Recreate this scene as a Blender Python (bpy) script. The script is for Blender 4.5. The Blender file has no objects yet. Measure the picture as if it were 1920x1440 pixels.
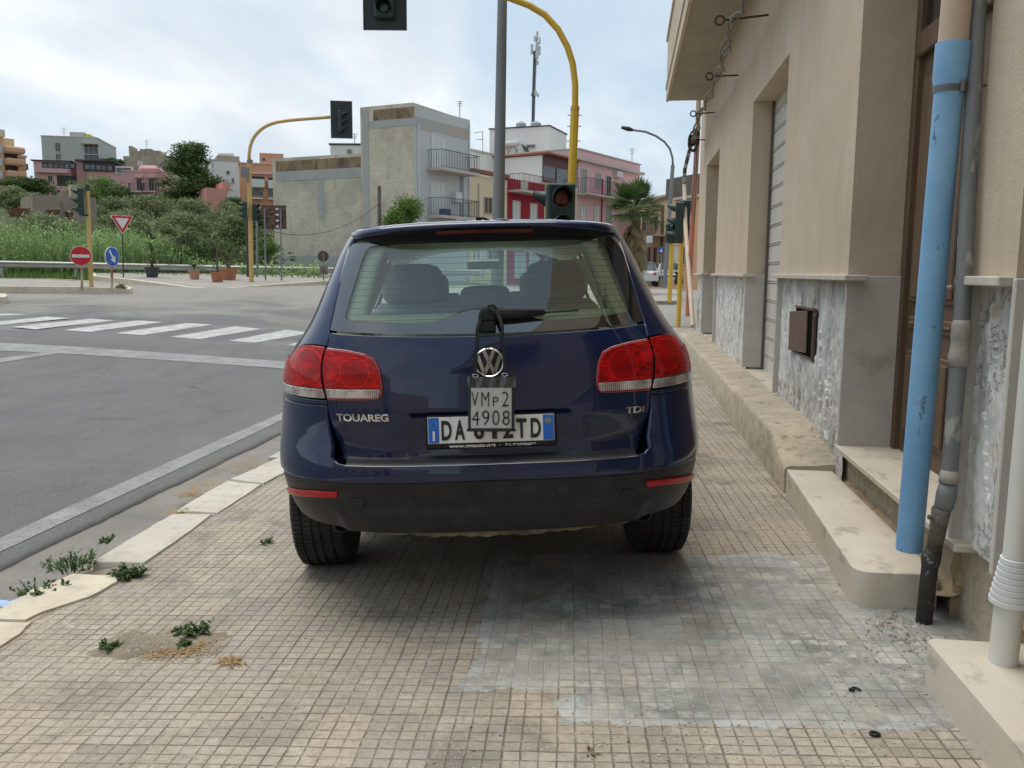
import bpy, bmesh, math, random
from mathutils import Vector, Matrix, noise as mnoise
from mathutils.geometry import delaunay_2d_cdt
random.seed(7)
R = math.radians
sc = bpy.context.scene
COL = sc.collection

# ------------------------------------------------------------------ camera
IW, IH, F = 1920.0, 1440.0, 1600.0
YAW, PITCH, ROLLC = R(7.642), R(7.4955), R(0.4)
EYE = Vector((0, 0, 1.46))
_fh = Vector((-math.sin(YAW), math.cos(YAW), 0)); _rt = Vector((math.cos(YAW), math.sin(YAW), 0)); _up = Vector((0, 0, 1))
FW = _fh*math.cos(PITCH) - _up*math.sin(PITCH)
_u = _fh*math.sin(PITCH) + _up*math.cos(PITCH)
RT = _rt*math.cos(ROLLC) + _u*math.sin(ROLLC)
UP = -_rt*math.sin(ROLLC) + _u*math.cos(ROLLC)
cam = bpy.data.cameras.new("camera"); camo = bpy.data.objects.new("camera", cam); COL.objects.link(camo)
cam.sensor_width = 36.0; cam.lens = 36.0*F/IW; cam.clip_start = 0.05; cam.clip_end = 3000
camo.matrix_world = Matrix(((RT.x, UP.x, -FW.x, EYE.x), (RT.y, UP.y, -FW.y, EYE.y), (RT.z, UP.z, -FW.z, EYE.z), (0, 0, 0, 1)))
sc.camera = camo

# ------------------------------------------------------------------ world, sun, exposure
SUN_EL, SUN_AZ = R(72), R(-55)          # azimuth measured from +Y towards +X
world = bpy.data.worlds.new("World"); sc.world = world; world.use_nodes = True
wt = world.node_tree; wt.nodes.clear()
def wn(t, **k):
    n = wt.nodes.new(t)
    for a, v in k.items(): setattr(n, a, v)
    return n
def _in(n, i, v, tree):
    if isinstance(v, bpy.types.NodeSocket): tree.links.new(v, n.inputs[i])
    elif v is not None: n.inputs[i].default_value = v
sky = wn('ShaderNodeTexSky', sky_type='NISHITA', sun_disc=False, sun_elevation=SUN_EL, sun_rotation=SUN_AZ, air_density=1.0, dust_density=3.5, ozone_density=1.0)
tc = wn('ShaderNodeTexCoord'); sep = wn('ShaderNodeSeparateXYZ'); wt.links.new(tc.outputs['Generated'], sep.inputs[0])
def wmath(op, a, b=None, c=None):
    n = wn('ShaderNodeMath', operation=op)
    for i, v in enumerate((a, b, c)):
        if v is not None: _in(n, i, v, wt)
    return n.outputs[0]
zc = wmath('MAXIMUM', sep.outputs[2], 0.0); den = wmath('ADD', zc, 0.22)
cmb = wn('ShaderNodeCombineXYZ'); _in(cmb, 0, wmath('DIVIDE', sep.outputs[0], den), wt); _in(cmb, 1, wmath('DIVIDE', sep.outputs[1], den), wt)
n1 = wn('ShaderNodeTexNoise'); n1.inputs['Scale'].default_value = 1.25; n1.inputs['Detail'].default_value = 9; n1.inputs['Roughness'].default_value = 0.52; n1.inputs['Distortion'].default_value = 0.35
mp = wn('ShaderNodeMapping'); mp.inputs['Location'].default_value = (3.3, 1.4, 0.4); mp.inputs['Scale'].default_value = (1, 0.62, 1)
wt.links.new(cmb.outputs[0], mp.inputs[0]); wt.links.new(mp.outputs[0], n1.inputs['Vector'])
cr = wn('ShaderNodeValToRGB'); cr.color_ramp.elements[0].position = 0.36; cr.color_ramp.elements[1].position = 0.62
wt.links.new(n1.outputs[0], cr.inputs[0])
n2 = wn('ShaderNodeTexNoise'); n2.inputs['Scale'].default_value = 2.1; n2.inputs['Detail'].default_value = 6; wt.links.new(mp.outputs[0], n2.inputs['Vector'])
ccr = wn('ShaderNodeValToRGB')
ccr.color_ramp.elements[0].position = 0.38; ccr.color_ramp.elements[0].color = (5.5, 6.0, 6.5, 1)
ccr.color_ramp.elements[1].position = 0.60; ccr.color_ramp.elements[1].color = (7.25, 7.5, 7.75, 1)
wt.links.new(n2.outputs[0], ccr.inputs[0])
base = wn('ShaderNodeMix', data_type='RGBA'); base.inputs[0].default_value = 0.72
wt.links.new(sky.outputs[0], base.inputs[6]); base.inputs[7].default_value = (4.4, 5.7, 6.8, 1)
mx = wn('ShaderNodeMix', data_type='RGBA'); wt.links.new(cr.outputs[0], mx.inputs[0]); wt.links.new(base.outputs[2], mx.inputs[6]); wt.links.new(ccr.outputs[0], mx.inputs[7])
bg = wn('ShaderNodeBackground'); bg.inputs[1].default_value = 0.090; wt.links.new(mx.outputs[2], bg.inputs[0])
wo = wn('ShaderNodeOutputWorld'); wt.links.new(bg.outputs[0], wo.inputs[0])

sl = bpy.data.lights.new("sun", 'SUN'); sl.energy = 1.8; sl.angle = R(50); sl.color = (1.0, 0.955, 0.89)
so = bpy.data.objects.new("sun", sl); COL.objects.link(so)
sdir = Vector((math.sin(SUN_AZ)*math.cos(SUN_EL), math.cos(SUN_AZ)*math.cos(SUN_EL), math.sin(SUN_EL)))
so.rotation_euler = sdir.to_track_quat('Z', 'Y').to_euler(); so.location = (0, 0, 30)
sc.view_settings.view_transform = 'Standard'; sc.view_settings.look = 'None'; sc.view_settings.exposure = 0.62; sc.view_settings.gamma = 1.0
sc.render.engine = 'CYCLES'
try:
    sc.cycles.max_bounces = 8; sc.cycles.transparent_max_bounces = 24; sc.cycles.glossy_bounces = 4; sc.cycles.sample_clamp_indirect = 6
except Exception: pass

# ------------------------------------------------------------------ pixel helpers: turn a direction of the photograph into a world point at a real distance
def ray(px, py): return FW + RT*((px-960)/F) - UP*((py-720)/F)
def at(px, py, D): return EYE + ray(px, py)*D
def aX(px, py, X): r = ray(px, py); return EYE + r*(X/r.x)
def aY(px, py, Y): r = ray(px, py); return EYE + r*(Y/r.y)
def aZ(px, py, Z): r = ray(px, py); return EYE + r*((Z-EYE.z)/r.z)

def ss(x, a, b):
    t = (x-a)/(b-a); t = 0 if t < 0 else 1 if t > 1 else t
    return t*t*(3-2*t)
def lerp_tab(tab, x):
    if x <= tab[0][0]: return tab[0][1]
    for (a, va), (b, vb) in zip(tab, tab[1:]):
        if x <= b: return va + (vb-va)*(x-a)/(b-a)
    return tab[-1][1]
T0 = [(-40, 0), (9, 0), (12, .08), (16, .2), (20, .3), (28, .55), (40, .55), (70, .40), (120, .4)]
def TB(x, y):
    return lerp_tab(T0, y) + 0.05*min(8, max(0, -x-3))*ss(y, 7, 15)
def TR(x, y):      # road surface
    return TB(x, y) - 0.145 + 0.05*ss(-x, 2.5, 5.5)*(1-ss(y, 8, 16)) + 0.02*ss(y, 14, 20)
def TS(x, y):      # near pavement, falls towards the road
    return 0.03*x*(1 - 0.6*ss(y, 9, 14)) + TB(max(x, -3), y)
def hitf(px, py, fn, off=0.0):
    r = ray(px, py); t = 1.0; pt = t
    while t < 400:
        p = EYE + r*t
        if p.z <= fn(p.x, p.y) + off:
            a, b = pt, t
            for _ in range(20):
                m = (a+b)/2; q = EYE + r*m
                if q.z <= fn(q.x, q.y) + off: b = m
                else: a = m
            return EYE + r*b
        pt = t; t *= 1.01
    return EYE + r*400
def GR(px, py): return hitf(px, py, TR)
def GS(px, py): return hitf(px, py, TS)

# ------------------------------------------------------------------ materials
class M:
    def __init__(s, name):
        s.m = bpy.data.materials.new(name); s.m.use_nodes = True; s.t = s.m.node_tree; s.t.nodes.clear()
        s.out = s.t.nodes.new('ShaderNodeOutputMaterial'); s.b = s.t.nodes.new('ShaderNodeBsdfPrincipled'); s.t.links.new(s.b.outputs[0], s.out.inputs[0])
        s._tc = None
    def n(s, ty, **k):
        x = s.t.nodes.new(ty)
        for a, v in k.items(): setattr(x, a, v)
        return x
    def i(s, node, i, v):
        if isinstance(v, bpy.types.NodeSocket): s.t.links.new(v, node.inputs[i])
        elif v is not None:
            if isinstance(v, tuple) and len(v) == 3 and node.inputs[i].type == 'RGBA': v = v + (1,)
            node.inputs[i].default_value = v
    def p(s, **k):
        nm = dict(base='Base Color', rough='Roughness', metal='Metallic', spec='Specular IOR Level', coat='Coat Weight', coatr='Coat Roughness', nrm='Normal', trans='Transmission Weight', ior='IOR', emit='Emission Color', es='Emission Strength', alpha='Alpha', sheen='Sheen Weight')
        for a, v in k.items(): s.i(s.b, nm[a], v)
        return s
    def pos(s, kind='world'):
        if kind == 'world': return s.n('ShaderNodeNewGeometry').outputs['Position']
        return s.n('ShaderNodeTexCoord').outputs['Object']
    def mapv(s, v, loc=(0, 0, 0), rot=(0, 0, 0), scale=(1, 1, 1)):
        m = s.n('ShaderNodeMapping'); s.i(m, 0, v); m.inputs[1].default_value = loc; m.inputs[2].default_value = rot; m.inputs[3].default_value = scale
        return m.outputs[0]
    def noise(s, v, scale, detail=4, rough=.55, dist=0.0):
        n = s.n('ShaderNodeTexNoise'); s.i(n, 'Vector', v); n.inputs['Scale'].default_value = scale; n.inputs['Detail'].default_value = detail; n.inputs['Roughness'].default_value = rough; n.inputs['Distortion'].default_value = dist
        return n.outputs[0]
    def vor(s, v, scale, feature='F1', out=0, rnd=1.0):
        n = s.n('ShaderNodeTexVoronoi', feature=feature); s.i(n, 'Vector', v); n.inputs['Scale'].default_value = scale
        n.inputs['Randomness'].default_value = rnd
        return n.outputs[out]
    def ramp(s, f, stops):
        r = s.n('ShaderNodeValToRGB'); s.i(r, 0, f); e = r.color_ramp.elements
        while len(e) < len(stops): e.new(0.5)
        for q, (pp, c) in zip(e, stops):
            q.position = pp; q.color = (c, c, c, 1) if isinstance(c, (int, float)) else tuple(c) + (1,)
        return r.outputs[0]
    def mix(s, f, a, b, mode='MIX'):
        m = s.n('ShaderNodeMix', data_type='RGBA', blend_type=mode); s.i(m, 0, f); s.i(m, 6, a); s.i(m, 7, b); return m.outputs[2]
    def math(s, op, a, b=None, c=None, clamp=False):
        m = s.n('ShaderNodeMath', operation=op); m.use_clamp = clamp
        for i, v in enumerate((a, b, c)):
            if v is not None: s.i(m, i, v)
        return m.outputs[0]
    def bump(s, h, dist=.01, st=1.0, nrm=None):
        b = s.n('ShaderNodeBump'); s.i(b, 'Height', h); b.inputs['Distance'].default_value = dist; b.inputs['Strength'].default_value = st
        if nrm is not None: s.i(b, 'Normal', nrm)
        return b.outputs[0]
    def sepx(s, v):
        n = s.n('ShaderNodeSeparateXYZ'); s.i(n, 0, v); return n.outputs
MATS = {}
def pm(name, c1, c2=None, scale=3.0, rough=.7, metal=0.0, bump=0.0, bscale=None, kind='obj', stops=(.35, .65), spec=.5, coat=0.0, c3=None, s3=18.0, t3=(.62, .72), stretch=(1, 1, 1), detail=5):
    """general procedural: two tones by noise, optional third tone in spots, optional bump"""
    if name in MATS: return MATS[name]
    m = M(name); v = m.mapv(m.pos(kind), scale=stretch); c2 = c2 or tuple(x*.8 for x in c1)
    col = m.ramp(m.noise(v, scale, detail, .6), [(stops[0], c1), (stops[1], c2)])
    if c3: col = m.mix(m.ramp(m.noise(v, s3, 4, .6), [(t3[0], 0.0), (t3[1], 1.0)]), col, c3)
    m.p(base=col, rough=rough, metal=metal, spec=spec, coat=coat)
    if bump: m.p(nrm=m.bump(m.noise(v, bscale or scale*6, 6, .65), bump))
    MATS[name] = m.m
    return m.m

# ------------------------------------------------------------------ mesh helpers
class MB:
    def __init__(s): s.v = []; s.f = []; s.mi = []; s.cur = 0
    def vs(s, L): b = len(s.v); s.v += [Vector(p) for p in L]; return b
    def face(s, idx): s.f.append(tuple(idx)); s.mi.append(s.cur)
    def quad(s, a, b, c, d): i = s.vs([a, b, c, d]); s.face((i, i+1, i+2, i+3))
    def poly(s, P): i = s.vs(P); s.face(range(i, i+len(P)))
    def box(s, x0, x1, y0, y1, z0, z1, mt=None, bev=0.0):
        if bev > 0:
            b = min(bev, (x1-x0)*.45, (y1-y0)*.45, (z1-z0)*.45)
            P = []
            for z, e in ((z0, b), (z0+b, 0), (z1-b, 0), (z1, b)):
                for (x, y) in ((x0+e, y0+b), (x0+b, y0+e), (x1-b, y0+e), (x1-e, y0+b), (x1-e, y1-b), (x1-b, y1-e), (x0+b, y1-e), (x0+e, y1-b)):
                    P.append(Vector((x, y, z)))
            # ends inset a little more so the rim is chamfered
            if mt: P = [mt @ p for p in P]
            i = s.vs(P)
            for k in range(3):
                for j in range(8): s.face((i+k*8+j, i+k*8+(j+1) % 8, i+(k+1)*8+(j+1) % 8, i+(k+1)*8+j))
            s.face([i+7-j for j in range(8)]); s.face([i+24+j for j in range(8)]); return
        P = [Vector((x, y, z)) for z in (z0, z1) for (x, y) in ((x0, y0), (x1, y0), (x1, y1), (x0, y1))]
        if mt: P = [mt @ p for p in P]
        i = s.vs(P)
        for q in ((3, 2, 1, 0), (4, 5, 6, 7), (0, 1, 5, 4), (1, 2, 6, 5), (2, 3, 7, 6), (3, 0, 4, 7)): s.face([i+k for k in q])
    def prism(s, P, d):      # polygon P extruded by vector d
        P = [Vector(p) for p in P]; d = Vector(d); n = len(P); i = s.vs(P + [p+d for p in P])
        s.face([i+n-1-k for k in range(n)]); s.face([i+n+k for k in range(n)])
        for k in range(n): s.face((i+k, i+(k+1) % n, i+n+(k+1) % n, i+n+k))
    def tube(s, pts, r, seg=10, caps=True, rads=None):
        pts = [Vector(p) for p in pts]; n = len(pts); rings = []
        up = Vector((0, 0, 1)); prev = None
        for k in range(n):
            t = (pts[min(k+1, n-1)] - pts[max(k-1, 0)]).normalized()
            if prev is None:
                a = t.cross(up)
                if a.length < .05: a = t.cross(Vector((1, 0, 0)))
            else: a = prev - t*prev.dot(t)
            a.normalize(); prev = a; b = t.cross(a); rr = rads[k] if rads else r
            rings.append(s.vs([pts[k] + a*rr*math.cos(2*math.pi*j/seg) + b*rr*math.sin(2*math.pi*j/seg) for j in range(seg)]))
        for q, w in zip(rings, rings[1:]):
            for j in range(seg): s.face((q+j, w+j, w+(j+1) % seg, q+(j+1) % seg))
        if caps:
            s.face([rings[0]+j for j in range(seg)]); s.face([rings[-1]+seg-1-j for j in range(seg)])
    def lathe(s, prof, mt=None, seg=24):   # prof (r,z) around Z
        rings = []
        for r, z in prof:
            P = [Vector((r*math.cos(2*math.pi*j/seg), r*math.sin(2*math.pi*j/seg), z)) for j in range(seg)]
            if mt: P = [mt @ p for p in P]
            rings.append(s.vs(P))
        for q, w in zip(rings, rings[1:]):
            for j in range(seg): s.face((q+j, q+(j+1) % seg, w+(j+1) % seg, w+j))
        if prof[0][0] > 1e-4: s.face([rings[0]+seg-1-j for j in range(seg)])
        if prof[-1][0] > 1e-4: s.face([rings[-1]+j for j in range(seg)])
    def grid(s, rows):       # rows of equal length lists of points
        idx = [s.vs(r) for r in rows]; n = len(rows[0])
        for a, b in zip(idx, idx[1:]):
            for j in range(n-1): s.face((a+j, a+j+1, b+j+1, b+j))
    def build(s, name, mat, parent=None, smooth=False, local=False, bevel=0.0, angle=None, thick=0.0):
        me = bpy.data.meshes.new(name); V = s.v
        if parent is not None and not local:
            q = parent
            while q.name not in WM: q = q.parent
            inv = WM[q.name].inverted(); V = [inv @ p for p in V]
        me.from_pydata([tuple(p) for p in V], [], s.f)
        ms = mat if isinstance(mat, (list, tuple)) else [mat]
        for q in ms: me.materials.append(q)
        for p, k in zip(me.polygons, s.mi):
            p.material_index = min(k, len(ms)-1); p.use_smooth = smooth
        me.validate(); me.update()
        if smooth and angle: me.set_sharp_from_angle(angle=R(angle))
        o = bpy.data.objects.new(name, me); COL.objects.link(o)
        if parent is not None: o.parent = parent
        if bevel:
            b = o.modifiers.new('bevel', 'BEVEL'); b.width = bevel; b.segments = 2; b.limit_method = 'ANGLE'; b.angle_limit = R(40)
        return o
WM = {}
def tag(o, label, cat, group=None):
    o['label'] = label; o['category'] = cat
    if group: o['group'] = group
    return o
def thing(name, label, cat, loc=(0, 0, 0), rotz=0.0, group=None, mtx=None):
    o = bpy.data.objects.new(name, None); COL.objects.link(o); o.empty_display_size = .2
    m = mtx or (Matrix.Translation(Vector(loc)) @ Matrix.Rotation(rotz, 4, 'Z'))
    o.matrix_world = m; WM[o.name] = m.copy()
    return tag(o, label, cat, group)
def setting(mb, name, mat, smooth=False, kind='structure'):
    o = mb.build(name, mat, smooth=smooth); o['kind'] = kind; return o
def copy_tree(root, mtx, label=None):
    r = root.copy(); COL.objects.link(r); r.matrix_world = mtx; WM[r.name] = mtx.copy()
    if label: r['label'] = label
    for ch in root.children:
        c = ch.copy(); COL.objects.link(c); c.parent = r
        for g in ch.children:
            d = g.copy(); COL.objects.link(d); d.parent = c
    return r
def text_mesh(txt, size, xs=1.0, extrude=.001, bold=0.0, spacing=1.0):
    cu = bpy.data.curves.new('t', 'FONT'); cu.body = txt; cu.size = size; cu.extrude = extrude; cu.offset = bold; cu.space_character = spacing; cu.align_x = 'CENTER'; cu.align_y = 'CENTER'
    o = bpy.data.objects.new('t', cu); COL.objects.link(o)
    dg = bpy.context.evaluated_depsgraph_get(); me = bpy.data.meshes.new_from_object(o.evaluated_get(dg))
    bpy.data.objects.remove(o)
    V = [Vector((v.co.x*xs, v.co.y, v.co.z)) for v in me.vertices]; Fc = [tuple(p.vertices) for p in me.polygons]
    xs_ = [v.x for v in V]; ys_ = [v.y for v in V]
    cx = (min(xs_)+max(xs_))/2; cy = (min(ys_)+max(ys_))/2
    bpy.data.meshes.remove(me)
    return [v - Vector((cx, cy, 0)) for v in V], Fc, (max(xs_)-min(xs_), max(ys_)-min(ys_))
def add_text(mb, txt, w, h, mt, **k):     # text fitted in a w x h box, local x right, y up, z out
    V, Fc, (tw, th) = text_mesh(txt, 1.0, extrude=.5, **k)
    i = mb.vs([mt @ Vector((v.x*w/tw, v.y*h/th, v.z*.004)) for v in V])
    for f in Fc: mb.face([i+q for q in f])
# ================================================================== THE CAR
def smooth_tab(tab, w, lo=.15, hi=1.80, st=.004):
    n = int((hi-lo)/st)+1; L = [lerp_tab(tab, lo+i*st) for i in range(n)]; k = max(1, int(w/st))
    for _ in range(2):
        P = [0.0]
        for x in L: P.append(P[-1]+x)
        L = [(P[min(n, i+k+1)]-P[max(0, i-k)])/(min(n, i+k+1)-max(0, i-k)) for i in range(n)]
    def f(z):
        t = (min(max(z, lo), hi-1e-6)-lo)/st; i = min(int(t), n-2); return L[i]+(L[i+1]-L[i])*(t-i)
    return f
cW = smooth_tab([(.15, .78), (.25, .81), (.33, .85), (.40, .895), (.46, .925), (.54, .948), (.62, .960), (.72, .961), (.82, .953), (.93, .944), (1.02, .935), (1.08, .922), (1.13, .900), (1.17, .872), (1.21, .838), (1.26, .800), (1.33, .763), (1.45, .712), (1.57, .662), (1.64, .628), (1.70, .585), (1.75, .54)], .02); _cW = cW
def cW(z): return _cW(z)*1.024
cY = smooth_tab([(.15, .20), (.31, .14), (.38, .09), (.43, .058), (.50, .030), (.60, .008), (.68, .003), (.74, .018), (.80, .042), (.88, .062), (1.0, .080), (1.10, .096), (1.20, .125), (1.25, .146), (1.35, .200), (1.50, .285), (1.62, .355), (1.70, .40), (1.75, .43)], .02)
cD = smooth_tab([(.15, .85), (.9, .85), (1.05, .80), (1.25, .60), (1.6, .50), (1.75, .5)], .06)
cN = smooth_tab([(.15, 3.0), (.9, 3.2), (1.2, 3.2), (1.35, 3.5), (1.6, 3.8), (1.75, 3.8)], .06)
HP = math.pi/2; US = 0.95; UM = HP*US
def S0(u, z):
    s = 1 if u >= 0 else -1; a = abs(u)
    W, Y, D, n = cW(z), cY(z), cD(z), cN(z)
    if a <= UM:
        ph = a/US; sn, cs = math.sin(ph), max(0.0, math.cos(ph)); r = (sn**n + cs**n)**(-1/n)
        return Vector((s*W*r*sn, Y + D*(1-r*cs), z))
    t = a-UM; y = Y + D + t
    # gentle taper of the flanks towards the nose
    return Vector((s*(W - .05*ss(y, 3.3, 4.6)), y, z))
def Sn(u, z):
    e = .003; a = S0(u+e, z)-S0(u-e, z); b = S0(u, z+e)-S0(u, z-e); n = a.cross(b); n.normalize(); return n
def SP(u, z, off=0.0): return S0(u, z) + Sn(u, z)*off
def u_at_y(y, z):        # flank parameter of a given length position
    W, Y, D, n = cW(z), cY(z), cD(z), cN(z)
    c = (Y + D - y)/D
    if c <= 0: return UM + (y - Y - D)
    c = min(c, .9999); return math.atan2((1-c**n)**(1/n), c)*US
def u_at_x(x, z):
    W, n = cW(z), cN(z); q = min(abs(x)/W, .9995); return math.copysign(math.atan2(q, (1-q**n)**(1/n))*US, x)

# pose of the car in the street
CB, CR = YAW + R(2.2), R(1.9)
_f = Vector((-math.sin(CB), math.cos(CB), 0)); _r = Vector((math.cos(CB), math.sin(CB), 0)); _z = Vector((0, 0, 1))
_r2 = _r*math.cos(CR) + _z*math.sin(CR); _u2 = -_r*math.sin(CR) + _z*math.cos(CR)
CM3 = Matrix(((_r2.x, _f.x, _u2.x), (_r2.y, _f.y, _u2.y), (_r2.z, _f.z, _u2.z)))
CO = at(921, 806, 3.49) - CM3 @ Vector((0, .08, .845))
CMX = Matrix.Translation(CO) @ CM3.to_4x4()
EL = CM3.transposed() @ (EYE - CO)
def cray(px, py): return CM3.transposed() @ ray(px, py)
def cpl(px, py, y): r = cray(px, py); return EL + r*((y-EL.y)/r.y)
def H(px, py):          # pixel -> (u, z) on the body surface
    r = cray(px, py); t = 2.6
    def ins(q):
        if not (.15 < q.z < 1.78): return False
        W, Y, D, n = cW(q.z), cY(q.z), cD(q.z), cN(q.z); c = max(0.0, (Y+D-q.y)/D)
        return (abs(q.x)/W)**n + c**n < 1
    last = None
    while t < 5.2:
        q = EL + r*t
        if ins(q):
            a, b = t-.01, t
            for _ in range(18):
                m = (a+b)/2
                if ins(EL+r*m): b = m
                else: a = m
            q = EL + r*b; W, Y, D, n = cW(q.z), cY(q.z), cD(q.z), cN(q.z); c = (Y+D-q.y)/D
            if c <= 0: return (math.copysign(UM + (q.y-Y-D), q.x), q.z)
            return (math.copysign(math.atan2(abs(q.x)/W, c)*US, q.x), q.z)
        t += .01
    q = cpl(px, py, .5); return (math.copysign(UM*.8, q.x), q.z)

def densify(P, st):
    out = []
    for a, b in zip(P, P[1:]+P[:1]):
        n = max(1, int(math.hypot(b[0]-a[0], b[1]-a[1])/st))
        for k in range(n): out.append((a[0]+(b[0]-a[0])*k/n, a[1]+(b[1]-a[1])*k/n))
    return out
def rounded(P, r=.02, k=4):       # round the corners of a polygon; a point may carry its own radius
    out = []; n = len(P)
    for i in range(n):
        p = Vector(P[i][:2]); a = Vector(P[i-1][:2]); b = Vector(P[(i+1) % n][:2]); rr = P[i][2] if len(P[i]) > 2 else r
        da, db = (a-p), (b-p); l = min(rr, da.length*.45, db.length*.45)
        if l < 1e-4: out.append(tuple(p)); continue
        A = p + da.normalized()*l; B = p + db.normalized()*l
        for j in range(k+1):
            t = j/k; q = A*(1-t)**2 + p*2*t*(1-t) + B*t*t; out.append(tuple(q))
    return out
def mirror(P): return [(-a[0],) + tuple(a[1:]) for a in P][::-1]
def pinside(p, P):
    c = False; n = len(P)
    for i in range(n):
        a, b = P[i], P[i-1]
        if (a[1] > p[1]) != (b[1] > p[1]) and p[0] < (b[0]-a[0])*(p[1]-a[1])/(b[1]-a[1]) + a[0]: c = not c
    return c
def panel(name, P, mat, parent, off=0.0, depth=.014, step=.035, edge=.004, fn=None, nfn=None, lat=None, skirt=True, smat=None):
    """a sheet cut to outline P in the (u,z) chart of the body, with rounded rim and a skirt going inwards"""
    fn = fn or SP; o_ = off if callable(off) else (lambda u, z: off)
    P = densify(P, min(step, .025)); n = len(P)
    area = sum(P[i-1][0]*P[i][1]-P[i][0]*P[i-1][1] for i in range(n))
    if area < 0: P = P[::-1]
    inn = []
    for i in range(n):
        a, b = Vector(P[i-1]), Vector(P[(i+1) % n]); d = (b-a)
        if d.length < 1e-7: d = Vector((1, 0))
        d.normalize(); inn.append((P[i][0]-d.y*edge, P[i][1]+d.x*edge))
    us = [p[0] for p in P]; zs = [p[1] for p in P]; st = lat or step
    pts = list(inn); 
    iu = int((max(us)-min(us))/st)+1; iz = int((max(zs)-min(zs))/st)+1
    def dmin(q):
        m = 9
        for k in range(0, len(inn)):
            a, b = inn[k-1], inn[k]; ax, ay = b[0]-a[0], b[1]-a[1]; L = ax*ax+ay*ay
            t = 0 if L < 1e-12 else max(0, min(1, ((q[0]-a[0])*ax+(q[1]-a[1])*ay)/L))
            m = min(m, (q[0]-a[0]-ax*t)**2 + (q[1]-a[1]-ay*t)**2)
        return m
    for i in range(iu+1):
        for j in range(iz+1):
            q = (min(us)+(i+.5)*st, min(zs)+(j+.5)*st)
            if pinside(q, inn) and dmin(q) > (st*.35)**2: pts.append(q)
    res = delaunay_2d_cdt([Vector(p) for p in pts], [], [list(range(n))], 1, 1e-6)
    vv, ff = res[0], res[2]
    V = []; N = []
    def pos(u, z, e=0.0): return fn(u, z, o_(u, z)+e)
    def nrm(u, z):
        e = .003; a = pos(u+e, z)-pos(u-e, z); b = pos(u, z+e)-pos(u, z-e); c = a.cross(b); return c.normalized() if c.length > 1e-12 else Vector((0, -1, 0))
    for q in vv: V.append(pos(q.x, q.y)); N.append(nrm(q.x, q.y))
    Fc = [tuple(f) for f in ff]
    if skirt:
        b0 = len(V)
        for i in range(n):
            q = P[i]; d = (Vector(P[i])-Vector(inn[i])); nn = nrm(*q); w = pos(q[0]+d.x*.01, q[1]+d.y*.01)-pos(q[0]-d.x*.01, q[1]-d.y*.01)
            w = w.normalized() if w.length > 1e-12 else Vector((0, 0, 0)); V.append(pos(q[0], q[1], -edge*.45)); N.append((nn+w*.9).normalized())
        b1 = len(V)
        for i in range(n):
            q = P[i]; V.append(pos(q[0], q[1], -depth)); N.append(Vector((0, 0, 0)))
        near = {}
        for i in range(n):
            best = min(range(len(vv)), key=lambda k: (vv[k].x-inn[i][0])**2+(vv[k].y-inn[i][1])**2) if len(vv) < 400 or True else i
            near[i] = best
        for i in range(n):
            j = (i+1) % n
            if near[i] != near[j]: Fc.append((near[i], near[j], b0+j, b0+i)[::-1])
            else: Fc.append((near[i], b0+j, b0+i)[::-1])
            Fc.append((b0+i, b0+j, b1+j, b1+i)[::-1])
    me = bpy.data.meshes.new(name); me.from_pydata([tuple(v) for v in V], [], Fc); me.materials.append(mat)
    if smat:
        me.materials.append(smat)
        for k in range(len(ff), len(me.polygons)):
            if (k-len(ff)) % 2: me.polygons[k].material_index = 1
    for p in me.polygons: p.use_smooth = True
    # face orientation outwards
    if len(ff):
        p0 = me.polygons[0]; me.update()
        tot = sum(1 if me.polygons[k].normal.dot(N[me.polygons[k].vertices[0]]) > 0 else -1 for k in range(min(len(ff), 60)))
        if tot < 0: me.flip_normals()
    if len(me.vertices) == len(N): me.normals_split_custom_set_from_vertices([tuple(x) for x in N])
    o = bpy.data.objects.new(name, me); COL.objects.link(o); o.parent = parent
    return o

# ---- car materials
def paint():
    m = M('blue_paint'); v = m.pos('obj')
    fl = m.noise(v, 900, 1, .5); c = m.ramp(fl, [(.35, (.0006, .0045, .027)), (.62, (.0013, .011, .064))])
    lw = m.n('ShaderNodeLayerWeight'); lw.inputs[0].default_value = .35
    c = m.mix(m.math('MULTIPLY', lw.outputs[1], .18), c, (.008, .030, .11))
    dust = m.ramp(m.noise(v, 7, 6, .7), [(.5, 0.0), (.8, 1.0)])
    c = m.mix(m.math('MULTIPLY', dust, .018), c, (.35, .32, .28))
    m.p(base=c, rough=.30, metal=.0, coat=1.0, coatr=.02, spec=.15, nrm=m.bump(m.noise(v, 2.2, 3, .5), .0025, .35)); return m.m
PAINT = paint()
PLAST = pm('bumper_plastic', (.012, .012, .013), (.022, .021, .021), 14, .42, bump=.0006, bscale=700, spec=.35, c3=(.05, .046, .04), s3=9, t3=(.58, .8))
BLACK = pm('black_trim', (.008, .008, .009), (.012, .012, .012), 20, .45, spec=.3)
GAP = pm('dark_gap', (.003, .003, .003), (.004, .004, .004), 3, .9, spec=.05)  # near-black; on the inner shell and lamp skirts it stands for gap shade
CHROME = pm('chrome', (.75, .75, .74), (.6, .6, .6), 30, .10, metal=1.0)
CREAM = pm('cream_trim', (.90, .91, .66), (.88, .89, .63), 6, .8, spec=.2)
SEATM = pm('grey_seat_cloth', (.42, .44, .41), (.48, .49, .46), 40, .9, bump=.001, spec=.2)
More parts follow.
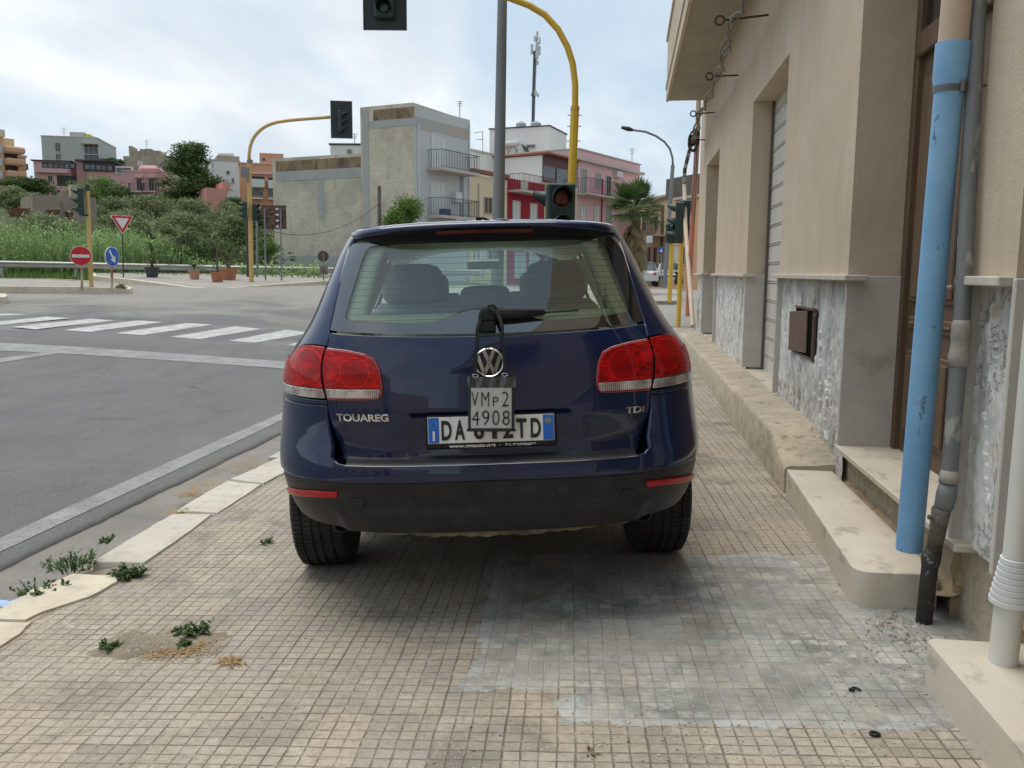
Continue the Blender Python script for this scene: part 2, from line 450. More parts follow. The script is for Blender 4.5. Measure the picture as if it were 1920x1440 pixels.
def glass(name, tint, refl_ior=1.6, rough=0.0, base=0.0):
    m = M(name); m.t.nodes.remove(m.b)
    tr = m.n('ShaderNodeBsdfTransparent'); m.i(tr, 0, tint)
    gl = m.n('ShaderNodeBsdfGlossy'); m.i(gl, 0, (.95, .98, 1.0)); m.i(gl, 1, rough)
    fr = m.n('ShaderNodeFresnel'); m.i(fr, 0, refl_ior)
    f = m.math('ADD', fr.outputs[0], base, clamp=True)
    mx = m.n('ShaderNodeMixShader'); m.i(mx, 0, f); m.t.links.new(tr.outputs[0], mx.inputs[1]); m.t.links.new(gl.outputs[0], mx.inputs[2]); m.t.links.new(mx.outputs[0], m.out.inputs[0])
    return m.m
GLASS = glass('car_glass', (.84, .97, .93), 1.95); SIDEG = glass('side_glass', (.88, .95, .93), 1.45)
FRIT = M('glass_border').p(base=(.012, .012, .012), rough=.02, spec=.5, ior=2.3, coat=.5).m
def lens(name, col, dark, centre, rr):
    """moulded lamp lens: a round reflector bowl with a fine grid of flutes behind a glossy cover"""
    m = M(name); v = m.pos('obj'); x = m.sepx(v)
    dx = m.math('SUBTRACT', x[0], centre[0]); dz = m.math('SUBTRACT', x[2], centre[1])
    d = m.math('SQRT', m.math('ADD', m.math('MULTIPLY', dx, dx), m.math('MULTIPLY', dz, dz)))
    ring = m.math('LESS_THAN', m.math('ABSOLUTE', m.math('SUBTRACT', d, rr)), .0022)
    inside = m.math('LESS_THAN', d, rr)
    wx = m.math('SINE', m.math('MULTIPLY', x[0], 900.0)); wz = m.math('SINE', m.math('MULTIPLY', x[2], 620.0))
    g = m.math('MULTIPLY', m.math('ADD', wx, 1.2), m.math('ADD', wz, 1.3)); g = m.ramp(m.math('MULTIPLY', g, .22), [(.1, 0.0), (.85, 1.0)])
    nz = m.ramp(m.noise(m.mapv(v, scale=(1.0, 1.0, 1.6)), 9, 2, .5, .3), [(.36, 0.0), (.66, 1.0)]); nz2 = m.ramp(m.noise(m.mapv(v, loc=(3, 1, 2), scale=(1.0, 1.0, 2.2)), 13, 3, .5, 1.5), [(.40, 0.0), (.70, 1.0)])
    f = m.math('MULTIPLY', inside, m.math('ADD', m.math('MULTIPLY', m.math('MULTIPLY', g, nz), .75), .12))
    f2 = m.math('MULTIPLY', m.math('SUBTRACT', 1.0, inside), m.math('ADD', m.math('MULTIPLY', nz2, .42), .10))
    f = m.math('ADD', m.math('ADD', f, f2), m.math('MULTIPLY', ring, .35), clamp=True)
    c = m.mix(f, dark, col)
    bd = m.math('ADD', m.math('MULTIPLY', g, .5), m.math('MULTIPLY', d, 14.0))
    m.p(base=c, rough=.30, spec=.1, coat=.40, coatr=.015, metal=.0, nrm=m.bump(bd, .003, .6))
    m.i(m.b, 'Coat Normal', m.n('ShaderNodeNewGeometry').outputs['Normal'])
    return m.m
CLEAR = M('clear_lens')
_v = CLEAR.pos('obj'); _x = CLEAR.sepx(_v)
_w = CLEAR.math('SINE', CLEAR.math('MULTIPLY', _x[0], 700.0)); _q = CLEAR.ramp(CLEAR.noise(_v, 14, 2, .5), [(.40, (.20, .15, .14)), (.62, (.62, .55, .52))])
CLEAR.p(base=CLEAR.mix(CLEAR.math('MULTIPLY', CLEAR.ramp(_w, [(.2, 0.0), (.9, 1.0)]), .6), _q, (.75, .70, .68)), rough=.2, metal=.4, coat=1.0, coatr=.02, nrm=CLEAR.bump(_w, .002, .6))
CLEAR = CLEAR.m
RUBBER = pm('tyre_rubber', (.018, .018, .018), (.032, .031, .029), 12, .75, bump=.002, bscale=60, spec=.3, c3=(.07, .065, .055), s3=5, t3=(.55, .8))
ALLOY = pm('alloy', (.45, .45, .46), (.38, .38, .39), 10, .35, metal=.8)

CAR = thing('parked_car', 'dark blue off-road car parked on the tiled pavement beside the beige wall', 'car', mtx=CMX)
def U(x, z): return (u_at_x(x, z), z)
# --- key outline of the tailgate, left side from the photo, mirrored
gate_l = [H(659, 452), H(640, 520), H(626, 580), H(615.5, 622), H(612, 650), H(612, 748), H(615, 800), H(625, 845), H(634, 860)]
gate_l = [(p[0], p[1]) for p in gate_l]
def gate_u(z):
    L = sorted((p[1], p[0]) for p in gate_l); return abs(lerp_tab(L, z))
G = .0035
# lower gate skin
def gate_off(u, z):
    o = -.004 - .060*ss(.935-z, 0, .20)*(1) 
    x = abs(S0(u, z).x)
    ins = ss(.345-x, -.012, .022)*ss(.93-z, -.006, .022)*ss(z-.745, -.01, .02)
    return o - .028*ins*(.55+.45*ss(z, .75, .92))
glz0 = H(615.5, 622)[1]
def zwin(u):   # lower edge of the rear window, sagging in the middle
    a = abs(u)/max(.01, gate_u(1.25)); return 1.234 + (glz0+.004-1.234)*a*a
top = [(u_, zwin(u_)-.006) for u_ in [(-gate_u(1.25)+G) + (2*gate_u(1.25)-2*G)*k/24 for k in range(25)]]
Lz = [1.19, 1.15, 1.08, 1.0, .93, .86, .80, .765]
side_r = [(gate_u(z)-G, z) for z in Lz]
low_r = [(U(.655, .745)[0], .745), (U(.60, .735)[0], .735)]
out = top + side_r + low_r + [(-a, z) for a, z in low_r[::-1]] + [(-a, z) for a, z in side_r[::-1]]
TL_IN = [H(610.5, 652), H(650, 656.5), H(684, 663.5), H(703, 673), H(713, 693), H(717.5, 722), H(717, 742), H(708, 750), H(660, 751), H(611, 750)]
tlz = [p[1] for p in TL_IN]
panel('tailgate', out, PAINT, CAR, off=gate_off, depth=.02, step=.028)
# rear window: clear glass in the middle and black printed border round it
zt = 1.628
gl_out = [(gate_u(1.62)-.012, zt-.004), (gate_u(1.55)-G, 1.55), (gate_u(1.45)-G, 1.45), (gate_u(1.35)-G, 1.35), (gate_u(1.26)-G, zwin(gate_u(1.25))+.004)]
bot = [(u_, zwin(u_)+.003) for u_ in [gate_u(1.25)*(1-2*k/20)*.97 for k in range(21)]]
tp = [(gate_u(1.62)*(-1+2*k/14)*.93, zt + .004*(1-abs(-1+2*k/14))) for k in range(15)]
outer = gl_out + bot + mirror(gl_out) + tp
cl_l = [H(680, 482), H(668, 520), H(655, 562), H(646, 592), H(650, 600), H(700, 604), H(770, 606.5), H(815, 604), H(850, 590), H(880, 580)]
cl_l = [(-abs(a), z) for a, z in cl_l]
cl = [(a, z) for a, z in cl_l] + [(-a, z) for a, z in cl_l[::-1]]
cl_top = [H(690, 462), H(740, 456), H(830, 453)]
cl_top = [(-abs(a), min(z, 1.615)) for a, z in cl_top]
clear = cl + [(-a, z) for a, z in cl_top] + cl_top[::-1]
clear = rounded(clear, .03, 3)
# border ring built as strips between matching points of the two outlines
def resample(P, n):
    P = list(P); L = [0]
    for a, b in zip(P, P[1:]+P[:1]): L.append(L[-1]+math.hypot(b[0]-a[0], b[1]-a[1]))
    Q = []; j = 0
    for k in range(n):
        t = L[-1]*k/n
        while L[j+1] < t: j += 1
        a, b = P[j], P[(j+1) % len(P)]; f = (t-L[j])/max(1e-9, L[j+1]-L[j]); Q.append((a[0]+(b[0]-a[0])*f, a[1]+(b[1]-a[1])*f))
    return Q
def polar(P, c, n):
    out = []
    for k in range(n):
        a = 2*math.pi*k/n; d = Vector((math.cos(a), math.sin(a)*.42)); best = None
        for p, q in zip(P, P[1:]+P[:1]):
            e = Vector((q[0]-p[0], q[1]-p[1])); w = Vector((p[0]-c[0], p[1]-c[1])); den = d.x*e.y-d.y*e.x
            if abs(den) < 1e-12: continue
            t = (w.x*e.y-w.y*e.x)/den; s_ = (w.x*d.y-w.y*d.x)/den
            if t > 0 and -1e-6 <= s_ <= 1+1e-6 and (best is None or t > best): best = t
        out.append((c[0]+d.x*best, c[1]+d.y*best))
    return out
def ring(name, Po, Pi, mat, parent, off, n=220, k=3):
    A = polar(Po, (0, 1.44), n); Bq = polar(Pi, (0, 1.44), n); V = []; N = []; Fc = []
    for j in range(k+1):
        for i in range(n):
            u = A[i][0]*(1-j/k)+Bq[i][0]*j/k; z = A[i][1]*(1-j/k)+Bq[i][1]*j/k; V.append(SP(u, z, off)); N.append(Sn(u, z))
    for j in range(k):
        for i in range(n): i2 = (i+1) % n; Fc.append((j*n+i, j*n+i2, (j+1)*n+i2, (j+1)*n+i))
    me = bpy.data.meshes.new(name); me.from_pydata([tuple(v) for v in V], [], Fc); me.materials.append(mat)
    for p in me.polygons: p.use_smooth = True
    me.update()
    if me.polygons[5].normal.dot(N[me.polygons[5].vertices[0]]) < 0: me.flip_normals()
    me.normals_split_custom_set_from_vertices([tuple(x) for x in N])
    o = bpy.data.objects.new(name, me); COL.objects.link(o); o.parent = parent; return o
RW = panel('rear_window', clear, GLASS, CAR, off=-.004, skirt=False, step=.03)
ring('window_border', outer, clear, FRIT, RW, -.003)
hb = MB()
for k in range(12):
    z = 1.30 + k*.0255
    # clip the wire to the clear area
    xs = [p for p in [(.002*i-.8) for i in range(801)] if pinside((p, z), clear)]
    if xs:
        a, b = min(xs)+.01, max(xs)-.01
        if z < 1.335: 
            hb_rng = [(a, -.22), (.22, b)]
        else: hb_rng = [(a, b)]
        for a, b in hb_rng:
            n = max(2, int((b-a)/.05)); hb.grid([[SP(a+(b-a)*i/n, z-.0008, -.007) for i in range(n+1)], [SP(a+(b-a)*i/n, z+.0008, -.007) for i in range(n+1)]])
hb.build('defroster_wire', pm('wire_brown', (.05, .045, .035), None, 9, .6), RW, local=True)

# --- quarter panels and flanks (whole car)
def arch(yc, rad, z0, a0, a1, n=14):
    return [(u_at_y(yc + rad*math.cos(a0+(a1-a0)*k/n), max(.2, z0 + rad*math.sin(a0+(a1-a0)*k/n))), max(.2, z0+rad*math.sin(a0+(a1-a0)*k/n))) for k in range(n+1)]
YA, YF, RA = 1.01, 3.865, .415
seam_z = .955
arc_r = arch(YA, RA, .37, R(180), 0)
arc_f = arch(YF, RA, .37, R(180), 0)
arc_all = [p for p in arc_r if p[1] >= .35]
# rear arch split at the bumper seam
arc_b = [p for p in arc_r if p[0] < u_at_y(YA, .8)]        # behind the wheel
uF = u_at_y(4.45, .7)
belt = 1.165
FL = {}
for sgn in (1, -1):
    mm = (lambda P: P) if sgn == 1 else mirror
    tlo = []       # outer lamp: from the gate edge round the corner
    # lamp outline (left measured): top edge rises outwards then falls round the corner
    OUT = [H(606.5, 651), H(585, 647.5), H(569, 648), H(556, 655), H(545, 672), H(535, 716), H(533, 738)]
    o_ = [(abs(a), z) for a, z in OUT]; o_[0] = (gate_u(o_[0][1])+G*1.4, o_[0][1])
    ue = o_[-1][0]; zb = H(607, 749)[1]
    GS_ = .0045; ztop_ = o_[0][1]; zcc = H(600, 727.5)[1]
    lampo = [(gate_u(zb)+G*1.4, zb)] + o_ + [(ue+.01, zb+.012)]
    seam_up = lambda za, zb_, sg: [(gate_u(za+(zb_-za)*k/8)+sg*GS_, za+(zb_-za)*k/8) for k in range(9)]
    FL['lamp'] = lampo
    # quarter panel: above the lamp, up the rear pillar, forward along the flank
    gz = [1.62, 1.55, 1.45, 1.35, 1.27, 1.2, o_[0][1]+.006]
    pil = [(gate_u(1.66)-.01, 1.675)] + [(gate_u(z)+G, z) for z in gz]
    lam = [(a+.004, z+.006) for a, z in o_[1:]] + [(ue+.016, zb+.004), (gate_u(zb)+G, zb-.005)]
    uq = u_at_y(1.01, .9)
    rear_edge = pil + lam + [(gate_u(seam_z)+G, seam_z+.002)]
    arch_top = [p for p in arc_r if p[1] > .74]
    ua = arch_top[0][0]
    q = rear_edge + [(arch_top[0][0]-.03, seam_z+.002), (arch_top[0][0]-.003, .80)] + arch_top + [p for p in arc_r[len(arc_r)//2:] if p[1] > .36 and p not in arch_top]
    xd = u_at_y(1.52, .6)
    q += [(u_at_y(1.50, .36), .36), (u_at_y(1.58, .8), .8), (u_at_y(1.62, 1.1), 1.1), (u_at_y(1.62, 1.21), 1.21),
          (u_at_y(1.30, 1.225), 1.225), (u_at_y(1.10, 1.24), 1.24), (u_at_y(1.02, 1.29), 1.29), (u_at_y(1.08, 1.44), 1.44), (u_at_y(1.16, 1.55), 1.55), (u_at_y(1.24, 1.585), 1.585), (u_at_y(1.62, 1.60), 1.60), (u_at_y(1.62, 1.68), 1.68), (u_at_y(.9, 1.68), 1.68)]
    panel('quarter_panel', mm(q), PAINT, CAR, off=0.0, depth=.018, step=.03)
    # outer bumper ear and full cover made below
    # doors
    for k, (ya, yb) in enumerate(((1.63, 2.52), (2.53, 3.40))):
        d = [(u_at_y(ya, z), z) for z in (.40, .7, 1.0, 1.205)] + [(u_at_y(yb, z), z) for z in (1.195, 1.0, .7, .40)]
        dr = panel('door', mm(d), PAINT, CAR, step=.09)
        w = [(u_at_y(ya+.03, 1.215), 1.215), (u_at_y(ya+.03, 1.58), 1.58), (u_at_y(yb-.03 if k == 0 else 2.72, 1.58), 1.58), (u_at_y(yb-.03, 1.21), 1.21)]
        panel('side_window', mm(w), SIDEG, dr, off=-.008, skirt=False, step=.1)
        if k == 0:
            w = [(u_at_y(2.50, 1.2), 1.2), (u_at_y(2.50, 1.6), 1.6), (u_at_y(2.58, 1.6), 1.6), (u_at_y(2.58, 1.2), 1.2)]
            panel('door_pillar', mm(w), BLACK, dr, off=-.004, step=.1)
        hd = MB(); hy = ya+.10; hx = sgn*(cW(1.08)+.02); hd.box(min(hx, hx-sgn*.03), max(hx, hx-sgn*.03), hy, hy+.19, 1.05, 1.08, bev=.008); hd.build('handle', PAINT, dr, local=True)
    w = [(u_at_y(1.32, 1.235), 1.235), (u_at_y(1.12, 1.25), 1.25), (u_at_y(1.04, 1.30), 1.30), (u_at_y(1.10, 1.44), 1.44), (u_at_y(1.18, 1.54), 1.54), (u_at_y(1.26, 1.575), 1.575), (u_at_y(1.60, 1.59), 1.59), (u_at_y(1.60, 1.225), 1.225)]
    panel('quarter_window', mm(w), SIDEG, CAR, off=-.006, skirt=False, step=.08)
    rl = [(u_at_y(1.62, 1.605), 1.605), (u_at_y(1.62, 1.68), 1.68), (u_at_y(2.75, 1.68), 1.68), (u_at_y(2.78, 1.605), 1.605)]
    panel('roof_side', mm(rl), PAINT, CAR, step=.12)
    ap = [(u_at_y(3.42, 1.17), 1.17), (u_at_y(2.80, 1.60), 1.60), (u_at_y(2.80, 1.66), 1.66), (u_at_y(3.55, 1.16), 1.16)]
    panel('front_pillar', mm(ap), PAINT, CAR, step=.1)
    fe = [(u_at_y(3.41, z), z) for z in (.40, .8, 1.14)] + [(u_at_y(4.1, 1.05), 1.05), (u_at_y(4.42, .95), .95), (u_at_y(4.42, .50), .50)] + [p for p in arc_f[::-1] if p[1] > .42]
    panel('front_wing', mm(fe), PAINT, CAR, step=.06)
    # sill
    sb = MB(); sb.box(sgn*.78-.12, sgn*.78+.12, 1.45, 3.42, .30, .42, bev=.03); sb.build('sill', PLAST, CAR, local=True)
    # black arch flare lips
    for (yc, nm) in ((YA, 'arch_lip'), (YF, 'arch_lip')):
        lp = MB(); rows = []
        for k in range(19):
            a = R(8+164*k/18); y0, z0 = yc+RA*math.cos(a), .37+RA*math.sin(a)
            p = S0(u_at_y(y0, z0)*1.0, z0); rr = [Vector((sgn*(p.x+dx), yc+(RA+dr)*math.cos(a), .37+(RA+dr)*math.sin(a))) for dx, dr in ((-.12, -.012), (.004, -.012), (.010, .0), (.004, .022))]
            rows.append(rr)
        lp.grid(rows); lp.build(nm, PLAST if yc == YF else PAINT, CAR, smooth=True, local=True)
    # lamps
    lo = panel('tail_lamp', mm(rounded(seam_up(zcc, ztop_, 1) + [p for p in o_[1:] if p[1] > zcc+.01 and p[0] < 1.19] + [(1.196, 1.135), (1.20, zcc)], .006, 2)), lens('red_lens_outer%d' % sgn, (.98, .008, .008), (.15, .001, .002), (sgn*.765, 1.115), .068), CAR, off=.004, depth=.02, step=.02, smat=GAP)
    zc_, zb_ = H(600, 728.5)[1], zb
    panel('clear_band', mm(rounded([(gate_u(zb_)+GS_, zb_+.004), (gate_u(zcc)+GS_, zcc-.003), (1.202, zcc-.003), (1.204, zb_+.016), (1.15, zb_+.006)], .004, 2)), CLEAR, lo, off=.003, depth=.02, step=.02, smat=GAP)
    IN = [(abs(a), z) for a, z in TL_IN]; IN = IN[1:-1] + seam_up(IN[-1][1], IN[0][1], -1)
    zi = H(660, 729.5)[1]
    rim = panel('tail_lamp', mm(rounded(IN, .010, 3)), M('red_rim%d' % sgn).p(base=(.28, .004, .008), rough=.12, coat=1.0).m, CAR, off=.004, depth=.022, step=.03, smat=GAP)
    cxm = (min(a for a, z in IN)+max(a for a, z in IN))/2; czm = (min(z for a, z in IN)+max(z for a, z in IN))/2
    inn_ = [(cxm+(a-cxm)*.955, czm+(z-czm)*.935) for a, z in IN]
    upp = [p for p in inn_ if p[1] > zi] ; 
    umin = min(a for a, z in inn_); usm = cxm+(gate_u(zi)-GS_-cxm)*.955
    left_ = [p for p in inn_ if p[1] > zi and p[0] < cxm+.07]; right_ = [p for p in inn_ if p[1] > zi and p[0] >= cxm+.07]
    red = [(usm, zi)] + sorted(right_, key=lambda p: p[1]) + sorted(left_, key=lambda p: -p[1]) + [(umin+.001, zi)]
    panel('red_lens', mm(rounded(red, .012, 3)), lens('red_lens_inner%d' % sgn, (.98, .008, .008), (.15, .001, .002), (sgn*.555, 1.09), .062), rim, off=.0075, depth=.005, step=.02)
    lowp = [(umin+.001, zi-.003), (umin+.006, min(z for a, z in inn_)+.004), (usm-.012, min(z for a, z in inn_)+.002), (usm-.002, zi-.003)]
    panel('clear_band', mm(rounded(lowp, .008, 3)), CLEAR, rim, off=.0075, depth=.005, step=.02)
    # mirror on the front door
    mb = MB(); mb.box(sgn*1.0-.11, sgn*1.0+.11, 3.02, 3.14, 1.15, 1.30, bev=.04); mb.build('door_mirror', PAINT, CAR, local=True)
    # front lamp
    hl = MB(); hl.grid([[Vector((sgn*x, y, z)) for (x, y, z) in row] for row in (((.50, 4.63, .72), (.70, 4.54, .72), (.84, 4.38, .74)), ((.50, 4.56, .90), (.70, 4.46, .92), (.84, 4.28, .93)))]); hl.build('headlight', CLEAR, CAR, local=True)

# bumper: painted cover with ears up to the lamps, black lower moulding
zs_l = H(545, 897)[1]; zs_c = .648
def zseam(u): return zs_c + (.640-zs_c)*min(1, abs(u)/1.0) + .012*ss(abs(u), .8, 1.2)
ear = [(gate_u(seam_z)+G, seam_z-.003), (arch_top[0][0]-.035, seam_z-.003)] + [(arch_top[0][0]-.006, .80)] + [p for p in arc_b if .66 < p[1] < .80][::-1]
ul = ear[-1][0]
low = [(ul*(1-2*k/40), 0) for k in range(41)]
low = [(u_, zseam(u_)+.004) for u_, _ in low]
lip = [(U(-.66, .76)[0], .80), (U(-.645, .735)[0], .738), (U(-.60, .722)[0], .722)]
inner_r = [(gate_u(.90)+G, .90), (gate_u(.84)+G, .84), (gate_u(.79)+.004, .79), (U(.664, .748)[0], .748), (U(.635, .724)[0], .724), (U(.59, .718)[0], .718)]
cov = ear + low + mirror(ear) + [(-a, z) for a, z in inner_r] + inner_r[::-1]
BC = panel('rear_bumper', cov, PAINT, CAR, off=.0, depth=.03, step=.028)
# black lower part
b2 = [(ul+.0, .66)] + [p for p in arc_b if .42 < p[1] < .655][::-1]
lowb = [(b2[-1][0]*(1-2*k/30), .426 + .014*ss(abs(1-2*k/30), .72, 1.0)) for k in range(1, 30)]
topb = [(ul*(-1+2*k/40), zseam(ul*(-1+2*k/40))-.0) for k in range(41)]
def boff(u, z): return -.010 + .016*ss(.515-z, -.012, .012)*ss(.62-abs(u), -.02, .03)
BL = panel('bumper_moulding', b2 + lowb + mirror(b2) + topb, PLAST, BC, off=boff, depth=.05, step=.028)
for sgn in (1, -1):
    rp = [H(539, 915), H(585, 921), H(631, 923.5), H(631, 933.5), H(585, 932), H(541, 927)]
    rp = [(abs(a), z) for a, z in rp]
    panel('reflector', rounded(rp if sgn == 1 else mirror(rp), .004, 2), M('reflector_red%d' % sgn).p(base=(.40, .003, .006), rough=.35, coat=.3, spec=.3).m, BC, off=.001, depth=.01, step=.02)
    cp = [(.53, .535), (.595, .535), (.595, .575), (.53, .575)]
    cp = [(u_at_x(x, z), z) for x, z in cp]
    panel('tow_cover', rounded(cp if sgn == 1 else mirror(cp), .008, 3), PLAST, BC, off=-.0035, depth=.006, step=.03)
# loading sill strip
ls = MB(); rows = []
for k in range(41):
    x = -.60+1.2*k/40; u0 = u_at_x(x, .71); a = SP(u0, .712, -.004); b = S0(u_at_x(x, .735), .735) + Vector((0, .062, 0)); c = Vector((b.x, b.y+.01, .742))
    rows.append([a + Vector((0, 0, -.004)), a+Vector((0, .004, .002)), a*.45+b*.55+Vector((0, 0, .001)), b, c])
ls.grid(rows); ls.build('sill_strip', pm('sill_rubber', (.018, .019, .022), (.035, .035, .04), 9, .38, spec=.4, stretch=(1, 1, 20)), BC, smooth=True, local=True)
cs = MB(); cs.tube([SP(u_at_x(-.60+1.2*k/24, .716), .7175, .001) for k in range(25)], .0016, 6); cs.build('chrome_line', CHROME, BC, local=True)
# black inner shell put in to colour shade into the panel gaps
sh = MB(); rows = []
for j in range(30):
    z = .45+.76*j/29; rows.append([SP(-1.9+3.8*k/60, z, -.075 if z < .95 else -.03) for k in range(61)])
sh.grid(rows); sh.build('gap_shade_shell', GAP, CAR, smooth=True, local=True)
for sgn in (1, -1):
    fr = MB(); fr.grid([[SP(sgn*(gate_u(z)+d), z, -.02) for z in [1.2+.42*j/16 for j in range(17)]] for d in (-.03, .03)])
    fr.build('window_frame', GAP, CAR, local=True)

# roof, spoiler, rails
def roof_z(x, y):
    w = cW(1.69)+.0
    return 1.735 - .055*(abs(x)/.64)**2.6 - .02*ss(.9-y, 0, .5)*1 - .05*ss(y, 2.0, 2.85) 
rows = []
for j in range(23):
    y = .46 + (2.80-.46)*j/22; rows.append([Vector((x, y + .10*(abs(x)/.6)**3*(1-j/22), roof_z(x, y) - (.028*ss(y, .66, .40)))) for x in [-.600+1.20*k/28 for k in range(29)]])
rf = MB(); rf.grid(rows); RF = rf.build('roof', PAINT, CAR, smooth=True, local=True)
def ysp(x): return S0(u_at_x(x, 1.66), 1.66).y - .005 - .085*(1-min(1, abs(x)/.60)**5)
sp_ = MB(); prof = []
for k in range(41):
    x = -.598+1.196*k/40; q = abs(x)/.60; yb = ysp(x); zt_ = 1.690 - .020*q**2.4; zl_ = 1.670 - .034*q**2.4
    zr = roof_z(x, .46)-.028
    prof.append([Vector((x, max(.50, yb+.10)+.06*q**3, roof_z(x, .5)-.018)), Vector((x, yb+.06, zt_+.014)), Vector((x, yb+.012, zt_+.004)), Vector((x, yb, zt_-.006)), Vector((x, yb+.001, zl_+.007)), Vector((x, yb+.012, zl_))])
sp_.grid(prof); SPO = sp_.build('roof_spoiler', PAINT, CAR, smooth=True, local=True)
su = MB(); rows = []
for k in range(41):
    x = -.598+1.196*k/40; q = abs(x)/.60; yb = ysp(x); zl_ = 1.670 - .034*q**2.4
    rows.append([Vector((x, yb+.012, zl_)), Vector((x, yb+.030, zl_-.004)), S0(u_at_x(x*.985, 1.627), 1.627)+Vector((0, .002, 0))])
su.grid(rows); su.build('spoiler_underside', BLACK, SPO, smooth=True, local=True)
bl = MB(); bl.grid([[Vector((x, ysp(x)+d, 1.664-.034*(abs(x)/.60)**2.4-e)) for x in [-.205+.41*k/16 for k in range(17)]] for d, e in ((.008, .001), (.020, .015))]); bl.build('brake_light', M('brake_red').p(base=(.10, .003, .006), rough=.2, coat=1.0).m, SPO, smooth=True, local=True)
# small raised ribs of the roof ornaments seen along the rear roof edge
for x in (-.47, -.29, -.11, .08, .30, .47):
    rb = MB(); rb.lathe([(.001, .0), (.03, .0), (.025, .004), (.014, .007), (.001, .008)], Matrix.Translation((x, .62, roof_z(x, .62)-.006)) @ Matrix.Diagonal((1.5, 2.6, 1, 1)), 14); rb.build('roof_stud', PAINT, RF, smooth=True, local=True)
an = MB(); an.tube([(.03, .56, 1.712), (-.005, .50, 1.722), (-.03, .46, 1.716)], .006, 6, rads=[.004, .006, .010]); an.build('aerial', BLACK, RF, local=True)

# hood, windscreen, nose
hd = MB(); rows = []
for j in range(12):
    y = 3.42 + 1.18*j/11; w = .80 - .10*ss(y, 3.8, 4.6); rows.append([Vector((w*k/8, y - .12*(abs(k)/8)**2*ss(y, 4.0, 4.6), 1.135 - .13*((y-3.42)/1.18)**1.6 - .035*(abs(k)/8)**2)) for k in range(-8, 9)])
hd.grid(rows); hd.build('bonnet', PAINT, CAR, smooth=True, local=True)
ws = MB(); ws.grid([[Vector((x*(.60 if j else .72), (2.79 if j else 3.44)-.10*abs(x)**2, 1.655 if j else 1.14)) for x in [-1+2*k/10 for k in range(11)]] for j in (0, 1)]); ws.build('windscreen', glass('windscreen_glass', (.86, .96, .93), 1.45), CAR, smooth=True, local=True)
nb = MB(); rows = []
for z, yy, w in ((.30, 4.50, .80), (.42, 4.62, .86), (.60, 4.70, .90), (.75, 4.70, .90), (.90, 4.66, .88), (1.0, 4.60, .80)):
    rows.append([Vector((w*math.copysign(abs(k/10)**.9, k), yy - .34*abs(k/10)**4, z)) for k in range(-10, 11)])
nb.grid(rows); nb.build('front_bumper', PAINT, CAR, smooth=True, local=True)
gr = MB(); gr.box(-.42, .42, 4.68, 4.72, .74, .93, bev=.02); gr.build('grille', BLACK, CAR, local=True)

# underbody, exhaust, dirty tray edge
ub = MB(); ub.box(-.70, .70, .45, 4.3, .40, .46); ub.build('underbody', GAP, CAR, local=True)
tr = MB(); rows = []
for k in range(61):
    x = -.60+1.2*k/60; y = .10 + .10*(abs(x)/.6)**2; dz = .006 + .003*math.sin(k*1.7)+.003*math.sin(k*.63) - .012*(abs(x)/.6)**2*-1
    rows.append([Vector((x, y, .435)), Vector((x, y+.004, .384+dz)), Vector((x, y+.03, .378+dz)), Vector((x, y+.45, .42))])
tr.grid(rows); tr.build('underbody_tray', pm('dirty_tray', (.26, .20, .14), (.12, .095, .07), 16, .9, bump=.004), CAR, local=True)
for sx in (-1, 1):
    e = MB(); c = Vector((sx*.655, .26, .408)); mt = Matrix.Translation(c) @ Matrix.Rotation(R(-90), 4, 'X') @ Matrix.Diagonal((1.5, 1, 1, 1))
    e.lathe([(.022, .10), (.022, .0), (.025, -.004), (.028, 0), (.028, .30)], mt, 20); e.build('exhaust_tip', pm('sooty_metal', (.03, .03, .03), (.05, .05, .05), 9, .5, metal=.6), CAR, smooth=True, local=True)

# wheels
def tyre(parent, cx, cy, side):
    t = MB(); seg = 72; Rr = .372; w = .128
    prof = [(.24, -w*.92), (.30, -w*1.02), (.345, -w*.99), (.362, -w*.90)]
    xs = [-.112, -.078, -.076, -.066, -.064, -.028, -.026, -.014, -.012, .012, .014, .026, .028, .064, .066, .076, .078, .112]
    gro = {2, 3, 6, 7, 10, 11, 14, 15}
    for i, x in enumerate(xs): prof.append((Rr - (.009 if i in gro else 0) - .006*(abs(x)/.112)**3, x))
    prof += [(.362, w*.90), (.345, w*.99), (.30, w*1.02), (.24, w*.92)]
    mt = Matrix.Translation((cx, cy, Rr)) @ Matrix.Rotation(R(90), 4, 'Y')
    # flatten the contact patch
    base = len(t.v); t.lathe([(r, z) for r, z in prof], mt, seg)
    for v in t.v: v.z = max(v.z, .006 + .002*abs(math.sin(v.x*40)))
    ty = t.build('tyre', RUBBER, parent, smooth=True, local=True, angle=25)
    sp = MB()      # sipes: thin dark cuts across the ribs
    for k in range(90):
        a = 2*math.pi*k/90
        for x0, x1, ph in ((-.112, -.080, 0), (-.062, -.030, .02), (.030, .062, .02), (.080, .112, .0)):
            m2 = mt @ Matrix.Rotation(a+ph, 4, 'Z'); 
            sp.quad(m2 @ Vector((Rr-.0002, -.0016, x0)), m2 @ Vector((Rr-.0002, .0016, x0)), m2 @ Vector((Rr-.0002, .0046, x1)), m2 @ Vector((Rr-.0002, .0016, x1)))
    for v in sp.v: v.z = max(v.z, .007)
    sp.build('tread_cut', GAP, ty, local=True)
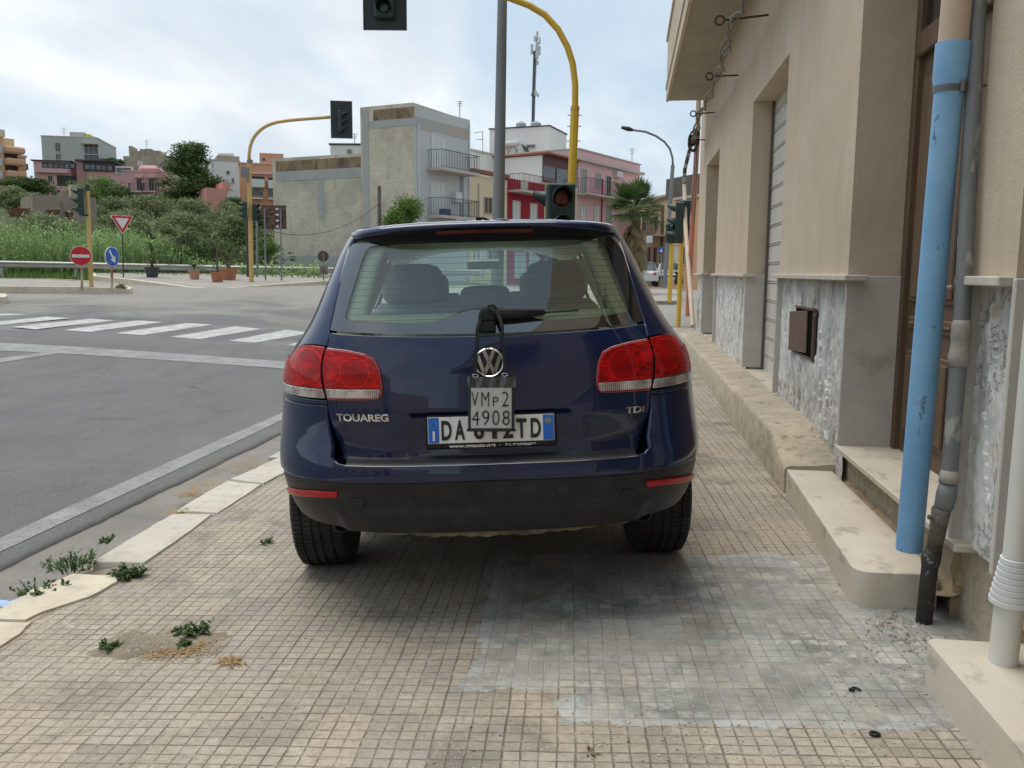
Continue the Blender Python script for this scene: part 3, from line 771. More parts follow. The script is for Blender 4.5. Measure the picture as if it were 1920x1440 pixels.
def wheel(cx, cy):
    side = 1 if cx > 0 else -1
    w = MB(); mt = Matrix.Translation((cx, cy, .372)) @ Matrix.Rotation(R(90)*side, 4, 'Y')
    w.lathe([(.235, -.10), (.225, .08), (.235, .11), (.215, .112), (.20, .09)], mt, 40)
    for k in range(5):
        m2 = mt @ Matrix.Rotation(2*math.pi*k/5, 4, 'Z'); w.box(.03, .215, -.03, .03, .07, .10, m2, bev=.01)
    w.lathe([(.0001, .10), (.05, .10), (.06, .08), (.06, .0), (.0001, 0)], mt, 20)
    o = w.build('wheel', ALLOY, CAR, local=True)
    tyre(o, cx, cy, side)
    hb_ = MB(); hb_.lathe([(.0001, .0), (.17, .0), (.17, .03), (.0001, .03)], mt, 24); hb_.build('brake_disc', pm('disc_rust', (.10, .08, .07), None, 9, .5, metal=.5), o, local=True)
for cx in (-.848, .848):
    for cy in (YA, YF): wheel(cx, cy)
# wheel housings
for cx in (-.83, .83):
    for cy in (YA, YF):
        h = MB(); rows = []
        for k in range(15):
            a = R(180*k/14); rows.append([Vector((cx+dx, cy+.42*math.cos(a), .40+.40*math.sin(a))) for dx in ((-.17, .09) if cx > 0 else (-.09, .17))])
        h.grid(rows); h.build('wheel_housing', GAP, CAR, local=True)

# interior
it = MB()
def seat(mb, cx, y, w, z0, z1, th=.13, lean=.10):
    P = []
    mb.box(cx-w/2, cx+w/2, y, y+th, z0, z1, None, bev=.05)
def headrest(parent, cx, y, zc, w, h, mat, z0):
    mb = MB(); n = 24; rows = []
    for k in range(n+1):
        a = 2*math.pi*k/n; c, s = math.cos(a), math.sin(a); q = (abs(c)**4+abs(s)**4)**-.25
        rows.append([Vector((cx+w/2*q*c*f, y+dy, zc+h/2*q*s*f)) for dy, f in ((-.055, .001), (-.055, .80), (-.035, .95), (0, 1.0), (.035, .95), (.05, .8), (.05, .001))])
    mb.grid(rows); hr = mb.build('headrest', mat, parent, smooth=True, local=True)
    for dx in (-.065, .065):
        ps = MB(); ps.tube([(cx+dx, y, z0), (cx+dx, y, zc-h/2+.02)], .007, 8); ps.build('headrest_post', CHROME, hr, local=True)
rs = MB(); seat(rs, -.33, 1.42, .62, .62, 1.325); seat(rs, .33, 1.42, .62, .62, 1.325); RSO = rs.build('rear_seat', SEATM, CAR, smooth=False, local=True)
headrest(RSO, -.41, 1.50, 1.425, .35, .23, SEATM, 1.26); headrest(RSO, 0, 1.50, 1.345, .28, .13, SEATM, 1.24); headrest(RSO, .41, 1.50, 1.425, .35, .23, SEATM, 1.26)
for cx in (-.38, .38):
    fs = MB(); seat(fs, cx, 2.35, .50, .55, 1.35); FS = fs.build('front_seat', SEATM, CAR, local=True)
    headrest(FS, cx, 2.38, 1.385, .29, .20, SEATM, 1.16)
db = MB(); db.box(-.72, .72, 3.0, 3.42, .85, 1.10, bev=.06); DB = db.build('dashboard', SEATM, CAR, local=True)
im = MB(); im.box(-.12, .12, 2.86, 2.89, 1.505, 1.572, bev=.012); im.box(-.02, .02, 2.89, 2.93, 1.52, 1.66); im.build('interior_mirror', SEATM, CAR, local=True)
sw = MB(); pts = [(-.38+.185*math.cos(R(15*k)), 2.93+.06*math.sin(R(15*k)), 1.00+.17*math.sin(R(15*k))) for k in range(25)]; sw.tube(pts, .014, 8); sw.build('steering_wheel', BLACK, DB, smooth=True, local=True)
ps = MB(); ps.box(-.66, .66, .34, 1.36, 1.085, 1.10); ps.box(-.60, .60, 1.34, 1.42, 1.07, 1.16, bev=.03); ps.build('luggage_cover', pm('cover_grey', (.52, .53, .44), (.48, .49, .41), 9, .8), CAR, local=True)
gt = MB(); rows = []
for k in range(31):
    u = -gate_u(1.25)*.99+2*gate_u(1.25)*.99*k/30; rows.append([SP(u, z, -o) for z, o in ((1.262, .026), (1.29, .030), (1.315, .032), (1.336, .036), (1.340, .06), (1.30, .14))])
gt.grid(rows); gt.build('tailgate_trim', CREAM, CAR, smooth=True, local=True)
hl = MB(); rows = []
for j in range(10):
    y = .52+2.25*j/9; rows.append([Vector((x, y, roof_z(x, y)-.05-.06*(abs(x)/.6)**3)) for x in [-.60+1.2*k/12 for k in range(13)]])
hl.grid(rows); hl.build('headliner', CREAM, CAR, smooth=True, local=True)
for sgn in (1, -1):
    pt = MB(); rows = []
    for j in range(15):
        z = 1.22+.42*j/14; L_ = sorted((p[1], abs(p[0])) for p in cl_l[:5] + cl_top[:1]); uc = lerp_tab(L_, z); ue_ = u_at_y(1.05+.10*ss(z, 1.25, 1.55), z)
        rows.append([SP(sgn*u_, z, -o_) for u_, o_ in ((uc+.05, .020), (uc+.02, .028), (uc-.02, .034), (uc-.055, .040), (uc-.070, .050), (uc-.075, .070), (uc-.03, .12), (uc+.05, .17), (ue_-.1, .19), (ue_, .19))])
    pt.grid(rows); pt.build('pillar_trim', CREAM, CAR, smooth=True, local=True)
    pt = MB(); pt.grid([[SP(sgn*u_at_y(y, z), z, -.05) for z in (1.58, 1.35, 1.18)] for y in (1.52, 1.62, 1.72)]); pt.build('pillar_trim', CREAM, CAR, smooth=True, local=True)
    pt = MB(); pt.grid([[SP(sgn*u_at_y(y, z), z, -.06) for z in (1.205, 1.0, .7)] for y in (.7, 1.2, 1.7, 2.4, 3.3)]); pt.build('door_card', SEATM, CAR, smooth=True, local=True)
fl = MB(); fl.quad((-.8, .4, .46), (.8, .4, .46), (.8, 3.4, .46), (-.8, 3.4, .46)); fl.build('cabin_floor', SEATM, CAR, local=True)

# wiper
wp = MB(); c = S0(0, 1.262)
rows = []
for k in range(13):
    a = math.pi*k/12; rows.append([c + Vector((-.036*math.cos(a)*s_-.004, -.034*e, .030+.055*math.sin(a)*s_)) for s_, e in ((1.0, -.1), (1.0, .75), (.8, 1.0), (0, 1.05))])
wp.grid(rows); wp.box(c.x-.040, c.x+.032, c.y-.035, c.y+.02, c.z-.02, c.z+.031, bev=.008)
WPO = wp.build('wiper_motor_cover', BLACK, CAR, smooth=True, local=True, angle=40)
wb = MB()
a0 = SP(.03, 1.30, .030); a1 = SP(.27, 1.303, .024); a2 = SP(.43, 1.312, .012)
wb.tube([a0, a0.lerp(a1, .5), a1, a1.lerp(a2, .03)], .01, 8, rads=[.022, .019, .012, .008])
wb.tube([a1, a2], .0045, 6); wb.build('wiper_arm', BLACK, WPO, smooth=True, local=True, angle=40)

# emblem: chrome ring with two stacked angular letters
eb = S0(0, 1.118); en = Sn(0, 1.118); ex = Vector((1, 0, 0)); ey = en.cross(ex).normalized()*-1
if ey.z < 0: ey = -ey
EM = Matrix((( ex.x, ey.x, en.x, eb.x), (ex.y, ey.y, en.y, eb.y), (ex.z, ey.z, en.z, eb.z), (0, 0, 0, 1)))
ed = MB(); ed.lathe([(.0001, .004), (.060, .004), (.0635, .001)], EM, 40); EMB = ed.build('emblem', BLACK, CAR, smooth=True, local=True)
er = MB(); er.lathe([(.053, .003), (.054, .0095), (.0575, .012), (.061, .0095), (.0615, .003)], EM, 48)
def bar(mb, p, q, w, h0=.004, h1=.011):
    p, q = Vector(p), Vector(q); d = (q-p).normalized(); n_ = Vector((-d.y, d.x))*w/2
    mb.prism([EM @ Vector((a.x, a.y, h0)) for a in (p+n_, p-n_, q-n_, q+n_)], (EM.to_3x3() @ Vector((0, 0, h1-h0))))
for s_ in (-1, 1):
    bar(er, (s_*.021, .050), (s_*.002, .006), .014); bar(er, (s_*.045, .029), (s_*.021, -.047), .014); bar(er, (s_*.021, -.047), (s_*.001, -.004), .014)
bar(er, (-.009, .0015), (.009, .0015), .009)
er.build('emblem_chrome', CHROME, EMB, smooth=False, local=True)

# raised lettering
def badge(txt, x0, x1, zc, h):
    mb = MB(); V, Fc, (tw, th) = text_mesh(txt, 1.0, extrude=.5, bold=.030)
    i = len(mb.v); L = []
    for v in V:
        x = (x0+x1)/2 + v.x/tw*(x1-x0); z = zc + v.y/th*h; u = u_at_x(x, z); L.append(SP(u, z, gate_off(u, z)+.001+(v.z+.5)*.004))
    mb.vs(L)
    for f in Fc: mb.face([i+q for q in f])
    return mb.build('badge', CHROME, CAR, local=True)
def at_gate(px, py): u, z = H(px, py); return S0(u, z)
pa, pb = at_gate(630, 783), at_gate(728, 783); badge('TOUAREG', pa.x, pb.x, (pa.z+pb.z)/2, .030)
pa, pb = at_gate(1174, 768), at_gate(1209, 768); badge('TDI', pa.x, pb.x, (pa.z+pb.z)/2, .027)

# number plate
yP = .078
PM_ = Matrix.Translation((0, yP, .848)) @ Matrix.Rotation(R(90-5), 4, 'X')      # local x right, y up, z towards the viewer
hold = MB(); hold.box(-.268, .268, -.076, .064, -.012, .003, PM_, bev=.006); PLH = hold.build('plate_holder', BLACK, CAR, local=True)
pl_ = MB(); pl_.box(-.258, .258, -.052, .056, .003, .006, PM_, bev=.003)
PWH = pm('plate_white', (.80, .80, .78), (.70, .69, .66), 12, .4, c3=(.52, .50, .45), s3=16, t3=(.6, .8)); PL = pl_.build('number_plate', PWH, PLH, local=True)
for _a, _b in ((-.256, -.212), (.212, .256)):
    pb_ = MB(); pb_.box(_a, _b, -.050, .054, .006, .0068, PM_); pb_.build('blue_band', pm('plate_blue', (.010, .12, .52), (.012, .14, .58), 9, .4), PL, local=True)
tx = MB(); TBK = pm('plate_black', (.012, .012, .012), None, 9, .5)
for ch, x in (('D', -.182), ('A', -.128), ('6', -.050), ('1', .013), ('2', .068), ('T', .124), ('D', .182)):
    add_text(tx, ch, .042 if ch != '1' else .020, .080, PM_ @ Matrix.Translation((x, .001, .0075)), bold=.030)
tx.build('plate_characters', TBK, PL, local=True)
tw_ = MB(); LW = pm('letter_white', (.75, .75, .73), None, 9, .5)
add_text(tw_, 'www.vmauto.net', .190, .0125, PM_ @ Matrix.Translation((-.078, -.0645, .0045)), bold=.03); add_text(tw_, '-', .005, .002, PM_ @ Matrix.Translation((.035, -.065, .0045)))
add_text(tw_, 'Tel. 0923/526599', .128, .0095, PM_ @ Matrix.Translation((.118, -.064, .0045)), bold=.03)
add_text(tw_, 'I', .009, .040, PM_ @ Matrix.Translation((-.234, -.020, .008)), bold=.02)
tw_.build('holder_lettering', LW, PLH, local=True)
st = MB()
for k in range(12):
    a = 2*math.pi*k/12; st.lathe([(.0001, .0), (.0016, 0)], PM_ @ Matrix.Translation((-.234+.0135*math.cos(a), .025+.0135*math.sin(a), .0072)), 5)
st.lathe([(.0125, 0), (.0140, 0)], PM_ @ Matrix.Translation((.234, .030, .0072)), 24)
add_text(st, '06', .013, .011, PM_ @ Matrix.Translation((.234, .030, .0072)))
st.build('plate_stars', pm('plate_star', (.45, .55, .40), None, 9, .5), PL, local=True)

# ---- the square trade plate in its pocket, hanging from the wiper: a thing of its own
def hp(px, py, d): return at(px, py, d)
Dh = 3.425
pk = hp(921, 765, Dh)
bx = (hp(961, 765, Dh)-hp(882, 765, Dh)).normalized(); by = (hp(922, 730, Dh)-hp(921, 800, Dh-.012)).normalized(); bz = bx.cross(by).normalized(); by = bz.cross(bx)
if bz.dot(EYE-pk) < 0: bz = -bz
HM = Matrix(((bx.x, by.x, bz.x, pk.x), (bx.y, by.y, bz.y, pk.y), (bx.z, by.z, bz.z, pk.z), (0, 0, 0, 1)))
s_ = Dh/F
TP = thing('trade_plate', 'square trade plate VMP2 4908 in a black pocket hung from the rear wiper', 'number plate', mtx=HM)
b = MB(); wq, hq = 40*s_, 39.5*s_
for (x0, x1, y0, y1) in ((-wq-.007, -wq+.004, -hq-.006, hq+.004), (wq-.004, wq+.008, -hq-.006, hq+.004), (-wq-.012, wq+.014, -hq-.010, -hq+.003)): b.box(x0, x1, y0, y1, -.004, .005, bev=.002)
b.box(-wq, wq, -hq, hq, -.004, -.001)
PO = b.build('pocket', pm('black_vinyl', (.008, .008, .009), None, 9, .25, spec=.5), TP, local=True)
b = MB(); n = 28; rows = []
for k in range(n+1):
    x = -wq-.011+(2*wq+.024)*k/n; wv = .003*math.sin(k*.9)+.002*math.sin(k*2.3); rows.append([Vector((x, y+(.002*math.sin(k*.7) if y > hq+.02 else 0), .006+wv*q)) for y, q in ((hq-.003, .2), (hq+.006, 1), (hq+.018, 1.3), (hq+.030, .8), (hq+.041, .3))])
b.grid(rows); b.build('pocket_flap', pm('vinyl_flap', (.03, .032, .035), (.012, .012, .014), 60, .16, spec=.8, stretch=(1, .2, 1)), PO, smooth=True, local=True)
b = MB(); b.box(-wq+.003, wq-.003, -hq+.003, hq-.001, -.0005, .0015, bev=.001); b.build('plate', PWH, TP, local=True)
b = MB()
for ch, x, y, w, h in (('V', -.066, .035, .028, .058), ('M', -.024, .035, .031, .058), ('P', .018, .026, .022, .036), ('2', .057, .036, .028, .060), ('4', -.063, -.040, .030, .058), ('9', -.022, -.040, .029, .058), ('0', .019, -.040, .028, .058), ('8', .060, -.040, .029, .058)):
    k_ = wq/.086; add_text(b, ch, w*k_, h*k_, Matrix.Translation((x*k_, y*k_, .0032)), bold=-.012)
b.build('plate_characters', TBK, TP, local=True)
b = MB(); b.quad((-wq+.002, -hq+.002, .0052), (wq-.002, -hq+.002, .0052), (wq-.002, hq, .0052), (-wq+.002, hq, .0052)); b.build('clear_cover', glass('clear_vinyl', (.98, .98, .96), 1.3, .02), TP, local=True)
wtop = CMX @ (S0(0, 1.262) + Vector((-.01, -.02, .055)))
wl = HM.inverted() @ wtop
b = MB()
def strap(mb, pts, w=.0065):
    for nrm_ in (Vector((0, 0, 1)),):
        rows = [[Vector(p)+Vector((dx, 0, dz)) for dx, dz in ((-w, 0), (w, 0), (w, .0018), (-w, .0018), (-w, 0))] for p in pts]; mb.grid(rows)
L0 = HM.inverted() @ hp(891, 702, Dh+.005); L1 = HM.inverted() @ hp(895, 615, Dh+.03); L2 = HM.inverted() @ hp(903, 590, Dh+.05)
R0 = HM.inverted() @ hp(946.5, 700, Dh+.005); R1 = HM.inverted() @ hp(941.5, 610, Dh+.03); R2 = HM.inverted() @ hp(930, 577, Dh+.06); T2 = HM.inverted() @ hp(916, 574, Dh+.07)
strap(b, [L0, L1, L2]); b.build('strap', BLACK, TP, local=True)
b = MB(); strap(b, [R0, R1, R2])
b.tube([T2, T2.lerp(R2, .5)+Vector((0, .006, .004)), R2], .006, 6)
b.build('strap', BLACK, TP, local=True)
for q in (L0, R0):
    b = MB(); c = Vector((q.x, q.y-.006, q.z+.004)); b.tube([c+Vector((.0125*math.cos(R(30*k)), .006*math.sin(R(30*k)), 0)) for k in range(13)], .0016, 5)
    b.build('buckle', CHROME, TP, local=True)

# ================================================================== GROUND, ROAD, PAVEMENT
def hill(x, y):
    d = math.hypot(x, y)
    return 7.5*ss(d, 55, 115)*ss(-x - .12*y, 2, 30) + 3*ss(d, 80, 160)*(1-ss(-x-.12*y, 2, 30))*.2
def TG(x, y): return TB(x, y) - .30 + hill(x, y) + .22*ss(y, 31, 36)*ss(-x, 4, 8)
b = MB(); xs = [-900, -500, -300, -220] + [-160+6*k for k in range(50)] + [150, 220, 400, 900]; ys = [-600, -200, -80, -40] + [-30+5*k for k in range(48)] + [230, 300, 500, 1200]
b.grid([[Vector((x, y, TG(x, y))) for x in xs] for y in ys])
m = M('dry_ground'); v = m.pos(); c = m.ramp(m.noise(v, .35, 6, .65), [(.35, (.16, .14, .075)), (.5, (.10, .13, .045)), (.68, (.24, .20, .13))]); c = m.mix(m.ramp(m.noise(v, 3, 5, .7), [(.4, 0.0), (.7, .6)]), c, (.07, .10, .03))
m.p(base=c, rough=.95, nrm=m.bump(m.noise(v, 6, 6, .7), .15)); setting(b, 'ground', m.m, smooth=True)

# asphalt
c0, c1 = GR(0, 1064), GR(525, 812)
def crack_x(y): t = (y-c0.y)/(c1.y-c0.y); return c0.x + (c1.x-c0.x)*t + .012*mnoise.noise(Vector((y*6, 3, 1))) + .02*mnoise.noise(Vector((y*1.7, 1, 1))) + .003*mnoise.noise(Vector((y*40, 3, 1)))
def asphalt(name, c1_, c2_, agg, bumpd=.004, spots=.0):
    m = M(name); v = m.pos()
    big = m.noise(v, .45, 5, .6, .6); mid = m.noise(m.mapv(v, scale=(1, .35, 1)), 2.6, 6, .65, .4); fine = m.noise(v, 95, 4, .85)
    c = m.ramp(big, [(.32, c1_), (.66, c2_)]); c = m.mix(m.ramp(mid, [(.42, 0.0), (.72, .55)]), c, tuple(x*.70 for x in c1_)); c = m.mix(m.ramp(fine, [(.52, 0.0), (.66, agg)]), c, (.34, .33, .30)); c = m.mix(m.ramp(fine, [(.33, .5), (.46, 0.0)]), c, (.035, .035, .035))
    cd = m.vor(m.mapv(v, scale=(1, 1, 1)), .42, 'DISTANCE_TO_EDGE', 0); cd = m.math('ADD', cd, m.math('MULTIPLY', m.math('SUBTRACT', m.noise(v, 4, 5, .7), .5), .10)); c = m.mix(m.math('MULTIPLY', m.ramp(m.math('ABSOLUTE', cd), [(.0015, .8), (.006, 0.0)]), m.ramp(m.noise(v, .6, 3, .5), [(.5, 0.0), (.56, 1.0)])), c, (.035, .035, .035))
    # pale dust swept to the far side of the junction
    x = m.sepx(v); far = m.math('MULTIPLY', m.ramp(m.math('ADD', m.math('DIVIDE', x[1], 60.0), m.math('MULTIPLY', m.math('SUBTRACT', big, .5), .35)), [(.27, 0.0), (.38, .72)]), 1.0)
    c = m.mix(far, c, (.29, .265, .225))
    tyre = m.noise(m.mapv(v, rot=(0, 0, R(8)), scale=(.10, 1.0, 1)), 2.2, 4, .6); c = m.mix(m.ramp(tyre, [(.52, 0.0), (.70, .38)]), c, (.12, .12, .122))
    h = m.math('ADD', m.noise(v, 160, 3, .7), m.math('MULTIPLY', m.noise(v, 9, 4, .6), .8))
    m.p(base=c, rough=.88, spec=.3, nrm=m.bump(h, bumpd)); return m.m
ASP = asphalt('asphalt', (.118, .118, .117), (.155, .153, .148), .6)
OLD = asphalt('old_asphalt', (.26, .24, .21), (.34, .315, .28), .9, .008)
b = MB(); gx = [-90, -60, -45] + [-36+1.5*k for k in range(50)] + [50, 90]; gy = [-60, -30] + [-15+1.2*k for k in range(45)] + [42, 48, 55, 65, 80, 100, 140]
b.grid([[Vector((x, y, TR(x, y)-.022)) for x in gx] for y in gy]); setting(b, 'gutter', OLD, smooth=True)
b = MB(); ys = [-30, -20, -10, -4, -1] + [.5+.02*k for k in range(500)] + [11, 12, 13, 14, 15]
rows = []
for y in ys:
    xe = crack_x(y); L = [-90, -60, -45, -36] + [-34+1.5*k for k in range(20)]; L = [x for x in L if x < xe-.5] + [xe-.3, xe-.05, xe]
    rows.append([Vector((x, y, TR(x, y)+(0 if x < xe-.02 else -.004))) for x in L] + [Vector((xe+.008, y, TR(xe, y)-.03))])
n = min(len(r) for r in rows)
rows = [r[:n-4]+r[-4:] for r in rows]
b.grid(rows)
gx2 = [-90, -60, -45] + [-36+1.5*k for k in range(50)] + [50, 90]; gy2 = [15] + [16+1.2*k for k in range(22)] + [45, 50, 60, 80, 110, 140]
b.grid([[Vector((x, y, TR(x, y))) for x in gx2] for y in gy2]); setting(b, 'road', ASP, smooth=True)

# painted markings, each a sheet on the asphalt
MK = M('road_paint'); v = MK.pos(); w = MK.noise(v, 60, 6, .75); MK.p(base=MK.mix(MK.ramp(MK.math('ADD', w, MK.math('MULTIPLY', MK.noise(v, 5, 4, .6), .4)), [(.60, 0.0), (.80, .9)]), (.56, .56, .53), (.17, .17, .165)), rough=.8); MK = MK.m
MK2 = M('worn_road_paint'); v = MK2.pos(); w = MK2.noise(v, 45, 6, .8); MK2.p(base=MK2.mix(MK2.ramp(MK2.math('ADD', w, MK2.math('MULTIPLY', MK2.noise(v, 3, 4, .6), .5)), [(.55, 0.05), (.86, .95)]), (.36, .365, .35), (.165, .163, .16)), rough=.85); MK2 = MK2.m
def mark(name, A, Bp, mat, n=14, h=.004, e0=0, e1=0):
    """a strip between polyline A and polyline Bp (pixels on the road)"""
    A = [GR(*p) for p in A]; Bq = [GR(*p) for p in Bp]
    for L in (A, Bq):
        if e1: L.append(L[-1]+(L[-1]-L[-2]).normalized()*e1)
        if e0: L.insert(0, L[0]+(L[0]-L[1]).normalized()*e0)
    def pt(L, t):
        k = min(int(t*(len(L)-1)), len(L)-2); f = t*(len(L)-1)-k; return L[k].lerp(L[k+1], f)
    b = MB(); rows = []
    for L in (A, Bq): rows.append([Vector((q.x, q.y, TR(q.x, q.y)+h)) for q in [pt(L, i/n) for i in range(n+1)]])
    b.grid(rows); o = b.build(name, mat); o['kind'] = 'structure'; return o
mark('edge_line', [(-120, 1066), (0, 1010), (130, 950), (270, 888), (400, 830), (525, 776)], [(-120, 1095), (0, 1036), (130, 975), (270, 910), (400, 849), (525, 790)], MK2, 60, e0=7, e1=3.6)
mark('stop_line', [(-60, 640), (120, 649), (330, 663), (560, 680)], [(-60, 655), (120, 663), (330, 677), (560, 694)], MK2, 30, e1=.5)
mark('centre_line', [(-40, 678), (60, 664), (115, 654)], [(-40, 686), (60, 671), (150, 656)], MK2)
for q in (((-20, 590), (0, 592), (52, 590), (14, 588)), ((-60, 609), (-10, 611), (132, 597), (88, 594)), ((22, 613.5), (68, 618), (216, 601), (170, 598)), ((118, 619.5), (168, 623), (307, 604), (256, 601)), ((215, 625), (268, 629), (399, 609), (350, 606)), ((319, 632), (373, 636.5), (490, 617), (443, 612)), ((428, 639.5), (478, 643), (585, 624), (535, 619)), ((536, 647), (590, 652), (690, 632), (640, 626)), ((652, 655), (710, 661), (802, 640), (748, 634))):
    mark('crossing_stripe', [q[0], q[3]], [q[1], q[2]], MK, 6)

# pavement of small-squared cement tiles
TW, TH = .225, .208; TA = R(3.8); to = GS(1197.5, 1290)
m = M('pavement_tiles'); P = m.pos(); wob = m.noise(P, 7, 3, .5); wob2 = m.noise(m.mapv(P, loc=(5, 3, 0)), 9, 3, .5)
x = m.sepx(P)
xx = m.math('ADD', m.math('SUBTRACT', x[0], to.x), m.math('MULTIPLY', m.math('SUBTRACT', wob, .5), .012)); yy = m.math('ADD', m.math('SUBTRACT', x[1], to.y), m.math('MULTIPLY', m.math('SUBTRACT', wob2, .5), .012))
def lin(a, ca, b_, cb): return m.math('ADD', m.math('MULTIPLY', a, ca), m.math('MULTIPLY', b_, cb))
Ut = lin(xx, math.cos(TA)/TW, yy, math.sin(TA)/TW); Vt = lin(xx, -math.sin(TA)/TH, yy, math.cos(TA)/TH)
def edge(Uc, wd):     # 1 on the joint, 0 inside
    f = m.math('FRACT', Uc); d = m.math('MINIMUM', f, m.math('SUBTRACT', 1.0, f)); mr = m.n('ShaderNodeMapRange'); m.i(mr, 0, d); mr.inputs[1].default_value = wd*.35; mr.inputs[2].default_value = wd; mr.inputs[3].default_value = 1; mr.inputs[4].default_value = 0; return mr.outputs[0]
cu, cv = m.math('MULTIPLY', Ut, 4.0), m.math('MULTIPLY', Vt, 4.0)
gn = m.noise(P, 3.0, 4, .6)
ecell = m.math('MAXIMUM', edge(cu, .066), edge(cv, .058)); etile = m.math('MAXIMUM', edge(Ut, .020), edge(Vt, .018))
def wnz(a, b_, o=0):
    c_ = m.n('ShaderNodeCombineXYZ'); m.i(c_, 0, m.math('FLOOR', a)); m.i(c_, 1, m.math('FLOOR', b_)); c_.inputs[2].default_value = o; w_ = m.n('ShaderNodeTexWhiteNoise', noise_dimensions='3D'); m.i(w_, 0, c_.outputs[0]); return w_.outputs[0]
rt_, rt2, rc = wnz(Ut, Vt), wnz(Ut, Vt, 7), wnz(cu, cv, 3)
c = m.ramp(rt_, [(0, (.265, .228, .180)), (.3, (.345, .292, .222)), (.65, (.40, .334, .248)), (.85, (.37, .325, .262)), (1, (.295, .262, .215))])
c = m.mix(m.math('MULTIPLY', rc, .30), c, (.46, .40, .31))
c = m.mix(m.ramp(m.noise(P, 1.1, 5, .6, .5), [(.42, 0.0), (.72, .55)]), c, (.36, .335, .285))
st = m.ramp(m.noise(P, 1.7, 6, .62, .8), [(.46, 0.0), (.64, .90)]); st = m.math('MULTIPLY', st, m.ramp(rt2, [(.25, .15), (.8, 1.0)])); c = m.mix(st, c, (.150, .138, .118)); c = m.mix(m.ramp(m.noise(m.mapv(P, loc=(8, 2, 0)), 2.6, 6, .7, 1.4), [(.57, 0.0), (.66, .55)]), c, (.48, .435, .355))
c = m.mix(m.ramp(m.noise(P, 34, 5, .8), [(.48, 0.0), (.62, .6)]), c, (.22, .185, .145)); c = m.mix(m.ramp(m.noise(m.mapv(P, loc=(1, 1, 1)), 70, 4, .8), [(.55, 0.0), (.68, .6)]), c, (.50, .45, .37))
# brown band of grime along the kerb of the wall and pale worn path
c = m.mix(m.ramp(m.noise(m.mapv(P, scale=(1, .6, 1)), 14, 5, .7), [(.58, 0.0), (.74, .5)]), c, (.47, .42, .34))
# cement slurry patch
nb = m.math('MULTIPLY', m.math('SUBTRACT', m.noise(P, 3.4, 7, .72), .5), 1.5)
def reg(u0, u1, v0, v1):
    a = m.math('MINIMUM', m.math('SUBTRACT', Ut, u0), m.math('SUBTRACT', u1, Ut)); b_ = m.math('MINIMUM', m.math('SUBTRACT', Vt, v0), m.math('SUBTRACT', v1, Vt)); return m.math('MINIMUM', a, b_)
def tuv(px, py):
    q = GS(px, py); dx, dy = q.x-to.x, q.y-to.y; return ((dx*math.cos(TA)+dy*math.sin(TA))/TW, (-dx*math.sin(TA)+dy*math.cos(TA))/TH)
uL, vB = tuv(868, 1283); uN, vN = tuv(1062, 1353); _, vT = tuv(1380, 1040)
mk_ = m.math('MAXIMUM', reg(uL, 30, vB-.15, vT), reg(uN, 30, vN-.1, vB+1)); mk_ = m.math('ADD', mk_, nb)
patch = m.ramp(mk_, [(.0, 0.0), (.06, 1.0)])
inner = m.ramp(m.math('ADD', m.noise(P, 3.2, 6, .7, .6), m.math('MULTIPLY', m.math('SUBTRACT', rt2, .5), .18)), [(.42, 1.0), (.66, .45)])
pc = m.ramp(m.math('ADD', m.noise(P, 4.5, 6, .7), m.math('MULTIPLY', m.math('SUBTRACT', rt_, .5), .10)), [(.34, (.17, .174, .16)), (.50, (.26, .265, .245)), (.64, (.36, .36, .33))])
pc = m.mix(m.math('MULTIPLY', m.math('MULTIPLY', m.ramp(m.math('ADD', m.noise(m.mapv(P, loc=(2, 9, 0)), 6, 6, .75), m.math('MULTIPLY', m.math('SUBTRACT', rc, .5), .10)), [(.50, 0.0), (.60, .8)]), m.math('SUBTRACT', 1.0, ecell)), m.ramp(m.noise(P, 1.3, 3, .5), [(.42, .2), (.58, 1.0)])), pc, (.50, .48, .415))
edgeb = m.ramp(mk_, [(.0, 0.0), (.02, .7), (.22, .7), (.42, 0.0)]); edgeb = m.math('MULTIPLY', edgeb, m.ramp(m.noise(P, 6, 5, .7), [(.42, 0.0), (.52, 1.0)])); pc = m.mix(edgeb, pc, (.44, .45, .43))
pf = m.math('MULTIPLY', patch, m.math('MAXIMUM', inner, edgeb)); c = m.mix(pf, c, pc)
groove = m.math('MAXIMUM', m.math('MULTIPLY', ecell, m.math('MULTIPLY', m.ramp(m.noise(P, 15, 4, .7), [(.34, .35), (.56, 1.0)]), m.ramp(m.noise(P, 1.6, 3, .5), [(.35, .65), (.62, 1.0)]))), m.math('MULTIPLY', etile, m.ramp(m.noise(P, 5, 4, .7), [(.34, .5), (.55, .95)])))
gcol = m.mix(m.ramp(m.noise(P, 26, 4, .7), [(.50, 0.0), (.66, 1.0)]), (.145, .115, .085), (.44, .39, .31))
gcol = m.mix(m.ramp(m.noise(P, 2.0, 3, .5), [(.45, 0.0), (.6, .8)]), gcol, (.085, .070, .055))
gm = m.math('MULTIPLY', groove, m.math('SUBTRACT', 1.0, m.math('MULTIPLY', patch, .45)))
c = m.mix(m.math('MULTIPLY', gm, .82), c, gcol)
c = m.mix(m.math('MULTIPLY', m.math('MULTIPLY', m.math('MULTIPLY', ecell, patch), m.ramp(m.noise(P, 4, 3, .6), [(.45, 0.0), (.6, 1.0)])), .75), c, (.40, .385, .345))
crumb = m.vor(P, 62, 'F1', 0); cm = m.math('MULTIPLY', m.math('LESS_THAN', crumb, .13), m.ramp(m.noise(P, 2.3, 4, .6), [(.52, 0.0), (.6, 1.0)])); c = m.mix(cm, c, (.58, .54, .47))
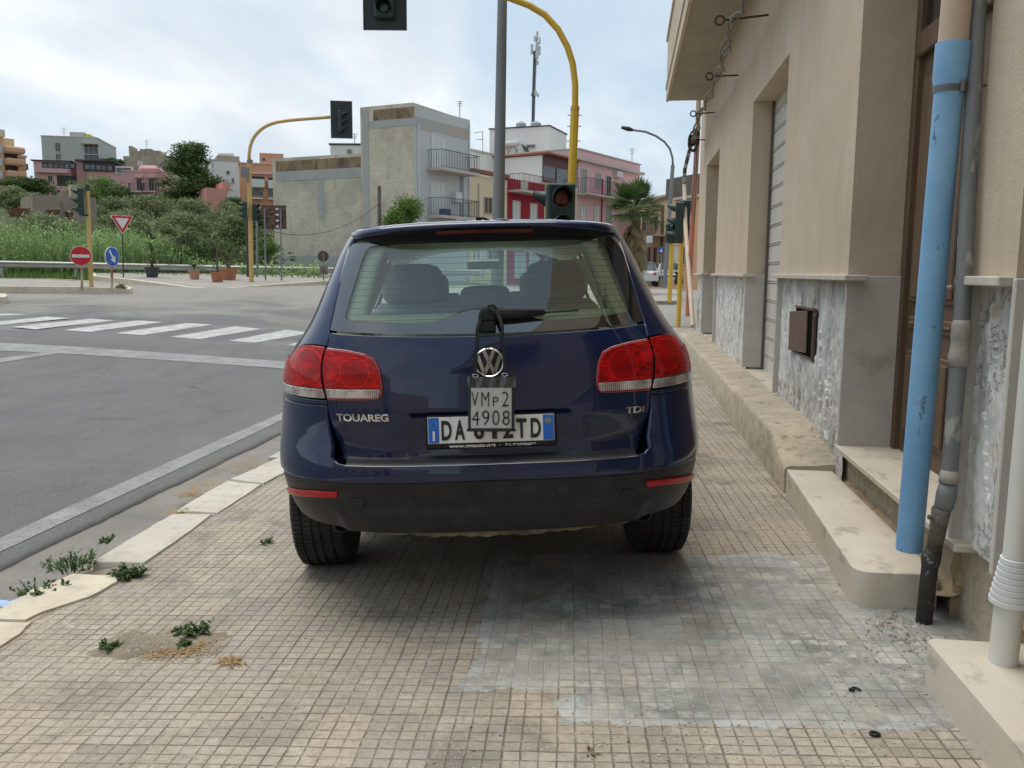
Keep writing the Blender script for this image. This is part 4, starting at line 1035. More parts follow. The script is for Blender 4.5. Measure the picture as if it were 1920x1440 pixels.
dk = m.vor(m.mapv(P, loc=(3, 1, 0)), 9, 'F1', 0); c = m.mix(m.math('MULTIPLY', m.math('LESS_THAN', dk, .055), .8), c, (.06, .045, .03))
h = m.math('SUBTRACT', m.math('MULTIPLY', m.noise(P, 38, 5, .7), .35), m.math('MULTIPLY', gm, 1.0)); h = m.math('ADD', h, m.math('MULTIPLY', rt_, .35)); h = m.math('ADD', h, m.math('MULTIPLY', cm, .9)); h = m.math('ADD', h, m.math('MULTIPLY', m.noise(P, 160, 3, .7), .16)); h = m.math('ADD', h, m.math('MULTIPLY', pf, .5))
m.p(base=c, rough=m.math('SUBTRACT', .9, m.math('MULTIPLY', patch, .08)), spec=.35, nrm=m.bump(h, .006, .9)); TILES = m.m
def kerb_in(y): return -2.56 - .008*y
b = MB(); rows = []
for k in range(170):
    y = -5 + 23.8*k/169; xi = kerb_in(y); L = [xi + (1.42-xi)*j/60 for j in range(61)]
    rows.append([Vector((x, y, TS(x, y) + .004*mnoise.noise(Vector((x*1.3, y*1.3, 0))) )) for x in L])
b.grid(rows); e = [Vector((p.x, p.y, p.z-.25)) for p in rows[-1]]; b.grid([rows[-1], e]); b.grid([[r[0] for r in rows], [r[0]-Vector((0, 0, .25)) for r in rows]])
setting(b, 'pavement', TILES, smooth=True)
# sandy dirt strip between kerb slabs and tiles
KST = pm('kerb_stone', (.50, .43, .32), (.60, .53, .41), 4, .85, bump=.01, bscale=9, c3=(.40, .36, .29), s3=10, t3=(.5, .75), kind='world')
KST2 = pm('kerb_stone_grey', (.46, .42, .35), (.54, .50, .42), 3, .85, bump=.012, bscale=7, c3=(.36, .33, .28), s3=12, t3=(.5, .75), kind='world')
DIRT = pm('sandy_dirt', (.27, .22, .16), (.20, .165, .12), 9, .95, bump=.012, bscale=60, c3=(.42, .37, .29), s3=70, t3=(.55, .65), kind='world')
b = MB(); rows = []
for k in range(200):
    y = -4 + 22.5*k/199; rows.append([Vector((x, y, TS(x, y)+dz + .004*mnoise.noise(Vector((x*9, y*9, 2))))) for x, dz in ((-3.02+.05*mnoise.noise(Vector((y*2, 0, 0))), -.10), (-2.80, -.045), (-2.6, -.012), (kerb_in(y)+.05+.06*mnoise.noise(Vector((y*3, 1, 0))), .0035), (kerb_in(y)+.075+.08*mnoise.noise(Vector((y*3, 1, 0))), -.003))])
b.grid(rows); setting(b, 'kerb_dirt', DIRT, smooth=True)
def slab(P, mat, h=.13, lift=.012, jag=.007):
    W_ = [hitf(px, py, TS) for px, py in P]; L = []
    for i, (p, q) in enumerate(zip(W_, W_[1:]+W_[:1])):
        n_ = max(1, int((q-p).length/.035))
        for k in range(n_):
            r_ = p.lerp(q, k/n_); nz = mnoise.noise(Vector((r_.x*9, r_.y*9, 1)))*jag + mnoise.noise(Vector((r_.x*40, r_.y*40, 1)))*jag*.5; L.append(Vector((r_.x+nz, r_.y+nz*.8, 0)))
    c_ = sum(L, Vector())/len(L); b = MB(); n_ = len(L); rings = []
    for f, dz in ((1.0, -h), (1.0, lift-.008), (.985, lift), (.6, lift+.002), (.25, lift+.001)):
        rings.append(b.vs([Vector((c_.x+(p.x-c_.x)*f, c_.y+(p.y-c_.y)*f, TS(c_.x+(p.x-c_.x)*f, c_.y+(p.y-c_.y)*f)+dz+.003*mnoise.noise(Vector((p.x*5, p.y*5, f*3))))) for p in L]))
    for q, w in zip(rings, rings[1:]):
        for j in range(n_): b.face((q+j, q+(j+1) % n_, w+(j+1) % n_, w+j))
    b.face([rings[-1]+j for j in range(n_)])
    o = b.build('kerb_stone', mat, smooth=True, angle=50); o['kind'] = 'structure'; return o
slab([(-120, 1240), (-60, 1190), (0, 1170), (60, 1172), (38, 1192), (0, 1216), (-90, 1262)], KST)
slab([(-70, 1178), (0, 1146), (60, 1110), (140, 1079), (215, 1083), (222, 1094), (170, 1122), (80, 1151), (48, 1167), (-20, 1166)], KST)
slab([(175, 1056), (250, 1010), (325, 966), (398, 967), (345, 1008), (270, 1058)], KST2)
slab([(330, 962), (380, 930), (428, 904), (490, 911), (450, 938), (408, 965)], KST2)
slab([(432, 901), (480, 880), (540, 852), (560, 872), (530, 890), (494, 909)], KST2)
for y0 in [-3.9, -2.65, -1.4, -.15, 1.1] + [6.6+1.25*k for k in range(9)]:
    k = int(y0*7)
    b = MB(); b.prism([(x, y, TS(x, y)+.01) for x, y in ((-2.95+.03*math.sin(k), y0), (kerb_in(y0)+.02, y0), (kerb_in(y0+1.2)+.02, y0+1.2), (-2.93, y0+1.2))], (0, 0, -.16)); o = b.build('kerb_stone', KST2, bevel=.008); o['kind'] = 'structure'

# ================================================================== THE BEIGE CORNER BUILDING
X0 = 1.33; LEDGE = 1.452
PLA = M('beige_plaster'); v = PLA.pos(); c = PLA.ramp(PLA.noise(v, .9, 6, .6), [(.35, (.525, .43, .32)), (.65, (.585, .485, .37))]); c = PLA.mix(PLA.ramp(PLA.noise(PLA.mapv(v, scale=(1, 1, .18)), 3.5, 5, .7), [(.50, 0.0), (.74, .55)]), c, (.42, .35, .265))
PLA.p(base=c, rough=.93, spec=.15, nrm=PLA.bump(PLA.math('ADD', PLA.noise(v, 70, 5, .7), PLA.math('MULTIPLY', PLA.noise(v, 2.5, 3, .5), 5.0)), .0035)); PLA = PLA.m
FLK = M('flaking_render'); v = FLK.pos(); sv = FLK.mapv(v, scale=(1, 1.5, .55))
c = FLK.ramp(FLK.noise(v, 2.2, 6, .65, .8), [(.34, (.50, .495, .46)), (.5, (.62, .615, .585)), (.62, (.72, .70, .64))]); c = FLK.mix(FLK.ramp(FLK.noise(sv, 4, 6, .75, .4), [(.58, 0.0), (.61, .8)]), c, (.44, .38, .29))
c = FLK.mix(FLK.ramp(FLK.noise(FLK.mapv(v, loc=(1, 4, 2)), 4, 5, .7), [(.62, 0.0), (.66, .8)]), c, (.62, .60, .53))
ck = FLK.noise(FLK.mapv(v, loc=(4, 0, 3), scale=(1, 1.7, .7)), 5, 7, .75, .35); ckm = FLK.ramp(ck, [(.30, 1.0), (.36, 0.0)])
ck2 = FLK.math('ABSOLUTE', FLK.math('SUBTRACT', FLK.noise(FLK.mapv(v, scale=(1, 1.3, .75)), 1.8, 7, .8, .3), .5)); ck2m = FLK.ramp(ck2, [(.002, 1.0), (.009, 0.0)])
cr_ = FLK.math('MAXIMUM', ckm, FLK.math('MULTIPLY', ck2m, .85)); c = FLK.mix(FLK.math('MULTIPLY', cr_, .60), c, (.16, .14, .11))
FLK.p(base=c, rough=.92, spec=.2, nrm=FLK.bump(FLK.math('SUBTRACT', FLK.math('ADD', FLK.noise(sv, 6, 7, .7, .2), FLK.math('MULTIPLY', FLK.noise(v, 60, 4, .7), .15)), FLK.math('MULTIPLY', cr_, .6)), .02, .8)); FLK = FLK.m
SLB = pm('grey_stone_slab', (.56, .53, .475), (.50, .47, .42), 6, .75, bump=.002, bscale=90, c3=(.31, .27, .22), s3=3, t3=(.62, .82), kind='world')
MRB = pm('cream_marble', (.57, .51, .42), (.51, .45, .36), 5, .55, bump=.0015, bscale=30, c3=(.36, .32, .265), s3=9, t3=(.58, .70), kind='world', stretch=(1, .6, 1), spec=.35)
CEM = pm('worn_cement', (.50, .42, .31), (.36, .31, .235), 3.5, .92, bump=.018, bscale=16, c3=(.24, .20, .15), s3=13, t3=(.55, .7), kind='world')
RUB = pm('tan_rubble', (.42, .32, .19), (.30, .23, .145), 7, .95, bump=.03, bscale=14, c3=(.16, .125, .09), s3=8, t3=(.60, .68), kind='world')
BLD = thing('corner_building', 'beige plastered corner building with flaking plinth, shutter and wooden door along the pavement', 'building', (X0, 9, 0))
OP = [(1.25, 3.18, .0, 3.3), (3.56, 5.48, .40, 3.6), (7.90, 10.05, .38, 3.34), (13.6, 15.75, .38, 3.34)]
YE = 17.3; DP = .50
b = MB(); edges = [-14.0] + [v_ for o_ in OP for v_ in o_[:2]] + [YE]
for k in range(0, len(edges), 2):
    b.box(X0, X0+DP, edges[k], edges[k+1], LEDGE, 4.0)
for (ya, yb, z0, z1) in OP: b.box(X0, X0+DP, ya, yb, z1, 4.0)
b.box(X0, X0+DP, -14, YE, 4.0, 7.6); b.box(X0+DP, 9, YE-.45, YE, -.2, 7.6); b.box(X0+DP+.02, 9, -14, YE-.5, 7.4, 7.6)
b.build('wall', PLA, BLD)
b = MB()
for (ya, yb, z0, z1) in OP[:1]+OP[3:]: b.box(X0+.32, X0+.36, ya-.02, yb+.02, z0, z1+.02)
b.build('recess_panel', pm('dim_panel', (.17, .14, .11), (.13, .11, .09), 5, .8), BLD)
# plinth faces with real relief
def relief(name, ya, yb, za, zb, mat, x=X0+.035, amp=.016, st=.018):
    ny = int((yb-ya)/st); nz = int((zb-za)/st); b = MB(); rows = []
    for j in range(nz+1):
        z = za+(zb-za)*j/nz; r_ = []
        for i in range(ny+1):
            y = ya+(yb-ya)*i/ny; n1_ = mnoise.fractal(Vector((y*2.2, z*.9, 1.3)), 1.0, 2.0, 5); n2_ = mnoise.noise(Vector((y*9, z*3.5, 7))); chip = amp*(1 if n1_ > .12 else 0) + amp*.6*(1 if n2_ > .25 else 0)
            e = min(1, min(y-ya, yb-y, zb-z)/.03); r_.append(Vector((x + chip*max(0, e) + amp*.35*mnoise.noise(Vector((y*25, z*18, 3))) + amp*.8*max(0, .35-z)*mnoise.noise(Vector((y*7, z*7, 3)))*2, y, z)))
        rows.append(r_)
    b.grid(rows); return b.build(name, mat, BLD, smooth=False)
relief('plinth', 5.50, 7.90, .10, 1.44, FLK); relief('plinth', 10.05, 13.6, .2, 1.44, FLK); relief('plinth', 15.75, YE, .2, 1.44, FLK); relief('plinth', 3.18, 3.56, .38, 1.44, FLK, st=.010); relief('plinth', -14, 1.25, 0, 1.44, FLK, st=.06)
relief('rubble_base', 2.2, 3.66, -.05, .40, RUB, x=X0+.05, amp=.035, st=.014)
b = MB()
for (ya, yb) in ((3.18, 3.56), (5.48, 7.90), (10.05, 13.6), (15.75, YE)): b.box(X0+.075, X0+DP, ya+.003, yb-.003, -.1, 1.44)
b.box(X0+.10, X0+DP, 1.2, 3.6, -.1, .36); b.box(X0+.08, X0+DP, -14, 1.25, -.2, 1.44); b.box(X0+.07, X0+DP, 3.50, 5.6, -.1, .36); b.box(X0+.10, X0+DP, 7.8, 10.1, -.1, .33); b.box(X0+.10, X0+DP, 13.5, 15.8, -.1, .33)
b.build('plinth_core', CEM, BLD)
for (ya, yb) in ((3.19, 3.60), (5.33, 7.97), (9.90, 13.7), (15.62, YE+.03), (-14, 1.2)):
    b = MB(); b.box(X0-.055, X0+.08, ya, yb, LEDGE-.032, LEDGE+.004, bev=.005); b.build('ledge', pm('ledge_stone', (.55, .50, .42), (.46, .42, .35), 7, .7, bump=.002, bscale=40, kind='world'), BLD)
for (y1, x1) in ((5.48, X0+.325), (10.05, X0+.22), (15.75, X0+.26), (3.18, X0+.30)):
    b = MB(); b.box(X0-.012, x1, y1-.028, y1-.001, .39, LEDGE-.002, bev=.004); b.build('reveal_slab', SLB, BLD)
for y1 in (7.90, 13.6, 3.56):
    b = MB(); b.box(X0-.012, X0+.22, y1+.001, y1+.028, .39, LEDGE-.034, bev=.004); b.build('reveal_slab', SLB, BLD)
# door sill and shutter sills
for (ya, yb, x0_, x1_, z) in ((3.48, 5.50, X0-.02, X0+.40, .40), (7.93, 10.02, X0+.03, X0+.40, .372), (13.62, 15.7, X0+.03, X0+.4, .372)):
    b = MB(); b.box(x0_, x1_, ya, yb, z-.035, z, bev=.006); b.build('sill', MRB, BLD)
# rolling shutter
SHM = pm('shutter_metal', (.58, .555, .50), (.50, .475, .425), 4, .55, metal=.0, bump=.001, c3=(.34, .30, .24), s3=7, t3=(.6, .8), kind='world', stretch=(1, 1, .5))
b = MB(); rows = []; z = .375; xs_ = X0+.23
while z < 3.36:
    for dx, dz in ((0, 0), (0, .148), (.012, .152), (.012, .160), (-.004, .163), (-.006, .172), (.012, .176), (.012, .184), (-.004, .187), (-.004, .196), (0, .200)): rows.append([Vector((xs_+dx, y, z+dz)) for y in (7.91, 10.04)])
    z += .205
b.grid(rows); b.build('rolling_shutter', SHM, BLD)
for y in (7.93, 10.0):
    b = MB(); b.box(xs_-.03, xs_+.03, y, y+.03, .37, 3.34); b.build('shutter_guide', pm('guide_metal', (.12, .11, .10), None, 9, .6), BLD)
# wooden door
WD = pm('brown_wood', (.155, .098, .060), (.105, .066, .040), 5, .55, bump=.0025, bscale=40, kind='world', stretch=(1, 3, .35), spec=.3)
DR = MB(); xd = X0+.335; DR.box(xd, xd+.04, 3.62, 5.42, .40, 2.72); DRO = DR.build('door', WD, BLD)
b = MB()
for (ya, yb) in ((5.40, 5.477), (3.563, 3.64)): b.box(xd-.035, xd+.05, ya, yb, .40, 3.6, bev=.006)
b.box(xd-.045, xd+.05, 3.62, 5.42, 2.70, 2.84, bev=.01); b.box(xd-.03, xd+.05, 3.6, 5.45, 3.5, 3.6); b.box(xd-.03, xd+.05, 4.47, 4.56, 2.84, 3.5); b.build('door_frame', WD, DRO)
for yc in (3.86, 4.29, 4.75, 5.18):
    for (za, zb) in ((.52, 1.02), (1.14, 1.22), (1.30, 2.58)):
        b = MB(); w_ = .155; b.box(xd-.018, xd+.002, yc-w_, yc+w_, za, zb, bev=.012); b.box(xd-.030, xd-.015, yc-w_+.045, yc+w_-.045, za+.03, zb-.03, bev=.01); b.build('door_panel', WD, DRO)
b = MB(); b.box(xd+.0, xd+.02, 3.62, 5.42, 2.84, 3.5); b.build('transom_glass', pm('dim_glass', (.03, .03, .03), None, 9, .12, spec=.8), DRO)
b = MB(); b.tube([(xd-.07, 4.62, 1.40), (xd-.07, 4.50, 1.40)], .012, 8); b.tube([(xd-.07, 4.56, 1.40), (xd, 4.56, 1.40)], .012, 8); b.build('handle', CHROME, DRO)
# meter cupboard
b = MB(); b.box(X0+.028, X0+.055, 6.52, 7.20, .84, 1.19); b.build('meter_recess', GAP, BLD)
b = MB(); mt = Matrix.Translation((X0+.020, 6.68, .865)) @ Matrix.Rotation(R(.6), 4, 'Z') @ Matrix.Rotation(R(-3), 4, 'X'); b.box(-.006, .006, 0, .66, 0, .32, mt, bev=.003); b.build('meter_door', pm('rusty_brown', (.14, .075, .05), (.10, .06, .045), 8, .7, bump=.003, c3=(.32, .28, .24), s3=20, t3=(.62, .7)), BLD)
b = MB()
for (ya, yb, za, zb) in ((6.50, 7.22, 1.19, 1.205), (6.50, 7.22, .825, .84), (6.495, 6.52, .825, 1.205)): b.box(X0+.022, X0+.045, ya, yb, za, zb)
b.build('meter_frame', MATS['rusty_brown'], BLD)
# balconies (one over the far end of the wall, one further back along the street)
BAP = pm('balcony_plaster', (.40, .345, .265), (.34, .29, .22), 2, .9, bump=.002, kind='world')
for (ya, yb) in ((6.5, 16.5), (-11, -2)):
    b = MB(); b.box(.66, X0, ya, yb, 4.60, 4.78); bs = b.build('balcony_slab', BAP, BLD)
    b = MB(); b.box(.615, .66, ya, yb+.02, 4.585, 5.65); b.box(.66, X0, yb-.05, yb+.02, 4.785, 5.65); b.build('parapet', PLA, bs)
    b = MB(); b.box(.585, .72, ya, yb+.05, 5.65, 5.72); b.box(.595, .615, ya, yb+.03, 4.80, 4.86); b.build('parapet_trim', MATS['ledge_stone'], bs)
for yc in (-9, -5.5, 4.5, 8.5, 12.5):
    b = MB(); b.box(X0-.02, X0-.002, yc-.75, yc+.75, 4.85, 7.0); w_ = b.build('upper_window', pm('window_dark', (.03, .03, .032), (.06, .06, .06), 2, .2), BLD)
    for s_ in (-.78, .72): b = MB(); b.box(X0-.05, X0-.001, yc+s_, yc+s_+.06, 4.85, 7.05); b.build('window_frame', WD, w_)
# raised kerb under the wall
b = MB(); rows = []
for k in range(190):
    y = 5.66 + 10.6*k/189; xo = 1.045 - .006*(y-5.6) + .012*mnoise.noise(Vector((y*1.2, 0, 5))) + .006*mnoise.noise(Vector((y*8, 0, 5))); zt = .215 + .135*ss(y, 5.66, 6.35) + .012*mnoise.noise(Vector((y*2.5, 3, 0))); n_ = lambda a: .010*mnoise.noise(Vector((a*12, y*9, 1)))
    rows.append([Vector((xo-.01, y, TS(1, y)-.1)), Vector((xo+n_(.1)*.5, y, TS(1, y)+.03)), Vector((xo+n_(.5)*.6, y, zt-.03)), Vector((xo+.012, y, zt-.008)), Vector((xo+.04, y, zt+n_(1)*.4)), Vector((xo+.10, y, zt+n_(2))), Vector((xo+.18, y, zt+n_(3)+.005)), Vector((X0-.06, y, zt+n_(4)+.01)), Vector((X0+.04, y, zt+n_(5)+.02)), Vector((X0+.2, y, zt+.01))])
b.grid(rows); b.grid([rows[0], [Vector((p.x, p.y-.02, TS(1, 5)-.1)) for p in rows[0]]]); b.grid([rows[-1], [Vector((p.x, p.y+.02, TS(1, 16)-.1)) for p in rows[-1]]])
setting(b, 'raised_kerb', CEM, smooth=True)
b = MB(); rows = []
for k in range(60):
    y = 3.6+2.15*k/59; rows.append([Vector((x, y, .13 + .03*mnoise.noise(Vector((x*14, y*12, 0))) + .05*ss(x, 1.33, 1.42))) for x in (1.27, 1.30, 1.34, 1.37, 1.41, 1.45)])
b.grid(rows); setting(b, 'rubble_gap', RUB, smooth=True)
# stone steps
def step(label, P, z0, z1, rr):
    P = rounded([(x, y) if len(q) == 2 else q for q in P for x, y in [q[:2]]], rr, 5)
    b = MB(); n_ = len(P); rings = []; cx = sum(p[0] for p in P)/n_; cy = sum(p[1] for p in P)/n_
    for f, z in ((0, z0), (0, z1-.006), (.0015, z1-.0015), (.005, z1)):
        rings.append(b.vs([Vector((p[0]+(cx-p[0])*f*2, p[1]+math.copysign(min(abs(cy-p[1]), f), cy-p[1]), z)) for p in P]))
    for q, w in zip(rings, rings[1:]):
        for j in range(n_): b.face((q+j, q+(j+1) % n_, w+(j+1) % n_, w+j))
    b.face([rings[-1]+j for j in range(n_)])
    o = b.build('stone_step', MRB, smooth=True, angle=35); return tag(o, label, 'step', 'stone steps along the wall')
p1_, p2_, p3_ = aZ(1475, 880, .19), aZ(1603, 1072, .19), aZ(1727, 1052, .19)
step('long cream stone step in front of the wooden door, behind the blue pipe', [(p1_.x, 5.67), (p2_.x, p2_.y, .09), (1.345, p2_.y+.01, .012), (1.345, 5.67, .012)], -.02, .19, .02)
q1, q2 = aZ(1733, 1195, .19), aZ(1920, 1413, .19); dx = (q2.x-q1.x)/(q2.y-q1.y)
step('broad cream stone step nearest the camera, at the foot of the white ribbed pipe', [(q1.x, q1.y, .05), (q1.x+dx*(1.1-q1.y), 1.1), (1.70, 1.1), (1.42, 3.04, .02)], -.03, .19, .02)

# ---- pipes on the wall
def pipe_thing(name, label, parts, cat='pipe'):
    t = thing(name, label, cat, parts[0][1][0])
    for nm, pts, r, mat, rads in parts:
        b = MB(); b.tube(pts, r, 22, rads=rads); b.build(nm, mat, t, smooth=True, angle=50)
    return t
BLU = M('weathered_blue'); v = BLU.pos(); c = BLU.ramp(BLU.noise(v, 2.0, 5, .6), [(.35, (.16, .35, .57)), (.65, (.24, .45, .66))]); c = BLU.mix(BLU.ramp(BLU.noise(BLU.mapv(v, scale=(1, 1, .5)), 11, 5, .7), [(.63, 0.0), (.66, .7)]), c, (.06, .09, .14)); c = BLU.mix(BLU.ramp(BLU.noise(BLU.mapv(v, loc=(5, 5, 5)), 26, 5, .7), [(.55, 0.0), (.76, .4)]), c, (.42, .52, .60))
BLU.p(base=c, rough=.55, spec=.35, nrm=BLU.bump(BLU.noise(v, 40, 4, .6), .001)); BLU = BLU.m
PP = pm('pink_plastic', (.52, .40, .30), (.47, .36, .275), 3, .6, kind='world')
bt, bb = aX(1787, 80, 1.205), aX(1705, 1022, 1.205); bd = (bt-bb).normalized()
BP = thing('drain_pipe', 'wide blue plastic drainpipe with a band clamp beside the wooden door', 'pipe', (bb.x, bb.y, .2))
b = MB(); rb = .0525; b.tube([bb-bd*.02, bb, bt-bd*.20, bt-bd*.155, bt-bd*.13, bt], rb, 30, rads=[rb, rb, rb, rb+.004, rb+.009, rb+.009]); b.build('pipe', BLU, BP, smooth=True, angle=50)
b = MB(); b.tube([bt-bd*.05, bt+bd*.7, bt+bd*2.2], rb+.001, 26); b.build('upper_pipe', PP, BP, smooth=True, angle=50)
cl0 = aX(1783, 165, 1.205); cl0 = bt - bd*((bt.z-cl0.z)/bd.z); b = MB(); b.tube([cl0-bd*.012, cl0+bd*.012], rb+.005, 26); b.tube([cl0+Vector((.05, -.02, 0)), cl0+Vector((.15, -.02, .01))], .006, 6); b.tube([cl0+Vector((.03, -.055, -.02)), cl0+Vector((.03, -.055, .02))], .01, 6); b.build('band_clamp', pm('clamp_steel', (.16, .16, .16), None, 9, .45, metal=.5), BP, smooth=True, angle=40)
GAL = pm('galvanised', (.205, .215, .215), (.155, .165, .165), 8, .6, metal=.25, c3=(.36, .345, .31), s3=11, t3=(.60, .66), kind='world', stretch=(1, 1, .5))
g0, g1, g2 = aX(1838, -80, 1.285), aX(1803, 610, 1.285), aX(1779, 905, 1.275); rg = .030
GP = thing('drain_pipe', 'grey galvanised downpipe on the wall just right of the blue pipe', 'pipe', (g2.x, g2.y, .4))
b = MB(); b.tube([g0+(g0-g1).normalized()*1.2, g0, g1], rg, 20); b.tube([g1, g2], rg, 20); b.build('pipe', GAL, GP, smooth=True, angle=50)
gd = (g1-g2).normalized(); b = MB(); b.tube([g1+gd*.02, g1, g1-gd*.05, g1-gd*.055, g1-gd*.10, g1-gd*.12, g1-gd*.16], rg, 20, rads=[rg+.001, rg+.006, rg+.006, rg+.004, rg+.005, rg+.011, rg+.004]); b.build('pipe_collar', pm('mortar_grey', (.33, .31, .27), (.25, .235, .20), 9, .85, bump=.006, bscale=40, kind='world'), GP, smooth=True); b = MB(); b.tube([g2+gd*.05, g2+gd*.02, g2], rg, 20, rads=[rg+.001, rg+.007, rg+.007]); b.build('pipe_collar', pm('mortar_grey', (.33, .31, .27), (.25, .235, .20), 9, .85, bump=.006, bscale=40, kind='world'), GP, smooth=True)
e0, e1 = aX(1770, 948, 1.27), aX(1762, 962, 1.26); b = MB(); b.tube([g2, g2.lerp(e0, .5), e0, e1], rg, 18, rads=[rg+.003, rg+.008, rg+.006, rg]); b.build('elbow', GAL, GP, smooth=True)
k0, k1, k2, k3 = aX(1765, 955, 1.255), aX(1752, 1030, 1.255), aX(1745, 1048, 1.25), aX(1733, 1155, 1.245)
BK = thing('drain_pipe', 'short battered black pipe stub reaching the pavement under the grey pipe', 'pipe', (k3.x, k3.y, k3.z))
b = MB(); b.tube([k0, k0.lerp(k1, .4), k1], .034, 16, rads=[.036, .033, .028]); b.tube([k0+Vector((-.05, -.01, -.03)), k0+Vector((.02, 0, -.04))], .010, 8); b.build('rusty_joint', pm('rusty_joint', (.20, .18, .15), (.09, .07, .055), 20, .85, bump=.02, bscale=45, c3=(.23, .11, .05), s3=14, t3=(.60, .66), kind='world'), BK, smooth=True)
b = MB(); b.tube([k1, k2, k2.lerp(k3, .15), k3+Vector((0, 0, -.03))], .034, 18, rads=[.030, .038, .032, .032]); b.build('pipe', pm('black_iron', (.022, .023, .025), (.04, .04, .04), 12, .6, bump=.004, bscale=50, c3=(.30, .29, .27), s3=26, t3=(.62, .66), kind='world'), BK, smooth=True)
w0, w1, w2, w3 = aX(1932, 700, 1.26), aX(1903, 1045, 1.26), aX(1893, 1130, 1.26), aX(1885, 1192, 1.26); wd = (w0-w3).normalized()
WP = thing('drain_pipe', 'pale plastic pipe with a ribbed white collar standing at the nearest stone step', 'pipe', (w3.x, w3.y, .1))
b = MB(); b.tube([w0+wd*3.2, w1], .036, 24); b.tube([w2+wd*.03, w3-wd*.10], .044, 24); b.build('pipe', pm('pale_plastic', (.62, .62, .57), (.57, .57, .52), 3, .5, kind='world'), WP, smooth=True, angle=50)
b = MB(); P_ = []; Rr_ = []
for k in range(8):
    t0 = w2.lerp(w1, k/8.0); t1 = w2.lerp(w1, (k+.86)/8.0); r0 = .062 - .0028*k; P_ += [t0, t0+wd*.001, t1, t1+wd*.001]; Rr_ += [r0-.004, r0, r0, r0-.005]
b.tube(P_, .05, 28, rads=Rr_); b.build('ribbed_collar', pm('white_plastic', (.66, .67, .67), (.60, .61, .61), 4, .45, kind='world'), WP, smooth=True, angle=30)

# conduits at the far corner
o0, o1 = aX(1308, 250, 1.29), aX(1289, 592, 1.29)
OPp = pipe_thing('drain_pipe', 'faded orange downpipe at the far corner of the beige building', [('pipe', [o1, o0.lerp(o1, .2), o0], .052, pm('faded_orange', (.55, .17, .09), (.60, .26, .17), 2, .6, kind='world'), None), ('upper_pipe', [o0, o0+Vector((0, 0, 2.4))], .050, PP, None)])
c0_, c1_, c2_ = aX(1283, 345, 1.22), aX(1285, 420, 1.22), aX(1299, 612, 1.24)
pipe_thing('conduit', 'thin beige cable conduit leaning from the pavement up the building corner', [('pipe', [c2_, c1_, c0_], .045, PP, None), ('taped_cable', [c0_, aX(1284, 318, 1.21), aX(1292, 285, 1.2), aX(1300, 262, 1.18)], .04, pm('taped_cable', (.02, .02, .02), (.42, .42, .40), 11, .6, stops=(.49, .51), kind='world', stretch=(.2, .2, 1)), [.045, .042, .04, .03])], 'conduit')
CAB = pm('old_cable', (.16, .135, .11), (.30, .27, .23), 20, .8, kind='world')
RUST = pm('rusted_iron', (.09, .055, .04), (.06, .04, .03), 20, .85, kind='world')
rings_ = [((1358, 38), (1441, 28)), ((1337, 143), (1384, 141)), ((1305, 213), (1340, 211)), ((1300, 262), (1322, 262))]
RP = []
for (a, w_) in rings_:
    pw = aX(w_[0], w_[1], X0-.001); pe = aY(a[0], a[1], pw.y); RP.append(pe.lerp(pw, .25))
    t = thing('cable_hook', ['rusty ringed hook highest on the wall, under the balcony', 'rusty ringed hook just below the far end of the balcony', 'ringed hook on the wall at the end of the balcony', 'lowest ringed hook, at the tangle of black cables'][len(RP)-1], 'hook', pw, group='cable hooks on the beige wall')
    b = MB(); b.tube([pw, pe], .011, 8); b.build('rod', RUST, t); b = MB(); rr = .045; b.tube([pe+Vector((rr*math.cos(R(30*k))-rr, 0, rr*math.sin(R(30*k)))) for k in range(13)], .011, 6); b.build('ring', RUST, t)
t = thing('cable_bundle', 'twisted old cables sagging along the beige wall under the balcony', 'cables', RP[0])
top_ = aX(1432, -60, 1.10)
for s_ in range(3):
    b = MB(); pts = []
    ch = [top_] + RP
    for p, q in zip(ch, ch[1:]):
        for k in range(14):
            f = k/14; g = p.lerp(q, f); g.z -= (.10+.05*s_)*4*f*(1-f)*.6; a = k*1.1+s_*2.1; g += Vector((.03*math.cos(a)-.03*s_, .02*s_, .03*math.sin(a))); pts.append(g)
    pts.append(RP[-1]); b.tube(pts, .014, 6); b.build('cable', CAB, t, smooth=True)
b = MB()
for k in range(5):
    ctr = RP[3] + Vector((-.05+.05*mnoise.noise(Vector((k, 0, 0))), 0, .05*k-.1)); r_ = .10+.03*(k % 2)
    b.tube([ctr + Vector((r_*.7*math.cos(R(30*j)), .05*math.sin(R(47*j+k)), r_*math.sin(R(30*j+10*k)))) for j in range(13)], .018, 6)
b.build('cable_coil', pm('black_cable', (.02, .02, .02), (.05, .05, .05), 9, .6), t, smooth=True)
for i, (dx, nm) in enumerate(((.0, 'a'), (-.03, 'b'))):
    b = MB(); p = RP[3]; e = aX(1293+8*i, 420, 1.25-.02*i); b.tube([p, p.lerp(e, .4)+Vector((.02, 0, -.05)), e], .016, 6); b.build('hanging_cable', CAB, t, smooth=True)

